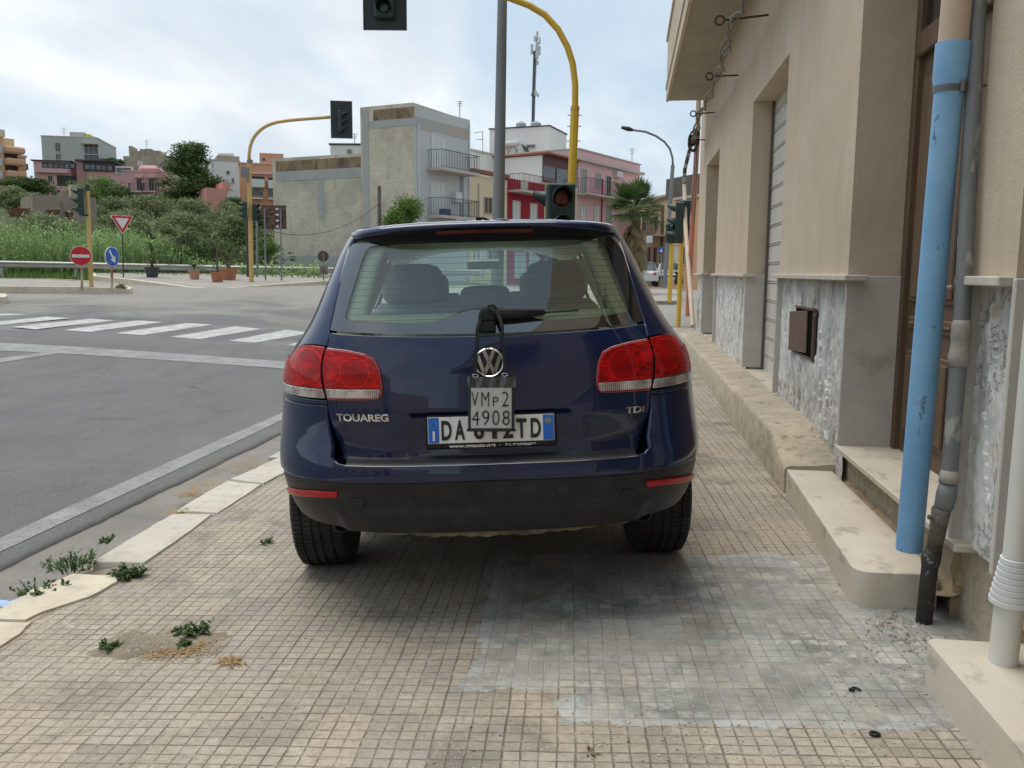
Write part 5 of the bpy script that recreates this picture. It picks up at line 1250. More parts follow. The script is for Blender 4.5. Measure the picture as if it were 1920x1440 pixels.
# ---- weeds, dry grass and litter on the pavement
def leafmat(name, a, b_, c3=None, rough=.75):
    m = M(name); rn = m.n('ShaderNodeNewGeometry').outputs['Random Per Island']; m.p(base=m.ramp(rn, [(0, a), (1, b_)]), rough=rough, spec=.25)
    tl = m.n('ShaderNodeBsdfTranslucent'); m.i(tl, 0, m.ramp(rn, [(0, tuple(min(1, x*1.3) for x in a)), (1, tuple(min(1, x*1.3) for x in b_))])); mx = m.n('ShaderNodeMixShader'); mx.inputs[0].default_value = .25
    m.t.links.new(m.b.outputs[0], mx.inputs[1]); m.t.links.new(tl.outputs[0], mx.inputs[2]); m.t.links.new(mx.outputs[0], m.out.inputs[0]); return m.m
WEED = leafmat('weed_green', (.035, .075, .020), (.10, .15, .05)); STRAW = leafmat('dry_straw', (.28, .17, .07), (.45, .32, .16)); BRN = leafmat('dry_weed', (.13, .085, .04), (.26, .18, .09))
def blade(b, p, d, L, w, bend):
    s_ = Vector((-d.y, d.x, 0)); s_ = s_.normalized() if s_.length > .01 else Vector((1, 0, 0)); p1 = p + d*L*.5; p2 = p + d*L + Vector((0, 0, -bend))
    b.quad(p-s_*w*.5, p+s_*w*.5, p1+s_*w*.6, p1-s_*w*.6); b.poly([p1-s_*w*.6, p1+s_*w*.6, p2])
def weed(px, py, rad, h, n, label, mat=WEED, leafy=True, fn=TS, seed=0):
    rnd = random.Random(seed+px); c = hitf(px, py, fn); b = MB(); h *= .52; rad *= .72
    for k in range(n):
        a = rnd.uniform(0, 6.28); r_ = rad*rnd.random()**.6; p = Vector((c.x+r_*math.cos(a)*1.2, c.y+r_*math.sin(a), 0)); p.z = fn(p.x, p.y)+.001; d = Vector((math.cos(a)*rnd.uniform(.1, .9), math.sin(a)*rnd.uniform(.1, .9), rnd.uniform(.4, 1.1)*h/max(h, .05))).normalized(); L = h*rnd.uniform(.5, 1.15)
        blade(b, p, d, L, .006, L*.15)
        if leafy:
            for j in range(6):
                q = p+d*L*rnd.uniform(.25, 1.0); dd = Vector((rnd.uniform(-1, 1), rnd.uniform(-1, 1), rnd.uniform(-.2, .9))).normalized(); blade(b, q, dd, rnd.uniform(.014, .032), .009, .004)
    return tag(b.build('weed', mat), label, 'weed')
weed(136, 1068, .12, .16, 60, 'largest feathery green weed growing at the gap between kerb slabs')
weed(240, 1082, .07, .11, 60, 'dark green weed tuft at the broken end of the kerb slab', seed=2)
weed(205, 1016, .05, .07, 18, 'small sparse weed at the outer edge of the long kerb slab', seed=3)
weed(70, 1108, .14, .07, 30, 'thin weeds in the gutter left of the kerb slabs', seed=4)
weed(340, 1190, .045, .05, 22, 'green weed on the left of the bare patch in the pavement', seed=5)
weed(368, 1192, .035, .11, 22, 'taller green weed in the middle of the bare patch in the pavement', seed=6)
weed(206, 1217, .035, .06, 22, 'lone dark green weed growing from a tile joint', seed=7)
weed(343, 1212, .02, .04, 14, 'tiny weed at the near edge of the bare patch', seed=8)
weed(496, 1018, .03, .05, 10, 'thin green sprig on the tiles behind the left rear wheel', seed=9)
weed(1108, 1412, .02, .045, 9, 'dry brown sprig on the tiles at the bottom of the picture', mat=BRN, seed=10, leafy=False)
b = MB(); rnd = random.Random(3); cen = GS(330, 1205)
rows = []
for j in range(9):
    rows.append([Vector((cen.x+(-.30+.55*i/12)+.02*math.sin(j*2), cen.y-.13+.26*j/8+.03*math.sin(i*1.3)+.12*(i/12-.5), TS(cen.x, cen.y) + .002 + .012*max(0, 1-((i-6)/6)**2-((j-4)/4)**2) + .004*mnoise.noise(Vector((i*.9, j*.9, 0))) - (.012 if i in (0, 12) or j in (0, 8) else 0))) for i in range(13)])
b.grid(rows); setting(b, 'bare_dirt', DIRT, smooth=True)
def straws(name, spots, n, mat, L0=.03, L1=.09, fn=TS):
    b = MB(); rnd = random.Random(len(spots)+n)
    for k in range(n):
        px, py, sx, sy = rnd.choice(spots); c = hitf(px+rnd.gauss(0, sx), py+rnd.gauss(0, sy), fn); a = rnd.uniform(0, 6.28); d = Vector((math.cos(a), math.sin(a), rnd.uniform(.0, .3))).normalized(); blade(b, c+Vector((0, 0, .004)), d, rnd.uniform(L0, L1), .004, .004)
    o = b.build(name, mat); o['kind'] = 'stuff'; return o
straws('dry_grass', [(330, 1210, 28, 14), (360, 1215, 25, 12), (300, 1222, 22, 8), (430, 1242, 10, 3), (330, 1205, 30, 10)], 520, STRAW, .02, .06)
straws('straw_litter', [(470, 868, 22, 6), (450, 878, 20, 6), (395, 912, 20, 4), (375, 925, 22, 4), (350, 930, 14, 3), (335, 962, 12, 2)], 420, STRAW, .04, .14)
straws('leaf_litter', [(1390, 800, 20, 14), (1355, 770, 8, 18), (1420, 850, 14, 10), (1470, 930, 10, 8), (1540, 1010, 10, 12), (1580, 1090, 6, 12), (1670, 1165, 24, 10), (1690, 1200, 30, 12)], 300, BRN, .012, .035)
straws('twig_litter', [(1540, 805, 14, 18), (1400, 640, 14, 14), (1560, 830, 12, 12)], 110, BRN, .06, .16, fn=lambda x, y: .36)
b = MB(); rnd = random.Random(8)
for k in range(420):
    px, py = rnd.choice([(rnd.uniform(1100, 1720), rnd.uniform(1340, 1435)), (rnd.uniform(1560, 1740), rnd.uniform(1150, 1330)), (rnd.uniform(860, 1700), rnd.uniform(1080, 1430)), (rnd.uniform(0, 160), rnd.uniform(1090, 1140))]); c = GS(px, py); s_ = rnd.uniform(.0012, .0042); b.box(-s_, s_, -s_*.8, s_*.7, -s_*.5, s_*.6, Matrix.Translation(c+Vector((0, 0, s_*.4))) @ Matrix.Rotation(rnd.uniform(0, 3), 4, 'Z') @ Matrix.Rotation(rnd.uniform(-.5, .5), 4, 'X'))
o = b.build('grit', pm('pale_grit', (.55, .52, .46), (.2, .18, .15), 55, .9, kind='world')); o['kind'] = 'stuff'
for i, (px, py, lab) in enumerate(((1605, 1297, 'bent black plastic clip lying on the grey tiles before the big step'), (1640, 1379, 'small black plastic ring lying on the tiles near the right edge'))):
    c = GS(px, py); b = MB(); n_ = 9 if i == 0 else 13
    b.tube([c + Vector((.014*math.cos(R(30*k)), .012*math.sin(R(30*k)), .006+(.01*k/12 if i == 0 else 0))) for k in range(n_)], .004, 8)
    if i == 0: b.box(-.008, .008, -.006, .006, 0, .010, Matrix.Translation(c+Vector((-.016, 0, 0))), bev=.002)
    tag(b.build('plastic_ring', BLACK), lab, 'plastic litter')
c = hitf(8, 1135, TS); b = MB(); rows = [[Vector((c.x-.10+.16*i/8, c.y-.04+.08*j/5, TS(c.x, c.y)+.01+.016*mnoise.noise(Vector((i*.8, j*.9, 4))))) for i in range(9)] for j in range(6)]
b.grid(rows); tag(b.build('plastic_scrap', pm('blue_scrap', (.22, .34, .62), (.40, .52, .75), 30, .4, kind='world'), smooth=True), 'crumpled scrap of blue plastic against the kerb at the left edge', 'litter')

# ================================================================== FURNITURE OF THE JUNCTION
OCH = pm('ochre_paint', (.52, .34, .105), (.46, .30, .10), 4, .5, kind='world', c3=(.36, .26, .13), s3=9, t3=(.60, .75))
YEL = pm('yellow_paint', (.62, .39, .018), (.54, .34, .02), 3, .4, kind='world', c3=(.40, .26, .03), s3=14, t3=(.62, .75))
STL = pm('grey_pole_metal', (.20, .205, .205), (.16, .165, .165), 2, .55, metal=.2, kind='world', stretch=(1, 1, .3))
SGN = pm('signal_green', (.012, .036, .031), (.008, .024, .022), 6, .5, kind='world')
BKP = pm('black_panel', (.012, .013, .014), (.02, .021, .022), 3, .55, kind='world')
RSTP = pm('rusty_post', (.33, .24, .17), (.45, .40, .33), 7, .7, c3=(.22, .09, .04), s3=6, t3=(.48, .55), kind='world')
WHT = pm('white_enamel', (.68, .68, .66), (.62, .62, .60), 6, .4, kind='world')
REDP = pm('sign_red', (.55, .012, .018), (.48, .012, .02), 6, .35, kind='world')
BLUP = pm('sign_blue', (.008, .10, .42), (.008, .085, .36), 6, .35, kind='world')
def lensm(n, c, e=0): return pm(n, c, tuple(x*.7 for x in c), 30, .25, spec=.6)
L_RED = lensm('lens_red_dark', (.12, .006, .012)); L_AMB = lensm('lens_amber_dark', (.035, .018, .012)); L_GRN = lensm('lens_green_dark', (.012, .05, .04))
def signal_head(parent, mt, lenses=(L_RED, L_AMB, L_GRN), s=1.0, pitch=.30):
    n = len(lenses); h = pitch*n*s
    b = MB(); b.box(-.15*s, .15*s, -.02, .16*s, 0, h, mt, bev=.02); hs = b.build('signal_head', SGN, parent)
    for k, lm in enumerate(lenses):
        z = h - pitch*s*(k+.5); m2 = mt @ Matrix.Translation((0, -.02, z)) @ Matrix.Rotation(R(90), 4, 'X')
        b = MB(); b.lathe([(.0001, .012), (.06*s, .010), (.098*s, .002)], m2, 20); b.build('lens', lm, hs, smooth=True)
        b = MB(); rows = []
        for j in range(15):
            a = R(-25+230*j/14); c, sn = math.cos(a), math.sin(a); L = .20*s*(.35+.65*ss(sn, -.5, .6)); rows.append([m2 @ Vector((r_*c, r_*sn, q)) for r_, q in ((.108*s, -.0), (.112*s, L), (.104*s, L), (.101*s, 0))])
        b.grid(rows); b.build('visor', SGN, hs, smooth=True)
    return hs
# tall yellow pole with its curved arm, right ahead of the car
Dp = 9.2
p0 = at(1069, 420, Dp); p1_ = at(1072.5, 330, Dp); p2_ = at(1078, 202, Dp); gz = TS(p0.x, p0.y); dn = (p0-p2_).normalized(); base_ = p0 + dn*((p0.z-gz)/-dn.z)
SG1 = thing('traffic_light', 'bright yellow curved-arm traffic light on the pavement ahead of the parked car', 'traffic light', (base_.x, base_.y, gz))
b = MB(); b.tube([base_, p2_], .046, 8); b.build('pole', YEL, SG1, smooth=False)
b = MB(); arm = [p2_-dn*-.02, p2_-dn*.02] + [at(x, y, Dp) for x, y in ((1078.5, 160), (1074, 120), (1064, 88), (1047, 56), (1022, 28), (992, 10), (955, -4), (900, -12), (820, -17), (735, -20))]; b.tube(arm, .035, 14); b.build('arm', YEL, SG1, smooth=True)
b = MB(); b.tube([p2_-dn*.01, p2_+dn*.03], .05, 8)
for f in (.08, .20, .36):
    q = p2_+dn*f; b.tube([q+RT*-.075, q+RT*.075], .006, 6)
b.build('sleeve', YEL, SG1)
hm = Matrix.Translation(at(1052, 0, Dp-.15)) ; hx = at(1053, 343, Dp-.12)
signal_head(SG1, Matrix.Translation((hx.x, hx.y, hx.z-.90)) @ Matrix.Rotation(R(14), 4, 'Z'))
hx = at(1038, 352, Dp+.25); signal_head(SG1, Matrix.Translation((hx.x, hx.y, hx.z-.90)) @ Matrix.Rotation(R(-78), 4, 'Z'))
c_ = at(722, 55, Dp-.1); b = MB(); b.box(-.225, .225, .0, .012, 0, .85, Matrix.Translation(c_) @ Matrix.Rotation(YAW, 4, 'Z'), bev=.01); bp = b.build('backboard', BKP, SG1)
b = MB()
for (a0, a1, z0, z1) in ((-.232, -.225, -.004, .85), (.225, .232, -.004, .85), (-.232, .232, -.008, 0)): b.box(a0, a1, -.004, .016, z0, z1, Matrix.Translation(c_) @ Matrix.Rotation(YAW, 4, 'Z'))
b.build('backboard_rim', pm('dark_rim', (.10, .11, .12), None, 5, .5), bp)
signal_head(SG1, Matrix.Translation(c_) @ Matrix.Rotation(YAW, 4, 'Z') @ Matrix.Translation((0, -.05, .10)), lenses=(L_AMB, L_AMB, L_GRN), s=.72)
# tall grey lamp column left of it
q0, q1 = at(934.5, 412, 9.6), at(943, -60, 9.6); d_ = (q1-q0).normalized(); gz = TS(q0.x, q0.y); q_ = q0 - d_*((q0.z-gz)/d_.z)
t = thing('lamp_column', 'plain tall grey metal column rising behind the roof of the parked car', 'lamp post', (q_.x, q_.y, gz))
b = MB(); b.tube([q_, q0, q1, q1+d_*3.5], .07, 20, rads=[.078, .068, .052, .04]); b.build('pole', STL, t, smooth=True)
b = MB(); b.tube([q1+d_*3.5, q1+d_*3.7+RT*-.3, q1+d_*3.75+RT*-1.0], .03, 8); b.box(-.3, .3, -.1, .1, -.05, .03, Matrix.Translation(q1+d_*3.75+RT*-1.2)); b.build('lamp_arm', STL, t)

def plane_d(P):
    A_, B_, C_ = [at(*q) for q in P]; n_ = (B_-A_).cross(C_-A_)
    return lambda px, py: n_.dot(A_-EYE)/n_.dot(ray(px, py))
DPV = plane_d(((395, 541.5, 30), (820, 521, 43), (172, 517.5, 38)))
# left island with its signs
def poly_slab(name, P, drop, mat, kerbmat=None):
    V = [at(*p) for p in P]; b = MB(); b.poly([v + Vector((0, 0, 0)) for v in V]); n = len(V)
    c = sum(V, Vector())/n
    b = MB(); rings = [b.vs(V), b.vs([c + (v-c)*.93 + Vector((0, 0, .004)) for v in V])]
    for j in range(n): b.face((rings[0]+j, rings[0]+(j+1) % n, rings[1]+(j+1) % n, rings[1]+j))
    i = b.vs([c+Vector((0, 0, .006))])
    for j in range(n): b.face((rings[1]+j, rings[1]+(j+1) % n, i))
    o = setting(b, name, mat)
    b = MB()
    for j in range(n):
        a, q = V[j], V[(j+1) % n]; b.quad(a+Vector((0, 0, .015)), q+Vector((0, 0, .015)), q-Vector((0, 0, drop)), a-Vector((0, 0, drop)))
        ca, cq = (c-a).normalized()*.22, (c-q).normalized()*.22; b.quad(a+Vector((0, 0, .015)), a+ca+Vector((0, 0, .02)), q+cq+Vector((0, 0, .02)), q+Vector((0, 0, .015)))
    setting(b, 'kerb', kerbmat or KST, smooth=False)
ISL = pm('island_paving', (.33, .30, .26), (.25, .23, .20), 1.2, .95, kind='world', c3=(.20, .18, .15), s3=3, t3=(.55, .7))
poly_slab('traffic_island', [(-420, 536, 25.5), (-100, 537, 26), (150, 539, 26.0), (215, 541, 26.0), (243, 543.5, 26.1), (248, 540, 26.9), (225, 534, 28.5), (165, 527, 31), (90, 522.5, 33), (-60, 521, 34), (-420, 521, 34)], .20, ISL)
poly_slab('pavement_corner', [(x, y, DPV(x, y)) for x, y in ((172, 518), (240, 524.5), (300, 532), (350, 539), (395, 541.5), (440, 540), (520, 533.5), (600, 528), (700, 524), (820, 521), (820, 514), (600, 511.5), (300, 510.5), (172, 512))], .30, ISL)
b = MB()
for k, (x0_, x1_, y_) in enumerate(((-60, 62, 555),)):
    V = [at(x0_, y_, 21), at(14, 556, 21), at(14, 563, 21), at(x0_, 565, 21)]
V = [at(-300, 560, 21.5), at(10, 560, 21.3), at(14, 556, 22.2), at(10, 553, 23), at(-300, 552, 23)]; b.prism([v-Vector((0, 0, .3)) for v in V], (0, 0, .34)); setting(b, 'island_tip', KST)

def post(parent, nm, px0, y0, px1, y1, D, r, mat, extra=0.1):
    a, q = at(px0, y0, D), at(px1, y1, D); d = (a-q).normalized(); b = MB(); b.tube([a, q-d*extra], r, 10); return b.build(nm, mat, parent, smooth=True, angle=50)
def disc(parent, nm, c, nrm, r, th, mat, ring=None):
    m2 = Matrix.Translation(c) @ nrm.to_track_quat('Z', 'Y').to_matrix().to_4x4(); b = MB(); b.lathe([(.0001, -th), (r, -th), (r, 0), (.0001, 0)], m2, 36); return b.build(nm, mat, parent), m2
def face_dir(p, turn=0.0):
    d = (EYE-p); d.z = 0; d.normalize(); return Matrix.Rotation(turn, 3, 'Z') @ d
gp = at(153, 537, 26); t = thing('road_sign', 'round red no-entry sign with a white bar on the traffic island', 'road sign', gp, group='road signs')
c = at(151.5, 480, 25.9); disc(t, 'sign_back', c, face_dir(c), .30, .02, WHT); o, m2 = disc(t, 'sign_face', c+face_dir(c)*.004, face_dir(c), .285, .002, REDP)
b = MB(); b.box(-.24, .24, -.045, .045, 0, .004, m2); b.build('white_bar', WHT, o)
post(t, 'post', 153, 480, 153.5, 537, 26.02, .035, RSTP)
gp = at(210, 539, 26); t = thing('road_sign', 'round blue sign with a white arrow, turned half sideways on the island', 'road sign', gp, group='road signs')
c = at(210.5, 481.5, 25.9); nd = face_dir(c, R(50)); disc(t, 'sign_back', c, nd, .30, .02, WHT); o, m2 = disc(t, 'sign_face', c+nd*.004, nd, .285, .002, BLUP)
b = MB(); yy_ = m2.to_3x3().inverted() @ Vector((0, 0, 1)); xx_ = m2.to_3x3().inverted() @ nd.cross(Vector((0, 0, 1))).normalized()*-1
def L2(a, q): return m2 @ (xx_*a + yy_*q + Vector((0, 0, .003)))
def rotp(P, an): return [(x*math.cos(an)-y*math.sin(an), x*math.sin(an)+y*math.cos(an)) for x, y in P]
for P_ in ([(-.035, .22), (.035, .22), (.035, -.04), (-.035, -.04)], [(-.12, -.03), (.12, -.03), (0, -.22)]): b.poly([L2(*p) for p in rotp(P_, R(32))])
b.build('arrow', WHT, o); post(t, 'post', 209.5, 480, 210, 539, 26.03, .035, RSTP)
gp = at(231, 520, 37.3); t = thing('road_sign', 'triangular give-way sign with a red border on a thin brown post', 'road sign', gp, group='road signs')
c = at(229, 416, 37.2); nd = face_dir(c, R(10)); m2 = Matrix.Translation(c) @ nd.to_track_quat('Z', 'Y').to_matrix().to_4x4(); sx = nd.cross(Vector((0, 0, 1))).normalized()*-1
def tri(r, off): return [c + sx*(r*1.08*math.sin(R(a))) + Vector((0, 0, r*1.08*math.cos(R(a)))) + nd*off for a in (180, 60, -60)]
b = MB(); b.prism(tri(.50, -.02), nd*.02); b.build('sign_back', WHT, t); b = MB(); b.prism(tri(.465, .001), nd*.003); o = b.build('sign_border', REDP, t); b = MB(); b.prism(tri(.295, .005), nd*.003); b.build('sign_face', WHT, o)
post(t, 'post', 229, 420, 231.5, 520, 37.35, .028, pm('brown_post', (.06, .035, .025), None, 5, .7))
gp = at(607, 527, 38.5); t = thing('road_sign', 'small round sign seen from its dark back beside the guard rail', 'road sign', gp, group='road signs')
c = at(606, 480.5, 37.3); disc(t, 'sign_back', c, face_dir(c), .24, .02, pm('sign_rear', (.06, .055, .05), (.13, .06, .04), 4, .7, kind='world')); post(t, 'post', 606.5, 474, 607, 527, 37.25, .03, STL); b = MB(); q = at(607, 507, 37.2); b.box(-.18, .18, -.03, .03, -.17, .17, Matrix.Translation(q)); b.build('plate', pm('sign_rear2', (.20, .19, .17), (.13, .07, .05), 5, .7, kind='world'), t)
gp = at(171, 537, 26.2); t = thing('traffic_light', 'straight ochre traffic light pole on the island beside the no-entry sign', 'traffic light', gp)
post(t, 'pole', 164, 358, 171.5, 537, 26.2, .062, OCH); post(t, 'pole_cap', 163.5, 347, 164, 358, 26.2, .075, SGN, 0); q = at(149, 403, 26.1); signal_head(t, Matrix.Translation(q) @ Matrix.Rotation(R(-62), 4, 'Z'), s=.90); post(t, 'bracket', 150, 402.5, 166, 404, 26.15, .03, BKP, 0)
# ochre arm pole further on
OD = DPV(471.5, 529); gp = at(471.5, 529, OD); t = thing('traffic_light', 'ochre curved-arm traffic light on the far pavement corner by the terracotta pots', 'traffic light', gp)
post(t, 'pole', 467, 300, 471.5, 529, OD, .09, OCH)
b = MB(); b.tube([at(x, y, OD) for x, y in ((467, 305), (467.2, 290), (468.8, 277), (472, 266), (476.5, 257), (482, 250), (489, 243), (498, 237), (508, 232.5), (520, 229), (540, 226), (560, 224), (600, 221), (640, 217.5))], .068, 12); b.build('arm', OCH, t, smooth=True)
q = at(641, 259, OD-.2); mt = Matrix.Translation(q) @ Matrix.Rotation(YAW+R(8), 4, 'Z'); b = MB(); b.box(-.43, .43, 0, .03, 0, 1.47, mt); bp = b.build('backboard', BKP, t); b = MB()
for (a0, a1, z0, z1) in ((-.445, -.43, -.015, 1.485), (.43, .445, -.015, 1.485), (-.43, .43, -.015, 0), (-.43, .43, 1.47, 1.485)): b.box(a0, a1, -.006, .036, z0, z1, mt)
b.build('backboard_rim', WHT, bp); signal_head(t, mt @ Matrix.Translation((.03, -.05, .22)) @ Matrix.Rotation(R(70), 4, 'Z'), s=.95)
q = at(457, 411, OD-.2); signal_head(t, Matrix.Translation(q) @ Matrix.Rotation(R(-50), 4, 'Z'), s=.78, lenses=(BKP, BKP, BKP)); q = at(481, 414, OD-.1); signal_head(t, Matrix.Translation(q) @ Matrix.Rotation(R(60), 4, 'Z'), s=.78)
b = MB(); q = at(460, 323, OD-.1); b.box(-.14, .14, -.1, .1, -.2, .2, Matrix.Translation(q)); b.tube([q+Vector((.1, 0, -.28)), q+Vector((.1, 0, -.40))], .06, 8); b.build('control_box', STL, t)
post(t, 'pole_band', 468.4, 300, 468.6, 304, OD-.05, .12, STL, 0)
# rusty back of a direction sign on two posts
gp = at(512, 527, 37); t = thing('direction_sign', 'rusty brown back of a wide direction sign on two thin grey posts', 'road sign', gp)
q = at(514.5, 429, 37); b = MB(); mt = Matrix.Translation(q) @ Matrix.Rotation(YAW, 4, 'Z'); b.box(-.52, .52, 0, .03, 0, 1.0, mt); sg = b.build('sign_back', pm('rust_brown', (.085, .035, .022), (.17, .12, .085), 5, .8, c3=(.04, .02, .015), s3=9, t3=(.5, .56), kind='world', stretch=(1, 1, 2)), t)
b = MB()
for k in range(4): b.box(.08, .20, -.004, 0, .06+.25*k, .14+.25*k, mt)
b.build('bracket', WHT, sg); 
b = MB()
for k in range(5): b.box(-.54, .54, .03, .05, .0+.24*k, .03+.24*k, mt)
b.build('frame', pm('rust_frame', (.07, .03, .02), None, 4, .8), sg)
post(t, 'post', 496.5, 390, 498, 526, 36.9, .035, STL); post(t, 'post', 526, 390, 528, 527, 36.9, .035, STL)
t = thing('pole', 'thin dark pole standing left behind the ochre arm pole', 'pole', at(464, 505, 44)); post(t, 'shaft', 462.5, 405, 464.5, 512, 40, .06, pm('dark_pole', (.05, .05, .05), None, 3, .7), .5)
t = thing('pole', 'thin grey pole just right of the ochre arm pole', 'pole', at(482, 505, 44)); post(t, 'shaft', 481.5, 415, 482.5, 512, 40, .05, STL, .5)
t = thing('utility_pole', 'weathered wooden utility pole in front of the big concrete wall', 'pole', at(711, 505, 46)); post(t, 'shaft', 711, 349, 711, 515, 46, .10, pm('old_wood', (.16, .14, .12), (.10, .09, .08), 3, .9, kind='world'), .5)
b = MB(); a_, q_ = at(711, 381, 46), at(480, 425, 37); pts = [a_.lerp(q_, k/14)-Vector((0, 0, .9*4*(k/14)*(1-k/14))) for k in range(15)]; b.tube(pts, .018, 5); tag(b.build('overhead_cable', pm('cable_grey', (.10, .10, .10), None, 3, .7), smooth=True), 'thin overhead cable sagging from the wooden utility pole across the concrete wall', 'cable')
# guard rail
t = thing('guard_rail', 'long steel guard rail along the verge on the far side of the junction', 'guard rail', at(300, 520, 41))
RM = pm('rail_steel', (.42, .41, .37), (.34, .33, .29), 3, .5, metal=.2, kind='world', c3=(.28, .22, .16), s3=6, t3=(.62, .75))
rail = [(-500, 491, 39), (-100, 494, 39.5), (0, 495, 40), (140, 497.5, 41), (280, 500.5, 42), (420, 503.5, 43), (560, 506, 44), (700, 508, 46), (800, 509, 48), (900, 511, 50)]
pr = [(0, .155), (.03, .13), (.08, .10), (.08, .06), (.02, .02), (.02, -.02), (.08, -.06), (.08, -.10), (.03, -.13), (0, -.155)]
rows = []
RP_ = [at(*p) for p in rail]
for i, p in enumerate(RP_):
    d = (RP_[min(i+1, len(RP_)-1)]-RP_[max(0, i-1)]); d.z = 0; d.normalize(); nn = Vector((d.y, -d.x, 0)); rows.append([p + nn*a + Vector((0, 0, z)) for a, z in pr])
b = MB(); b.grid(rows); b.build('beam', RM, t, smooth=False)
for i in range(len(RP_)-1):
    n_ = max(1, int((RP_[i+1]-RP_[i]).length/3.6))
    for k in range(n_):
        p = RP_[i].lerp(RP_[i+1], k/n_); b = MB(); b.box(p.x-.05, p.x+.05, p.y+.02, p.y+.12, p.z-1.0, p.z+.14); b.build('post', RM, t)
# pots and their plants
TER = pm('terracotta', (.42, .17, .085), (.36, .14, .075), 5, .8, kind='obj', c3=(.46, .28, .19), s3=6, t3=(.58, .7)); TERP = pm('pale_terracotta', (.46, .25, .15), (.40, .21, .125), 5, .8); DPOT = pm('dark_pot', (.045, .045, .048), (.06, .06, .06), 4, .7); SOIL = pm('soil', (.10, .07, .05), None, 9, .95)
LEAF1 = leafmat('leaf_dark', (.030, .058, .016), (.10, .14, .04)); LEAF2 = leafmat('leaf_olive', (.11, .14, .06), (.25, .28, .14)); LEAF3 = leafmat('leaf_bright', (.08, .15, .03), (.17, .25, .065)); LEAF4 = leafmat('leaf_reed', (.16, .27, .09), (.33, .43, .19)); BARK = pm('bark', (.13, .10, .075), (.08, .065, .05), 8, .9, kind='world', bump=.02)
DRYL = leafmat('leaf_dry', (.20, .14, .07), (.32, .24, .13))
def pot(px, ybot, w, h, D, mat, label, kind):
    D = DPV(px, ybot); c = at(px, ybot, D); r = w*D/F/2; H_ = h*D/F; t = thing('plant_pot', label, 'plant pot', c, group='plant pots on the far pavement corner')
    m2 = Matrix.Translation(c); b = MB(); b.lathe([(r*.66, 0), (r*.70, .0), (r*.93, H_*.82), (r*1.0, H_*.82), (r*1.02, H_), (r*.90, H_), (r*.88, H_*.9), (.001, H_*.9)], m2, 24); b.build('pot', mat, t, smooth=True, angle=30)
    rnd = random.Random(px); top = c + Vector((0, 0, H_*.9)); b = MB()
    if kind == 'yucca':
        b.tube([top, top+Vector((.03, 0, .5)), top+Vector((-.02, 0, 1.0))], .05, 8, rads=[.07, .05, .04]); b.build('stem', BARK, t)
        b = MB(); 
        for q in (top+Vector((-.02, 0, 1.0)), top+Vector((.04, 0, .8)), top+Vector((0, 0, .35))):
            for k in range(46): a = rnd.uniform(0, 6.28); d = Vector((math.cos(a), math.sin(a), rnd.uniform(-.3, 1.4))).normalized(); blade(b, q, d, rnd.uniform(.45, .85), .045, .12)
        b.build('foliage', LEAF4, t)
        b = MB()
        for k in range(60): a = rnd.uniform(0, 6.28); d = Vector((math.cos(a)*.6, math.sin(a)*.6, rnd.uniform(-.5, .6))).normalized(); blade(b, top+Vector((0, 0, rnd.uniform(.0, .6))), d, rnd.uniform(.2, .45), .03, .1)
        b.build('dry_leaves', DRYL, t)
    elif kind == 'palm':
        b.tube([top, top+Vector((.02, 0, .7)), top+Vector((-.02, 0, 1.50))], .03, 8, rads=[.05, .035, .03]); b.build('stem', BARK, t); b = MB(); q = top+Vector((-.02, 0, 1.50))
        for k in range(34): a = rnd.uniform(0, 6.28); d = Vector((math.cos(a), math.sin(a), rnd.uniform(-.4, 1.5))).normalized(); blade(b, q, d, rnd.uniform(.25, .5), .03, .1)
        b.build('foliage', LEAF4, t)
    elif kind == 'shrub':
        for k in range(15):
            a = rnd.uniform(0, 6.28); e = Vector((math.cos(a)*.5, math.sin(a)*.5, rnd.uniform(.5, 1.25))); b.tube([top, top+e*.5+Vector((0, 0, .1)), top+e], .012, 5)
            for j in range(3): f = top+e*rnd.uniform(.5, .9); b.tube([f, f+Vector((rnd.uniform(-.2, .2), rnd.uniform(-.2, .2), rnd.uniform(.05, .3)))], .008, 4)
        b.build('branches', BARK, t); b = MB()
        for k in range(260):
            a = rnd.uniform(0, 6.28); q = top+Vector((math.cos(a)*rnd.uniform(.1, .6), math.sin(a)*.5, rnd.uniform(.2, 1.2))); blade(b, q, Vector((rnd.uniform(-1, 1), rnd.uniform(-1, 1), rnd.uniform(-1, 1))).normalized(), .09, .04, .01)
        b.build('foliage', LEAF3, t)
    else:
        b.tube([top, top+Vector((0, 0, .30))], .02, 6); 
        b.build('stem', BARK, t); b = MB()
        for k in range(120): a = rnd.uniform(0, 6.28); blade(b, top+Vector((0, 0, .2)), Vector((math.cos(a), math.sin(a), rnd.uniform(-.2, 1))).normalized(), rnd.uniform(.1, .3), .03, .03)
        b.build('foliage', LEAF1, t)
pot(285.5, 520, 27, 19, 34.5, DPOT, 'dark grey pot with a shaggy yucca by the guard rail', 'yucca')
pot(365, 524, 21, 17, 33.5, TERP, 'small pale terracotta pot with a low plant, leftmost of the terracotta pots', 'low')
pot(408, 529, 26, 19, 31.5, TER, 'terracotta pot in front with a thin stick-like palm', 'palm')
pot(430, 525, 31, 22, 33.2, TER, 'largest terracotta pot holding a half-bare shrub', 'shrub')

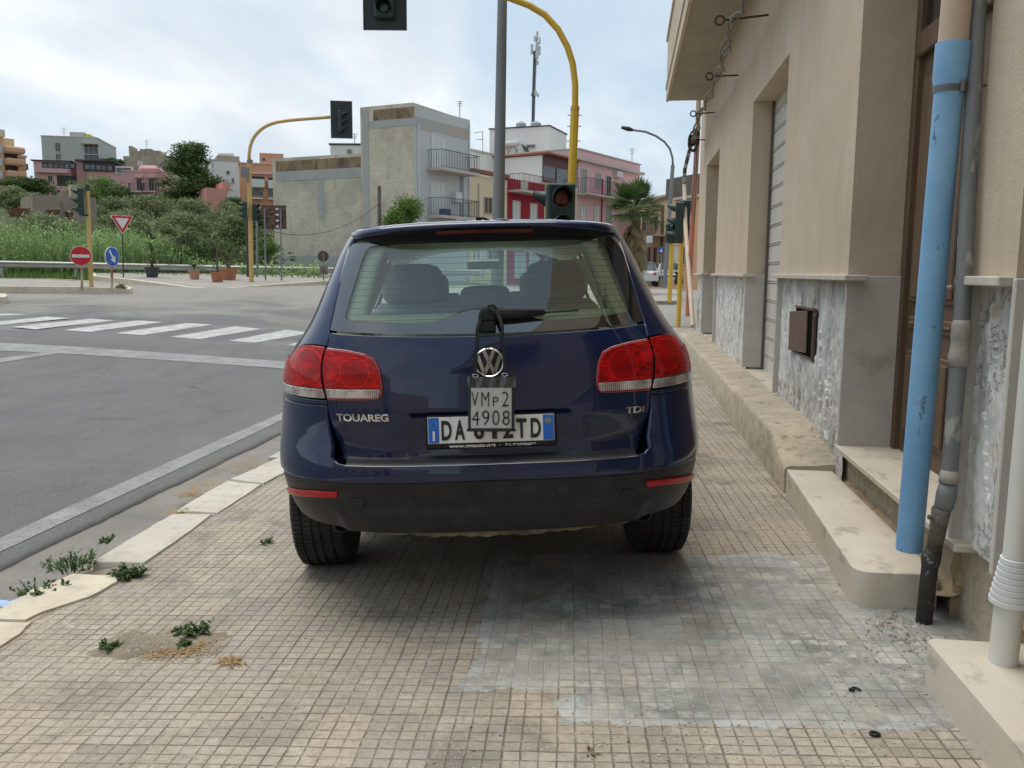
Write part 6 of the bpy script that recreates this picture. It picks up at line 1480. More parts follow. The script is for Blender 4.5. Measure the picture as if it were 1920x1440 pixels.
# ---- vegetation generators
def foliage(b, blobs, n, sz, rnd, flat=.0):
    tot = sum(r[1].x*r[1].z for r in blobs)
    for c, rad in blobs:
        k_ = int(n*rad.x*rad.z/tot)
        for _ in range(k_):
            u = rnd.uniform(-1, 1); a = rnd.uniform(0, 6.28); s = math.sqrt(1-u*u); d = Vector((s*math.cos(a), s*math.sin(a), u)); rr = rnd.uniform(.45, 1.08)
            if rnd.random() < .25: rr = rnd.uniform(0.1, .7)
            p = c + Vector((d.x*rad.x, d.y*rad.y, d.z*rad.z))*rr
            e1 = Vector((rnd.gauss(0, 1), rnd.gauss(0, 1), rnd.gauss(0, .7))).normalized(); e2 = d.cross(e1); e2 = e2.normalized() if e2.length > .01 else Vector((1, 0, 0)); L = sz*rnd.uniform(.6, 1.4); w = L*.42
            b.poly([p-e1*L*.5, p+e2*w*.5, p+e1*L*.5, p-e2*w*.5])
def tree(name, label, px, py0, py1, w, D, leaf, n=1500, cat='tree', sz=None, seed=0, group=None, trunk=.10, shape='round', zbase=None):
    """crown between rows py0 (top) and py1 (bottom) of the photo, w pixels wide, standing at distance D"""
    rnd = random.Random(seed*97+int(px)); T_, B_ = at(px, py0, D), at(px, py1, D); H_ = T_.z-B_.z; Wd = w*D/F; c = (T_+B_)/2; gz = TG(c.x, c.y) if zbase is None else zbase
    sz = sz or max(.10, D*.0034); n = int(n*2.6)
    t = thing(name, label, cat, (c.x, c.y, min(gz, B_.z)), group=group)
    blobs = []; nb = 16 if shape != 'pine' else 44
    for k in range(nb):
        a = rnd.uniform(0, 6.28); h = rnd.random()
        if shape == 'pine': rr = (1-abs(h-.35)*1.05)*.46*math.sqrt(rnd.random()); h2 = h; rad = Vector((.22*Wd, .20*Wd, .13*H_))*rnd.uniform(.7, 1.2)
        elif shape == 'hedge': rr = .42; h2 = rnd.uniform(.15, .85)*(1 if rnd.random() < .7 else .8); rad = Vector((.16*Wd, .25*H_, .22*H_))*rnd.uniform(.7, 1.15)
        else: rr = .34*math.sin(math.pi*min(.95, max(.12, h)))**.6; h2 = .12+.76*h; rad = Vector((.24*Wd, .22*Wd, .24*H_))*rnd.uniform(.65, 1.2)
        p = Vector((c.x + math.cos(a)*Wd*rr*rnd.uniform(.5, 1), c.y + math.sin(a)*Wd*rr*.8, B_.z+H_*h2)); blobs.append((p, rad))
    b = MB(); foliage(b, blobs, n, sz, rnd); b.build('crown', leaf, t)
    b = MB(); base = Vector((c.x, c.y, min(gz, B_.z)-.2)); top = Vector((c.x+.05*Wd, c.y, B_.z+H_*.55)); r0 = trunk*Wd*.45; b.tube([base, base.lerp(top, .4)+Vector((.03*Wd, 0, 0)), top], r0, 8, rads=[r0, r0*.75, r0*.3])
    for k in range(5): q = rnd.choice(blobs)[0]; s0 = base.lerp(top, rnd.uniform(.35, .8)); b.tube([s0, s0.lerp(q, .5)+Vector((0, 0, .05*H_)), q], r0*.3, 5, rads=[r0*.4, r0*.25, r0*.08])
    b.build('trunk', BARK, t); return t
G1 = 'olive trees and bushes on the slope'
TL = [
 ('bush', 'dark green bush at the left edge below the peach apartment block', 45, 332, 372, 130, 88, LEAF1, 1700, 'round'),
 ('olive_tree', 'grey-green olive at the left edge above the low grey wall', 25, 352, 400, 100, 70, LEAF2, 1500, 'round'),
 ('tree', 'loose green tree in front of the long pink house', 178, 332, 385, 120, 84, LEAF3, 1700, 'round'),
 ('tree', 'darker green tree between the two pink houses', 228, 350, 385, 60, 82, LEAF1, 900, 'round'),
 ('olive_tree', 'olive right of the tan ruin, below the pink house with doors', 215, 372, 425, 90, 66, LEAF2, 1500, 'round'),
 ('olive_tree', 'wide olive under the pink house with balconies', 285, 366, 420, 120, 70, LEAF2, 1900, 'round'),
 ('olive_tree', 'olive directly below the big pine', 350, 372, 432, 120, 64, LEAF2, 1900, 'round'),
 ('olive_tree', 'olive left of the ochre arm pole', 425, 378, 440, 110, 62, LEAF2, 1900, 'round'),
 ('bush', 'dark bush below the salmon wall', 436, 368, 400, 60, 80, LEAF1, 800, 'round'),
 ('olive_tree', 'low olive behind the give-way sign', 240, 395, 450, 130, 56, LEAF2, 2000, 'round'),
 ('olive_tree', 'low olive between the yucca and the stick palm', 345, 400, 452, 140, 54, LEAF2, 2200, 'round'),
 ('olive_tree', 'low olive behind the half-bare potted shrub', 440, 402, 458, 110, 54, LEAF2, 1800, 'round'),
 ('bush', 'dark bush between the ochre pole and the concrete building', 490, 395, 470, 60, 56, LEAF1, 1300, 'round'),
 ('tree', 'small bright green tree behind the posts of the rusty sign', 500, 445, 480, 62, 46, LEAF3, 900, 'round'),
 ('bush', 'shrubs behind the low tan walls at the left edge', 95, 402, 450, 150, 52, LEAF2, 1800, 'round'),
 ('bush', 'leafy bush behind the potted shrubs', 400, 452, 505, 130, 46, LEAF1, 1700, 'round'),
 ('bush', 'green bush behind the dark pot', 320, 455, 505, 110, 46, LEAF3, 1500, 'round'),
]
for i, (nm, lab, px, y0, y1, w, D, lf, n, shp) in enumerate(TL): tree(nm, lab, px, y0, y1, w, D, lf, n, seed=i, group=G1, shape=shp, cat='tree' if 'tree' in nm else 'bush')
tree('pine_tree', 'tall dark spreading pine beside the pink houses', 358, 276, 388, 134, 92, LEAF1, 6500, shape='pine', seed=40, trunk=.06, sz=.30)
tree('tree', 'leafy green tree in front of the corner of the concrete building', 758, 370, 440, 92, 46, LEAF3, 1900, seed=41, zbase=1.0)
tree('tree', 'dark round tree top behind the grey modern building', 214, 296, 312, 36, 112, LEAF1, 500, seed=42)
tree('bush', 'low green weeds growing on the end of the traffic island', 226, 533, 545, 22, 26.3, LEAF2, 260, seed=43, zbase=.95, cat='bush', sz=.05)
# reeds and grass behind the rail
rnd = random.Random(5); b = MB()
for k in range(8500):
    px = rnd.uniform(-260, 600); D = rnd.uniform(42.5, 56); p = at(px, 505, D); p.z = TG(p.x, p.y); dens = mnoise.noise(Vector((p.x*.25, p.y*.25, 0)))
    H_ = (2.9 + .9*dens)*ss(440-px, 0, 200) + (.9)*(1-ss(440-px, 0, 160)); H_ *= rnd.uniform(.55, 1.05)
    if rnd.random() < .12: H_ *= 1.25
    a = rnd.uniform(0, 6.28); lean = rnd.uniform(.05, .35); d = Vector((math.cos(a)*lean, math.sin(a)*lean, 1)).normalized(); s_ = Vector((math.cos(a+1.3), math.sin(a+1.3), 0))
    w_ = rnd.uniform(.02, .05)
    b.poly([p-s_*w_, p+s_*w_, p+d*H_])
    for j in range(4):
        q = p+d*H_*rnd.uniform(.3, .98); a2 = rnd.uniform(0, 6.28); dd = Vector((math.cos(a2), math.sin(a2), rnd.uniform(-.2, .9))).normalized(); blade(b, q, dd, rnd.uniform(.25, .55), .05, .12)
o = b.build('reeds', LEAF4); o['kind'] = 'stuff'
b = MB()
for k in range(5200):
    px = rnd.uniform(-100, 760); D = rnd.uniform(40, 47); p = at(px, 510, D); r0_ = [q for q in rail]; p.z = min(TG(p.x, p.y), 1.25); a = rnd.uniform(0, 6.28); d = Vector((math.cos(a)*.4, math.sin(a)*.4, 1)).normalized(); blade(b, p, d, rnd.uniform(.2, .6), .05, .05)
o = b.build('verge_grass', LEAF3); o['kind'] = 'stuff'
b = MB(); rnd = random.Random(12)
for k in range(760):
    px = rnd.uniform(-320, 530); D = 50+48*rnd.random()**1.2; p = at(px, 505, D); p.z = TG(p.x, p.y); r_ = rnd.uniform(.7, 1.7); foliage(b, [(p+Vector((0, 0, r_*.6)), Vector((r_*1.3, r_*1.3, r_)))], 34, .34, rnd)
o = b.build('hillside_scrub', leafmat('scrub', (.045, .075, .028), (.13, .155, .075))); o['kind'] = 'stuff'
# agave-like palm fronds over the reeds
for (px, py, D, lab) in ((285, 440, 43.5, 'spiky feather palm rising from the reeds behind the dark pot'), (335, 445, 44, 'second spiky palm in the reeds, right of the first')):
    c = at(px, py, D); t = thing('palm_bush', lab, 'palm', (c.x, c.y, TG(c.x, c.y)), group='palms in the reeds'); b = MB(); rnd = random.Random(px)
    for k in range(26):
        a = rnd.uniform(0, 6.28); el = rnd.uniform(.2, 1.3); pts = [c+Vector((math.cos(a)*f*1.5*math.cos(el*.8), math.sin(a)*f*1.5*math.cos(el*.8), f*1.5*math.sin(el)-f*f*.7)) for f in (0, .3, .6, 1.0)]
        for p_, q_ in zip(pts, pts[1:]):
            for j in range(5):
                s0 = p_.lerp(q_, j/5); dd = (q_-p_).normalized()
                for sg_ in (-1, 1): blade(b, s0, (dd*.8+Vector((-dd.y, dd.x, 0))*sg_*.8).normalized(), .30, .03, .05)
    b.build('fronds', LEAF2, t); b = MB(); b.tube([Vector((c.x, c.y, TG(c.x, c.y))), c], .12, 8); b.build('trunk', BARK, t)

# ================================================================== BUILDINGS
def wall_mat(name, c1, c2, stain=None, sc_=1.2, streak=True, t3=(.55, .72), bump=.004):
    m = M(name); v = m.pos(); c = m.ramp(m.noise(v, sc_, 6, .65), [(.36, c1), (.66, c2)])
    if stain: c = m.mix(m.ramp(m.noise(m.mapv(v, scale=(1, 1, .22 if streak else 1)), sc_*2.4, 6, .7, .3), [(t3[0], 0.0), (t3[1], .85)]), c, stain)
    m.p(base=c, rough=.92, spec=.15, nrm=m.bump(m.noise(v, 18, 5, .7), bump)); return m.m
PEACH = wall_mat('peach_wall', (.62, .37, .23), (.58, .34, .21), (.45, .27, .18), .4, t3=(.62, .8)); ORAN = wall_mat('orange_wall', (.62, .33, .19), (.58, .30, .175), (.42, .24, .15), .4, t3=(.62, .8))
PINK = wall_mat('pink_wall', (.60, .36, .35), (.56, .33, .325), (.44, .24, .23), .5, t3=(.6, .8)); LPINK = wall_mat('light_pink_wall', (.70, .44, .44), (.66, .41, .41), (.42, .27, .26), .5, t3=(.6, .8)); GRYW = wall_mat('pale_grey_wall', (.44, .45, .42), (.40, .41, .38), (.33, .33, .30), .3, t3=(.62, .8))
STON = wall_mat('old_stone_wall', (.42, .36, .26), (.30, .26, .20), (.15, .13, .11), .7); TANW = wall_mat('tan_ruin_wall', (.34, .28, .205), (.25, .21, .165), (.14, .12, .10), .8); CRMW = wall_mat('cream_wall', (.68, .56, .37), (.64, .52, .35), (.40, .31, .20), .5, t3=(.6, .8)); WHTW = wall_mat('white_wall', (.70, .69, .66), (.66, .65, .62), (.36, .35, .32), .35, t3=(.60, .82)); REDW = wall_mat('dark_red_wall', (.32, .035, .05), (.28, .03, .042), (.20, .03, .03), .5); SALM = wall_mat('salmon_wall', (.58, .27, .22), (.54, .25, .205), None, .5)
MARB = wall_mat('streaked_white_wall', (.50, .50, .47), (.44, .44, .41), (.22, .22, .21), .6, streak=True, t3=(.56, .70)); DCON = wall_mat('dark_concrete', (.16, .145, .125), (.11, .10, .09), (.30, .28, .25), .9, t3=(.6, .7)); GREYR = wall_mat('grey_render', (.53, .525, .51), (.50, .495, .48), (.42, .40, .37), .3, t3=(.66, .85))
WIN = pm('far_window_glass', (.035, .04, .045), (.07, .08, .085), .8, .15, kind='world', spec=.7); SHUT = pm('white_shutter', (.60, .60, .58), (.55, .55, .53), 2, .6, kind='world'); DKW = pm('dark_opening', (.03, .026, .024), (.05, .045, .04), 1, .7, kind='world'); RAILB = pm('black_railing', (.07, .07, .07), None, 3, .5); CORN = pm('pale_cornice', (.50, .44, .38), (.45, .40, .35), 1, .85, kind='world'); TILE = pm('roof_tile', (.30, .10, .06), (.24, .085, .055), 3, .85, kind='world'); GSHUT = pm('grey_shutter', (.27, .29, .27), (.24, .26, .24), 2, .6, kind='world')
class Fac:
    """a building whose front stands on a vertical plane between two picture columns at two distances; local x along the front, y inwards"""
    def __init__(s, name, label, px0, D0, px1, D1, ytop, wall, depth=8, zb=None, ytop_px=None, cat='building'):
        a = at(px0, 511, D0); c = at(px1, 511, D1); s.a = Vector((a.x, a.y, 0)); d = Vector((c.x-a.x, c.y-a.y, 0)); s.L = d.length; s.d = d.normalized(); s.n = Vector((-s.d.y, s.d.x, 0))
        if s.n.dot(s.a) < 0: s.n = -s.n
        s.px0, s.px1 = px0, px1; yp = ytop_px if ytop_px is not None else (px0+px1)/2; s.top = s.loc(yp, ytop)[1]; s.zb = min(TG(a.x, a.y), TG(c.x, c.y))-.6 if zb is None else zb
        s.mt = Matrix(((s.d.x, s.n.x, 0, s.a.x), (s.d.y, s.n.y, 0, s.a.y), (0, 0, 1, s.zb), (0, 0, 0, 1)))
        s.t = thing(name, label, cat, mtx=s.mt); s.depth = depth; s.flip = s.mt.determinant() < 0
        s.box('wall', 0, s.L, 0, depth, 0, s.top-s.zb, wall)
    def loc(s, px, py):
        r = ray(px, py); k = s.n.dot(s.a - EYE)/s.n.dot(r); p = EYE + r*k; return ((p-s.a).dot(s.d), p.z)
    def box(s, nm, x0, x1, y0, y1, z0, z1, mat, parent=None, bev=0):
        b = MB(); b.box(x0, x1, y0, y1, z0, z1, bev=bev)
        if s.flip: b.f = [f[::-1] for f in b.f]
        return b.build(nm, mat, parent or s.t, local=True)
    def rect(s, nm, px0, py0, px1, py1, mat, out=.03, inn=.02, parent=None):
        mx, my = (px0+px1)/2, (py0+py1)/2; x0 = s.loc(px0, my)[0]; x1 = s.loc(px1, my)[0]; z1 = s.loc(mx, py0)[1]-s.zb; z0 = s.loc(mx, py1)[1]-s.zb
        return s.box(nm, min(x0, x1), max(x0, x1), -out, inn, z0, z1, mat, parent)
    def win(s, px0, py0, px1, py1, mat=None, fr=None, nm='window', leaf=2):
        mx, my = (px0+px1)/2, (py0+py1)/2; x0 = s.loc(px0, my)[0]; x1 = s.loc(px1, my)[0]; z1 = s.loc(mx, py0)[1]-s.zb; z0 = s.loc(mx, py1)[1]-s.zb; x0, x1 = min(x0, x1), max(x0, x1)
        o = s.box(nm, x0, x1, -.012, .05, z0, z1, mat or WIN); f = fr or CORN; b = MB(); w = .07
        for q in ((x0-w, x0, z0-w, z1+w), (x1, x1+w, z0-w, z1+w), (x0, x1, z1, z1+w), (x0, x1, z0-w, z0)): b.box(q[0], q[1], -.055, .02, q[2], q[3])
        for k in range(1, leaf): xm = x0+(x1-x0)*k/leaf; b.box(xm-.02, xm+.02, -.03, -.012, z0, z1)
        if s.flip: b.f = [q[::-1] for q in b.f]
        b.build('frame', f, o, local=True); return o
    def balcony(s, px0, py0, px1, py1, slab, h=1.0, out=1.1, rail=RAILB, n=None, th=.14, solid=None):
        """slab front bottom edge given by its picture row; rail of thin bars on it"""
        mx = (px0+px1)/2; x0 = s.loc(px0, (py0+py1)/2)[0]; x1 = s.loc(px1, (py0+py1)/2)[0]; x0, x1 = min(x0, x1), max(x0, x1); z = s.loc(mx, py1)[1]-s.zb
        o = s.box('balcony', x0, x1, -out, .02, z, z+th, slab); b = MB()
        if solid: 
            for q in ((x0, x1, -out-.01, -out+.06), (x0, x0+.06, -out+.06, 0), (x1-.06, x1, -out+.06, 0)): b.box(q[0], q[1], q[2], q[3], z+th, z+th+h)
            if s.flip: b.f = [q[::-1] for q in b.f]
            b.build('parapet', solid, o, local=True); return o
        n = n or max(4, int((x1-x0)/.16))
        for k in range(n+1): x = x0+.03+(x1-x0-.06)*k/n; b.box(x-.008, x+.008, -out+.03, -out+.05, z+th, z+th+h)
        for x in (x0+.02, x1-.04):
            for k in range(1, 6): y = -out+.04+out*k/6; b.box(x, x+.02, y-.01, y+.01, z+th, z+th+h)
            b.box(x, x+.03, -out+.03, 0, z+th+h, z+th+h+.03)
        b.box(x0, x1, -out+.02, -out+.06, z+th+h, z+th+h+.035); b.box(x0, x1, -out+.03, -out+.05, z+th+.06, z+th+.08)
        if s.flip: b.f = [q[::-1] for q in b.f]
        b.build('railing', rail, o, local=True); return o
    def cap(s, th=.18, out=.12, mat=None, nm='roof'):
        return s.box(nm, -out, s.L+out, -out, s.depth+out, s.top-s.zb+.002, s.top-s.zb+th, mat or CORN)
# --- big concrete building in the middle
CONC = M('stained_concrete'); v = CONC.pos(); x = CONC.sepx(v)
c = CONC.ramp(CONC.noise(v, .55, 7, .68, .4), [(.30, (.42, .37, .30)), (.46, (.57, .505, .41)), (.66, (.67, .595, .48))])
c = CONC.mix(CONC.ramp(CONC.noise(CONC.mapv(v, scale=(1, 1, .16)), 1.8, 6, .7), [(.54, 0.0), (.72, .55)]), c, (.27, .235, .185))
c = CONC.mix(CONC.ramp(CONC.noise(CONC.mapv(v, scale=(1, 1, .6)), 3.8, 7, .75, .8), [(.60, 0.0), (.66, .7)]), c, (.26, .21, .15))
c = CONC.mix(CONC.ramp(CONC.noise(CONC.mapv(v, loc=(7, 3, 1)), .35, 4, .6), [(.52, 0.0), (.60, .5)]), c, (.38, .35, .30))
CONC.p(base=c, rough=.95, spec=.1, nrm=CONC.bump(CONC.noise(v, 6, 7, .75), .08)); CONC = CONC.m
RSTS = wall_mat('rust_stained_concrete', (.22, .16, .11), (.34, .24, .14), (.10, .08, .06), 1.0, t3=(.46, .62), bump=.02)
B1 = Fac('concrete_building', 'tall stained concrete building with a grey balconied side, beyond the guard rail', 777, 50, 680, 51.6, 201, CONC, depth=5.4, zb=.2, ytop_px=680)
B1.rect('stained_band', 700, 203, 776.5, 224, RSTS, .012); 
SR = wall_mat('fresh_cement', (.40, .40, .385), (.35, .35, .335), (.36, .35, .32), .8, bump=.01)
B1.rect('cement_band', 692, 224, 776.5, 238, SR, .02); B1.rect('cement_band', 680.5, 207, 692, 425, SR, .022); B1.rect('cement_band', 680.5, 425, 776.5, 500, SR, .010)
# its balconied front
B1R = Fac('x', 'x', 777.3, 50.02, 881, 54.7, 225, GREYR, depth=.05, zb=.2, ytop_px=881); 
for ch in list(B1R.t.children): ch.parent = B1.t; ch.matrix_parent_inverse = Matrix.Identity(4); ch.data.transform(B1.mt.inverted() @ B1R.mt); ch.name = 'front_wall'
class Sub(Fac):
    """another facade plane belonging to an existing building"""
    def __init__(s, host, px0, D0, px1, D1, z=None):
        a = at(px0, 511, D0); c = at(px1, 511, D1); s.a = Vector((a.x, a.y, 0)); d = Vector((c.x-a.x, c.y-a.y, 0)); s.L = d.length; s.d = d.normalized(); s.n = Vector((-s.d.y, s.d.x, 0))
        if s.n.dot(s.a) < 0: s.n = -s.n
        s.zb = host.zb; s.host = host; s.t = host.t; s.depth = .1
        s.mt = Matrix(((s.d.x, s.n.x, 0, s.a.x), (s.d.y, s.n.y, 0, s.a.y), (0, 0, 1, s.zb), (0, 0, 0, 1))); s.flip = False; s.K = host.mt.inverted() @ s.mt; s.flip2 = s.K.determinant() < 0
    def box(s, nm, x0, x1, y0, y1, z0, z1, mat, parent=None, bev=0):
        b = MB(); b.box(x0, x1, y0, y1, z0, z1, s.K, bev=bev); return b.build(nm, mat, parent or s.t, local=True)
bpy.data.objects.remove(B1R.t)
S1 = Sub(B1, 777.3, 50.02, 881, 54.7)
def swin(S, px0, py0, px1, py1, mat=None, fr=None, nm='window', leaf=2):
    mx, my = (px0+px1)/2, (py0+py1)/2; x0 = S.loc(px0, my)[0]; x1 = S.loc(px1, my)[0]; z1 = S.loc(mx, py0)[1]-S.zb; z0 = S.loc(mx, py1)[1]-S.zb
    o = S.box(nm, x0, x1, -.03, .02, z0, z1, mat or WIN); b = MB(); w = .07
    for q in ((x0-w, x0, z0-w, z1+w), (x1, x1+w, z0-w, z1+w), (x0, x1, z1, z1+w), (x0, x1, z0-w, z0)): b.box(q[0], q[1], -.065, .02, q[2], q[3], S.K)
    for k in range(1, leaf): xm = x0+(x1-x0)*k/leaf; b.box(xm-.02, xm+.02, -.045, -.03, z0, z1, S.K)
    b.build('frame', fr or CORN, o, local=True); return o
def sbal(S, px0, px1, pyb, slab, h=1.0, out=1.1, th=.16, hostbox=None):
    x0 = S.loc(px0, pyb)[0]; x1 = S.loc(px1, pyb)[0]; z = S.loc((px0+px1)/2, pyb)[1]-S.zb; o = S.box('balcony', x0, x1, -out, .0, z, z+th, slab); b = MB(); n = max(4, int((x1-x0)/.16))
    for k in range(n+1): x_ = x0+.03+(x1-x0-.06)*k/n; b.box(x_-.008, x_+.008, -out+.03, -out+.046, z+th, z+th+h, S.K)
    for x_ in (x0+.02, x1-.04):
        for k in range(1, 6): y = -out+.04+out*k/6; b.box(x_, x_+.02, y-.01, y+.01, z+th, z+th+h, S.K)
        b.box(x_, x_+.03, -out+.03, 0, z+th+h, z+th+h+.03, S.K)
    b.box(x0, x1, -out+.02, -out+.06, z+th+h, z+th+h+.04, S.K); b.box(x0, x1, -out+.03, -out+.05, z+th+.06, z+th+.09, S.K); b.build('railing', RAILB, o, local=True); return o
S1.rect('stone_band', 779, 231, 881, 252, pm('stone_band', (.42, .36, .29), (.38, .37, .35), .6, .85, kind='world', stops=(.49, .51)), .015)
swin(S1, 809, 253, 836, 322, SHUT, SHUT, 'balcony_door', 3); swin(S1, 808, 343, 835, 407, SHUT, SHUT, 'balcony_door', 3)
sbal(S1, 800, 873, 326, CORN); sbal(S1, 800, 873, 412, CORN)
S1.box('boiler_box', *(lambda a, c: (a[0], c[0], -.35, 0, c[1]-S1.zb, a[1]-S1.zb))(S1.loc(846, 360), S1.loc(858, 380)), SHUT)
for px in (783, 878.5): q = S1.loc(px, 232); S1.box('downpipe', q[0]-.05, q[0]+.05, -.1, 0, 0, q[1]-S1.zb, SHUT)
S1.rect('service_door', 862, 330, 869, 420, pm('ribbed_grey', (.30, .31, .32), (.2, .2, .2), 6, .6, kind='world', stretch=(8, 8, .1)), .03)
S1.box('plant_box', *(lambda a, c: (a[0], c[0], -1.0, -.7, c[1]-S1.zb, a[1]-S1.zb))(S1.loc(806, 392), S1.loc(820, 405)), pm('teal_crate', (.02, .09, .10), (.03, .06, .14), 3, .6))
B2 = Fac('concrete_annex', 'long low windowless concrete block with a rust-stained top, left of the tall one', 679.6, 51.65, 516.5, 54.4, 297, CONC, depth=9, zb=.2, ytop_px=516.5)
B2.rect('stained_band', 517, 298, 679.6, 320, RSTS, .012); B2.rect('cement_band', 517, 318, 679.5, 336, SR, .02); B2.rect('cement_band', 597, 336, 607, 410, SR, .018); B2.rect('cement_band', 517, 480, 679.5, 506, SR, .012)
B3 = Fac('white_building', 'small white roof block peeping over the low concrete block', 624, 66, 679, 66, 272, WHTW, depth=6, zb=6); B3.cap(.12, .1, DKW); B3.win(652, 281, 659, 290)
# --- the terrace of houses running away to the right on one building line
A0, A1_ = at(777.3, 511, 50.02), at(881, 511, 54.7)
dl = Vector((A1_.x-A0.x, A1_.y-A0.y, 0)).normalized(); nl = Vector((-dl.y, dl.x, 0)); nl = nl if nl.dot(Vector((A0.x, A0.y, 0))) > 0 else -nl
def Dat(px, back=0.0):
    r = ray(px, 511); k = nl.dot(Vector((A0.x, A0.y, 0)) + nl*back)/nl.dot(Vector((r.x, r.y, 0))); return k
def row(name, label, px0, px1, ytop, mat, depth=9, back=0.0, zb=0.1, yp=None, cat='building'): return Fac(name, label, px0, Dat(px0, back), px1, Dat(px1, back), ytop, mat, depth, zb, yp, cat)
H1 = row('cream_house', 'low cream house with a brown-edged roof beside the grey building', 881.5, 950, 332, CRMW, yp=915)
H1.rect('roof_trim', 881.5, 322, 950, 328, TILE, .25, .3); H1.win(907.5, 371, 922, 400, pm('brown_shutter', (.12, .08, .045), None, 3, .7)); H1.win(890, 470, 905, 515, SHUT, nm='door'); H1.rect('downpipe', 896, 345, 898, 500, CORN, .08)
H1.win(915, 470, 935, 500, WIN)
H2 = row('red_house', 'narrow dark red house with a slim balcony and two white doors', 950.5, 1019, 340, REDW, yp=985)
H2.cap(.06, .0); H2.balcony(953, 356, 1018, 365, CORN, h=1.05, rail=pm('red_railing', (.10, .02, .02), None, 3, .6)); H2.win(977, 340, 988, 360, SHUT, nm='door'); H2.win(961.5, 378, 974, 425, SHUT, nm='door'); H2.win(994, 383, 1006, 425, SHUT, nm='door'); H2.win(965, 475, 985, 520, pm('pale_shop_window', (.30, .38, .38), (.42, .48, .47), 1, .3, kind='world'), nm='shop_window'); H2.win(992, 475, 1010, 520, MATS['pale_shop_window'], nm='shop_window')
H2w = row('white_building', 'plain white block above the cream and red houses', 881.5, 1018.5, 297, WHTW, back=4.5, depth=10, yp=950); H2w.cap(.14, .1)
H3 = row('veranda_house', 'cream house with a dark glazed roof veranda left of the pink house', 1019.5, 1080, 346, CRMW, yp=1045)
H3.box('upper_floor', .15, H3.L-.15, .3, 4.6, H3.top-H3.zb, H3.top-H3.zb+1.95, WHTW); H3.box('veranda', .1, H3.L-.1, .15, .28, H3.top-H3.zb, H3.top-H3.zb+2.0, pm('dark_red_frame', (.10, .03, .03), None, 3, .6))
H3.rect('veranda_window', 1022, 312, 1043, 340, WIN, -.10, .25); H3.rect('veranda_window', 1046, 317, 1066, 345, WIN, -.10, .25); H3.box('veranda_roof', -.1, H3.L+.1, -.3, 4.8, H3.top-H3.zb+2.0, H3.top-H3.zb+2.12, TILE)
H3.win(1030, 380, 1042, 425, SHUT, nm='door'); H3.win(1054, 385, 1066, 425, SHUT); H3.win(1025, 470, 1045, 520, MATS['pale_shop_window'], nm='shop_window'); H3.win(1055, 470, 1072, 515, WIN)
H4 = row('pink_house', 'large light pink house with a long balcony and doors, behind the palm', 1081, 1195, 308, LPINK, depth=7, yp=1194); H4.box('side_wall', -.06, 0, -.02, 7, 0, H4.top-H4.zb+.02, MARB)
H4.rect('cornice', 1081, 298, 1196, 303, CORN, .35, .2) if False else None
zc_ = H4.loc(1194, 327)[1]-H4.zb; H4.box('cornice', -.2, H4.L+.3, -.35, 0, zc_, zc_+.22, CORN); H4.box('parapet_cap', -.1, H4.L+.1, -.1, 7.05, H4.top-H4.zb, H4.top-H4.zb+.08, CORN)
H4.win(1089.5, 318, 1099, 362, GSHUT, nm='balcony_door'); H4.win(1116, 326, 1125.5, 352, GSHUT); H4.win(1136.5, 331, 1144.5, 368, DKW, nm='balcony_door'); H4.balcony(1081, 362, 1172, 373, CORN, h=1.1, rail=MATS['red_railing']); H4.box('air_conditioner', *(lambda a, c: (a[0], c[0], -.35, 0, c[1]-H4.zb, a[1]-H4.zb))(H4.loc(1151, 321), H4.loc(1161, 334)), SHUT)
for px in (1088, 1114, 1136): H4.win(px, 386, px+10, 425, SHUT if px < 1130 else GSHUT)
H4.rect('downpipe', 1127, 335, 1128.4, 430, REDW, .08); H4.win(1092, 470, 1110, 515, MATS['pale_shop_window'], nm='shop_window'); H4.win(1122, 472, 1138, 515, WIN, nm='door')
H5 = Fac('white_building', 'white roof block with water tanks and the phone mast on top', 1027, 76, 917, 78, 243, WHTW, depth=5, zb=2, ytop_px=917); H5.cap(.10, .08, DKW)
H5.win(988, 272, 1003, 277, WIN)
def on_roof(px, py, back): return at(px, py, 77.5+(back-19)*.8)
for i, (px, y1, w) in enumerate(((977, 239, 19), (991, 238, 14), (1004.5, 236, 20))):
    q = on_roof(px, y1, 19 if i != 1 else 21); r = w*78/F/2; q.z = H5.top+.1; b = MB(); b.lathe([(r, 0), (r, r*1.25), (r*.97, r*1.4), (r*.6, r*1.62), (r*.3, r*1.68), (r*.3, r*1.78), (.001, r*1.78)], Matrix.Translation(q), 20); tag(b.build('water_tank', pm('tank_grey', (.42, .44, .45), (.36, .38, .39), 2, .6, kind='world'), smooth=True, angle=40), ['leftmost round water tank on the white roof block', 'middle, half hidden water tank on the white roof block', 'rightmost round water tank at the foot of the mast'][i], 'water tank', 'water tanks under the mast')
Dm = 80; t = thing('phone_mast', 'tall thin phone mast with antenna panels above the white roof block', 'mast', at(1000.5, 236, Dm))
b = MB(); b.tube([at(1000.3, 245, Dm), at(1003, 150, Dm), at(1006.5, 70, Dm)], .10, 8); b.build('pole', pm('mast_grey', (.40, .41, .42), None, 3, .5), t); b = MB(); b.tube([at(998.7, 240, Dm-.2), at(1000.5, 160, Dm-.2), at(1002.5, 96, Dm-.2)], .13, 8); b.build('cable_run', RAILB, t)
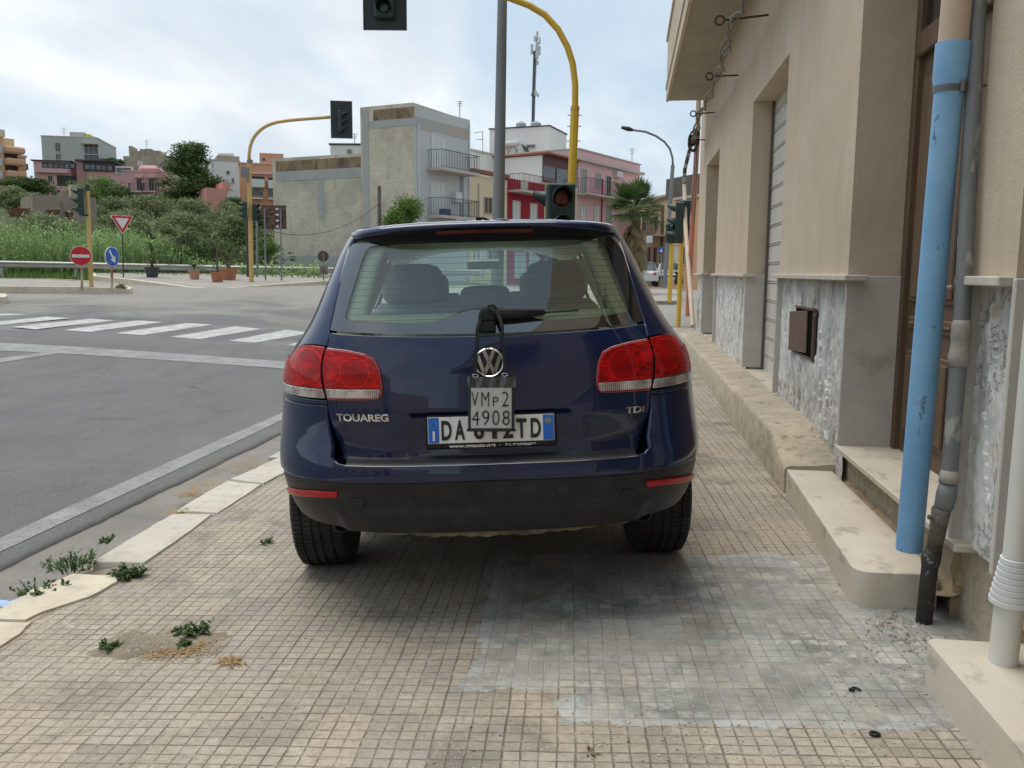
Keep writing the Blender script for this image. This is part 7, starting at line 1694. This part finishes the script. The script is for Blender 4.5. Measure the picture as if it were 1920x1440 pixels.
for (px, py, w, h) in ((1007.5, 66, 4, 14), (1002.5, 72, 3, 10), (1012, 76, 3, 12), (997.5, 92, 5, 18), (1008, 90, 5, 22), (1012, 95, 3, 16), (1007, 104, 6, 12), (1004, 175, 5, 10), (1009, 178, 3, 7), (996.5, 177, 2, 6), (1008, 117, 4, 8)):
    q = at(px, py, Dm-.3); ww, hh = w*Dm/F/2, h*Dm/F/2; b = MB(); b.box(q.x-ww, q.x+ww, q.y-.12, q.y+.12, q.z-hh, q.z+hh, bev=.03); b.build('antenna_panel', pm('antenna_white', (.55, .56, .55), (.45, .46, .44), 2, .5, kind='world'), t)
Ds = Dat(962, 9); t = thing('solar_heater', 'rooftop solar water heater with a long white cylinder and tilted panel', 'solar heater', at(960, 292, Ds)); b = MB(); b.tube([at(930, 272, Ds), at(974, 268, Ds)], .26, 14); b.build('tank', SHUT, t, smooth=True, angle=40)
b = MB(); P_ = [at(976, 266, Ds), at(984, 266, Ds+.2), at(995, 292, Ds-1.2), at(986, 292, Ds-1.4)]; b.prism(P_, (0, .08, .05)); b.build('panel', pm('solar_black', (.04, .04, .04), None, 3, .3), t); b = MB()
for a_, c_ in (((948, 272), (956, 292)), ((960, 272), (950, 292)), ((962, 272), (974, 291)), ((974, 272), (964, 291))): b.tube([at(*a_, Ds), at(*c_, Ds)], .03, 5)
b.build('stand', STL, t)
b = MB(); q = at(904, 288, 62)
for a_, c_ in (((905, 289), (905, 246)), ((889, 249), (906, 247)), ((892, 262), (906, 261))): b.tube([at(*a_, 62), at(*c_, 62)], .025, 5)
tag(b.build('tv_aerial', STL), 'thin television aerial on the roof right of the grey building', 'aerial')
for i, (px, py, D, h, lab) in enumerate(((1185, 308, 74, 30, 'thin aerial on the right end of the pink house roof'), (120, 255, 117, 16, 'small aerial on the pale grey modern building'), (862, 215, 56, 26, 'television aerial above the grey balconied side of the concrete building'), (665, 272, 66, 22, 'aerial on the small white roof block'), (275, 280, 118, 18, 'aerial on the old stone building'), (1075, 272, 69, 20, 'television aerial above the veranda house roof'))):
    b = MB(); b.tube([at(px, py+4, D), at(px, py-h, D)], .03, 5)
    for k in (0, 1, 2): b.tube([at(px-6+k, py-h+2+4*k, D), at(px+6-k, py-h+1+4*k, D)], .02, 4)
    tag(b.build('tv_aerial', STL), lab, 'aerial')
# far right street
HY = Fac('yellow_house', 'yellow house with a small balcony at the end of the street', 1196, 78, 1262, 70, 374, CRMW, depth=9, zb=0)
HY.balcony(1224, 427, 1252, 444, CORN, h=1.0); HY.win(1214, 464, 1220, 498, DKW, nm='door'); HY.win(1226, 465, 1232, 492, DKW); HY.rect('orange_base', 1222, 491, 1262, 512, PEACH, .05); HY.win(1229, 405, 1234, 432, DKW, nm='balcony_door'); HY.win(1205, 405, 1211, 432, DKW); HY.cap(.2, .2); HY.rect('corner_stones', 1239, 385, 1244, 500, RSTS, .06); HY.win(1247, 460, 1254, 494, SHUT, nm='garage_door')
HD = Fac('concrete_house', 'dark weathered concrete block above the end of the street', 1244, 66, 1300, 62, 332, DCON, depth=7, zb=7.0)
HO = Fac('peach_house', 'peach house with white shutters at the street end, by the corner pipes', 1262.5, 62, 1320, 58, 372, PEACH, depth=8, zb=0); HO.win(1264, 460, 1273, 494, SHUT, nm='garage_door', leaf=1); HO.cap(.18, .15); HO.win(1277, 463, 1285, 495, WIN)
# street ahead seen through the car: pale kerbside house
# left hillside buildings
K1 = Fac('apartment_block', 'tall peach apartment block at the left edge of the picture', -140, 105, 23, 113, 249, PEACH, depth=14, zb=4); K1.cap(.9, .2, CRMW)
for y in (272, 296, 320): K1.win(-9, y, 4.5, y+14, SHUT, CORN); K1.win(-40, y, -26, y+14, SHUT, CORN)
K1.box('side_wing', K1.L, K1.L+1.7, .8, 8, 0, K1.top-K1.zb, CRMW)
for y in (281, 303, 326):
    q = K1.loc(25, y+8); K1.box('balcony', K1.L-.1, K1.L+2.3, -1.0, 2.5, q[1]-K1.zb, q[1]-K1.zb+.9, PEACH, bev=.2); y > 290 and K1.box('loggia', K1.L+.02, K1.L+1.72, .2, .9, q[1]-K1.zb+.9, q[1]-K1.zb+2.2, DKW)
K2 = Fac('orange_building', 'small orange building right beside the peach apartment block', 41, 122, 62, 123, 296, ORAN, depth=10, zb=5); K2.cap(.3, .15); K2.win(48, 308, 52, 318)
K3 = Fac('modern_building', 'pale grey modern building with a large terrace window on the hill', 93, 116, 195, 117.3, 258, GRYW, depth=10, zb=6); K3.cap(.15, .05)
K3.win(104, 268, 113, 284); K3.win(105, 289, 114, 299); K3.win(158, 272, 184, 289, WIN, SHUT, 'terrace_window', 3); K3.win(160, 292, 184, 303, WIN, DKW); K3.rect('terrace_frame', 155, 270, 187, 272, CORN, 1.2); K3.box('penthouse', K3.loc(122, 255)[0], K3.loc(150, 255)[0], 2, 7, K3.top-K3.zb, K3.top-K3.zb+1.0, GRYW); K3.box('yellow_hut', K3.loc(151, 255)[0], K3.loc(160, 255)[0], 2, 5, K3.top-K3.zb, K3.top-K3.zb+.8, pm('yellow_green', (.50, .52, .04), None, 2, .7)); K3.box('side_strip', K3.L, K3.L+.7, 1, 8, 0, K3.top-K3.zb-2.5, pm('teal_glass', (.12, .17, .17), None, 2, .3))
K4 = Fac('pink_villa', 'long pink villa with a dark glazed upper veranda', 76, 100, 143.5, 100.9, 303, PINK, depth=9, zb=5); K4.rect('glazed_veranda', 79, 305, 143, 316, DKW, .05)
for k in range(6): K4.rect('veranda_pane', 81+10.3*k, 307, 88.5+10.3*k, 314.5, pm('veranda_glass', (.16, .18, .19), (.07, .07, .08), 1, .2, kind='world'), .08)
K4.win(90.5, 330, 98.5, 341, DKW); K4.rect('garage', 107, 329, 143, 349, DKW, .02); K4.cap(.12, .25, DKW); K4.box('balcony_front', .2, K4.L-.1, -.6, 0, K4.loc(110, 325)[1]-K4.zb, K4.loc(110, 317)[1]-K4.zb, PINK)
x_ = K4.loc(143.5, 300)[0]; K4.box('tower', x_, x_+.9, -.3, 6, 0, K4.loc(150, 298)[1]-K4.zb, pm('dusky_pink', (.42, .21, .21), None, 2, .9)); K4.box('chimney', 1.0, 1.5, 3, 3.5, K4.top-K4.zb, K4.top-K4.zb+1.6, GRYW)
K5 = Fac('pink_villa', 'middle pink wing with dark windows joined to the long pink villa', 157, 101, 240, 102, 312, PINK, depth=9, zb=5, ytop_px=200); K5.rect('glazed_veranda', 157, 304, 215, 321, DKW, .3, .0)
for k in range(5): K5.rect('veranda_pane', 161+10.6*k, 309+.8*k, 169+10.6*k, 318+.6*k, MATS['veranda_glass'], .34)
K5.box('roof', -.2, K5.loc(218, 300)[0], -.5, 6, K5.loc(190, 304)[1]-K5.zb, K5.loc(190, 301.5)[1]-K5.zb, DKW); K5.rect('pavilion', 217, 312, 248, 326, SHUT, .15, .5); K5.rect('pavilion_glass', 219, 315, 246, 324, MATS['veranda_glass'], .2); K5.win(207, 336, 213, 346, DKW); K5.win(234, 338, 238, 355, DKW)
K6 = Fac('pink_house', 'pink house with two dark doors and small balconies, left of the pine', 239, 96, 306, 96.8, 322, PINK, depth=8, zb=5); K6.box('arched_roof', K6.loc(256, 320)[0], K6.loc(296, 320)[0], .5, 7, K6.top-K6.zb, K6.loc(276, 308)[1]-K6.zb, PINK, bev=.5); K6.win(257, 337, 265, 357, DKW, nm='door'); K6.win(280, 337, 288, 357, DKW, nm='door'); K6.balcony(243, 350, 268, 361, LPINK, h=.8, out=.7); K6.balcony(270, 350, 294, 361, LPINK, h=.8, out=.7); K6.win(256, 365, 262, 375, DKW, nm='door'); K6.win(270, 366, 276, 375, DKW); K6.cap(.1, .1, LPINK); K6.rect('canopy', 253, 331, 268, 334, LPINK, .6); K6.rect('canopy', 277, 331, 292, 334, LPINK, .6)
K7 = Fac('stone_building', 'old weathered stone building with a ragged top behind the pine', 242, 118, 330, 119, 294, STON, depth=9, zb=7)
rnd = random.Random(4)
for k, (a_, c_, y) in enumerate(((242, 248, 274), (248, 262, 283), (262, 272, 279), (272, 284, 278), (284, 300, 281), (300, 320, 290))): K7.box('ragged_parapet', K7.loc(a_, 290)[0], K7.loc(c_, 290)[0]-.02, .05*k, 3+.2*k, K7.top-K7.zb, K7.loc(260, y)[1]-K7.zb, STON)
K7.win(258, 302, 268, 311, SHUT)
K8 = Fac('grey_building', 'cream-grey building with a stepped top between the pine and the orange house', 404, 104, 456, 105.3, 302, WHTW, depth=8, zb=6); K8.box('upper_floor', K8.loc(408, 300)[0], K8.loc(450, 300)[0], .5, 7, K8.top-K8.zb, K8.loc(425, 291)[1]-K8.zb, STON); K8.win(425, 321, 430, 327, DKW); K8.win(435, 335, 438, 343, DKW); K8.cap(.1, .1)
for k in range(5): q = K8.loc(411+6*k, 291); K8.box('roof_tank', q[0], q[0]+.33, 1, 1.6, q[1]-K8.zb, q[1]-K8.zb+.35, WHTW)
K9 = Fac('orange_building', 'orange apartment house with white balconies beside the concrete block', 455, 92, 532, 93.2, 308, ORAN, depth=9, zb=5); K9.box('tower', K9.loc(487, 300)[0], K9.loc(532, 300)[0], .6, 6, K9.top-K9.zb, K9.loc(505, 286)[1]-K9.zb, ORAN); K9.win(492, 296, 497, 302, DKW); K9.rect('cornice', 455, 323, 532, 327, LPINK, .3)
for (a_, c_, y) in ((471, 496, 351), (503, 520, 353)): K9.rect('loggia', a_, y-20, c_, y-8, DKW, .03); K9.balcony(a_, y-9, c_, y+1, SHUT, h=.7, out=.8, solid=SHUT)
for (a_, c_, y) in ((471, 493, 374), (503, 520, 375)): K9.rect('loggia', a_, y-20, c_, y-8, MATS['veranda_glass'], .03); K9.balcony(a_, y-9, c_, y, SHUT, h=.5, out=.8)
K9.cap(.12, .1, LPINK)
K10 = Fac('salmon_wall', 'bright salmon wall and outbuilding just right of the pine', 393, 88, 432, 89, 353, SALM, depth=5, zb=5, cat='outbuilding'); K10.box('gable', K10.loc(418, 350)[0], K10.loc(432, 350)[0], .3, 4, K10.top-K10.zb, K10.loc(425, 341)[1]-K10.zb, SALM)
K11 = Fac('tan_ruin', 'ruined tan stone shed among the trees on the left', 70, 60, 188, 62.5, 368, TANW, depth=5, zb=2, cat='shed'); K11.box('pillar', K11.loc(134, 360)[0], K11.loc(148, 360)[0], 0, 1, K11.top-K11.zb, K11.loc(140, 346)[1]-K11.zb, STON)
K12 = Fac('garden_wall', 'low grey-tan wall with three rusty trapezoid hoppers at the left', -80, 53, 140, 58, 393, STON, depth=2.0, zb=1, cat='wall')
for (a_, c_, e_, f_, y0, y1) in ((10, 55, 20, 46, 391, 405), (85, 111, 93, 104, 394, 408), (121, 134, 127, 133, 397, 411)):
    b = MB(); P_ = [K12.loc(a_, y0), K12.loc(c_, y0), K12.loc(f_, y1), K12.loc(e_, y1)]; b.prism([(p[0], -.35, p[1]-K12.zb) for p in P_], (0, .33, 0)); b.build('hopper', pm('rust_red', (.16, .05, .03), (.12, .04, .03), 3, .8), K12.t, local=True)
# unseen houses added behind the viewer to give the car's paint reflections
K13 = thing('apartment_block', 'pale houses added behind the viewer, outside the picture, for the car paint to mirror', 'building', (-14, -22, 0)); b = MB(); b.box(-30, -8, -30, -22, -.2, 7.5); b.box(-7, -.5, -31, -23, -.2, 5.0); b.build('wall', CRMW, K13)
b = MB()
for k in range(6): b.box(-28+3.6*k, -26.6+3.6*k, -22.0, -21.9, 1.2, 3.0)
b.build('window', WIN, K13)

# ---- palm tree, lamp post, cars and small posts at the far right
def fan_palm(label, px, D, ycrown, w, zb):
    c = at(px, ycrown, D); r = w*D/F/2; rnd = random.Random(11); t = thing('palm_tree', label, 'palm tree', (c.x, c.y, zb)); b = MB(); n = 14
    pts = [Vector((c.x+.08*math.sin(k*.7), c.y, zb+(c.z-zb)*k/n)) for k in range(n+1)]; b.tube(pts, .15, 10, rads=[.20+.02*math.sin(k*2.1) for k in range(n+1)]); b.build('trunk', pm('palm_bark', (.12, .085, .055), (.20, .15, .10), 10, .95, kind='world', bump=.05), t)
    def fan(b, base, d, L, wd, droop):
        s = d.cross(Vector((0, 0, 1))); s = s.normalized() if s.length > .1 else Vector((1, 0, 0)); up = s.cross(d).normalized(); tip0 = base + d*L*.45 - Vector((0, 0, droop*.3)); b.tube([base, tip0], .012, 4, caps=False)
        for k in range(15):
            a = R(-78+156*k/14); dd = (d*math.cos(a) + s*math.sin(a) + up*.12).normalized(); l2 = L*.62*(1-.25*abs(a)/1.4); m_ = tip0 + dd*l2*.6; e = tip0 + dd*l2 - Vector((0, 0, droop*l2*.8)); sd = dd.cross(up).normalized()*wd
            b.quad(tip0, m_-sd, e, m_+sd)
    b = MB()
    for k in range(64):
        a = rnd.uniform(0, 6.28); el = rnd.uniform(-.45, 1.35); d = Vector((math.cos(a)*math.cos(el), math.sin(a)*math.cos(el), math.sin(el))); fan(b, c+d*.12, d, r*rnd.uniform(.80, 1.05), .030, .35 if el < .5 else .12)
    b.build('crown', leafmat('palm_green', (.035, .075, .022), (.10, .15, .05)), t); b = MB()
    for k in range(56):
        a = rnd.uniform(0, 6.28); d = Vector((math.cos(a)*.38, math.sin(a)*.38, -rnd.uniform(.5, 1.1))).normalized(); fan(b, c+Vector((0, 0, -.1-rnd.random()*r*1.1))+d*.1, d, r*rnd.uniform(.5, .8), .03, .5)
    b.build('dry_skirt', DRYL, t); return t
fan_palm('shaggy fan palm with a brown skirt between the pink house and the street', 1190, 34, 392, 122, .3)
t = thing('street_lamp', 'tall grey street lamp with a curved arm at the far end of the street', 'street lamp', at(1246, 536, 46)); post(t, 'pole', 1261.5, 310, 1246, 536, 46, .11, STL)
b = MB(); b.tube([at(x, y, 46) for x, y in ((1261.5, 310), (1261, 296), (1256, 279), (1246, 266), (1230, 255), (1210, 247), (1186, 243.5))], .06, 8); b.build('arm', STL, t, smooth=True); b = MB(); q0, q1 = at(1187, 244, 46), at(1165, 238.5, 46); b.tube([q0, q0.lerp(q1, .4), q1], .1, 8, rads=[.07, .13, .08]); b.build('lamp_head', BKP, t, smooth=True)
t = thing('traffic_light', 'yellow traffic light pole with a dark head just left of the building corner', 'traffic light', at(1272, 609, 19)); post(t, 'pole', 1280, 380, 1272, 609, 19, .052, YEL); q = at(1268, 456, 19.1); signal_head(t, Matrix.Translation(q) @ Matrix.Rotation(R(-100), 4, 'Z')); q = at(1286, 452, 19.3); signal_head(t, Matrix.Translation(q) @ Matrix.Rotation(R(170), 4, 'Z')); post(t, 'bracket', 1268, 440, 1281, 438, 19, .03, BKP, 0)
t = thing('traffic_light', 'short yellow pedestrian light on the small island across the street', 'traffic light', at(1255, 563, 28)); post(t, 'pole', 1260, 455, 1255, 563, 28, .075, YEL); q = at(1259, 456, 27.9); signal_head(t, Matrix.Translation(q) @ Matrix.Rotation(R(20), 4, 'Z'), lenses=(L_AMB, L_GRN), s=1.05)
V = [at(1150, 566, 27.6), at(1269, 564, 28), at(1275, 556, 31), at(1268, 543, 40), at(1150, 543, 40)]; b = MB(); b.prism([v-Vector((0, 0, .2)) for v in V], (0, 0, .2)); setting(b, 'street_island', ISL); 
t = thing('road_sign', 'small square blue pedestrian crossing sign down the street', 'road sign', at(1240, 536, 44), group='road signs'); q = at(1240, 469, 44); b = MB(); b.box(-.14, .14, -.01, .01, -.14, .14, Matrix.Translation(q)); o = b.build('sign_face', BLUP, t); b = MB(); b.prism([q+Vector((-.08, -.015, -.09)), q+Vector((.08, -.015, -.09)), q+Vector((0, -.015, .09))], (0, -.004, 0)); b.build('white_triangle', WHT, o)
post(t, 'post', 1240, 462, 1240, 536, 44.05, .03, STL)
t = thing('shop_sign', 'small white hanging sign board beside the palm trunk', 'sign', at(1212, 500, 50)); q = at(1217.5, 449, 50); b = MB(); b.box(-.18, .18, -.04, .04, -.19, .19, Matrix.Translation(q), bev=.02); b.build('board', SHUT, t); post(t, 'post', 1211, 445, 1211, 536, 50.1, .03, RAILB)
def far_car(label, px, ybot, D, L, W_, H_, rot, mat, kind='hatch'):
    c = at(px, ybot, D); mt = Matrix.Translation(c) @ Matrix.Rotation(rot, 4, 'Z'); t = thing('parked_car', label, 'car', mtx=mt, group='cars parked down the street')
    sec = [(-L/2, .35, .80, .90), (-L/2+.1, .30, .92, .97), (-L/2+.6, .28, .98, 1.0), (0, .28, .95, 1.0), (L/2-.9, .28, .93, 1.0), (L/2-.15, .30, .74, .94), (L/2, .38, .62, .84)]
    b = MB(); rows = []
    for y, z0, z1, w in sec:
        w *= W_/2; rows.append([Vector(p) for p in ((-w*.9, y, z0), (-w, y, z0+.12), (-w, y, (z0+z1)/2), (-w*.93, y, z1), (0, y, z1+.03), (w*.93, y, z1), (w, y, (z0+z1)/2), (w, y, z0+.12), (w*.9, y, z0))])
    b.grid(rows); b.poly(rows[0]); b.poly(rows[-1][::-1]); b.build('body', mat, t, smooth=True, local=True, angle=35)
    cab = [(-L/2+.12, .93, .80), (-L/2+.55, H_-.04, .66), (-.2, H_, .68), (.55, H_-.08, .66), (L/2-1.15, .93, .78)]
    b = MB(); rows = [[Vector(p) for p in ((-w*W_/2*1.15, y, .9), (-w*W_/2*1.06, y, z-.05), (-w*W_/2*.8, y, z), (w*W_/2*.8, y, z), (w*W_/2*1.06, y, z-.05), (w*W_/2*1.15, y, .9))] for y, z, w in cab]
    b.grid(rows[1:4]); b.build('roof', mat, t, smooth=True, local=True, angle=35); b = MB(); b.grid(rows[:2]); b.build('rear_window', WIN, t, local=True); b = MB(); b.grid(rows[3:]); b.build('windscreen', WIN, t, local=True)
    for s_ in (-1, 1):
        b = MB(); b.poly([(s_*W_/2*.86, -L/2+.45, .97), (s_*W_/2*.86, L/2-1.35, .97), (s_*W_/2*.77, .55, H_-.15), (s_*W_/2*.77, -L/2+.7, H_-.12)]); b.build('side_window', WIN, t, local=True)
        for y in (-L/2+.75, L/2-.8):
            b = MB(); b.lathe([(.001, -.1), (.30, -.1), (.32, -.06), (.32, .06), (.30, .1), (.001, .1)], Matrix.Translation((s_*(W_/2-.10), y, .32)) @ Matrix.Rotation(R(90), 4, 'Y'), 20); wh = b.build('wheel', RUBBER, t, local=True); b = MB(); b.lathe([(.001, 0), (.20, 0), (.20, .012), (.001, .02)], Matrix.Translation((s_*(W_/2+.0), y, .32)) @ Matrix.Rotation(R(90*s_), 4, 'Y'), 16); b.build('rim', ALLOY, wh, local=True)
        b = MB(); b.box(s_*W_/2*.72-.10, s_*W_/2*.72+.10, -L/2-.02, -L/2+.08, .68, .86, bev=.03); b.build('tail_light', REDP, t, local=True)
        b = MB(); b.box(s_*W_/2*.68-.14, s_*W_/2*.68+.14, L/2-.12, L/2+.015, .55, .70, bev=.03); b.build('headlight', SHUT, t, local=True)
        b = MB(); b.box(s_*(W_/2+.02)-.07, s_*(W_/2+.02)+.07, .55, .65, .92, 1.04, bev=.02); b.build('mirror', mat, t, local=True)
    b = MB(); b.box(-.26, .26, L/2-.01, L/2+.02, .38, .49); b.build('number_plate', WHT, t, local=True); b = MB(); b.box(-.26, .26, -L/2-.02, -L/2+.01, .50, .61); b.build('number_plate', WHT, t, local=True)
CW = pm('white_car_paint', (.62, .62, .60), None, 3, .25, coat=.8); CG = pm('dark_grey_car_paint', (.035, .042, .05), None, 3, .2, coat=1.0)
far_car('white hatchback parked down the street, nearest the palm', 1205, 537, 52, 3.9, 1.7, 1.48, YAW+R(-6), CW)
far_car('dark grey car facing the camera beside the white hatchback', 1250, 534, 55, 4.1, 1.72, 1.45, YAW+R(176), CG)
q = at(1268, 533, 50); t = thing('scooter', 'parked scooter seen small at the foot of the yellow pole', 'scooter', (q.x, q.y, q.z)); b = MB(); b.box(q.x-.12, q.x+.12, q.y-.5, q.y+.4, q.z+.25, q.z+.6, bev=.08); b.box(q.x-.14, q.x+.14, q.y-.6, q.y-.1, q.z+.6, q.z+.8, bev=.06); b.tube([(q.x, q.y+.45, q.z+.3), (q.x, q.y+.35, q.z+1.0)], .05, 8); b.tube([(q.x-.3, q.y+.32, q.z+1.0), (q.x+.3, q.y+.32, q.z+1.0)], .025, 6); b.build('body', CG, t)
for y in (-.45, .5): b = MB(); b.lathe([(.001, -.05), (.22, -.05), (.22, .05), (.001, .05)], Matrix.Translation((q.x, q.y+y, q.z+.22)) @ Matrix.Rotation(R(90), 4, 'Y'), 16); b.build('wheel', RUBBER, t)
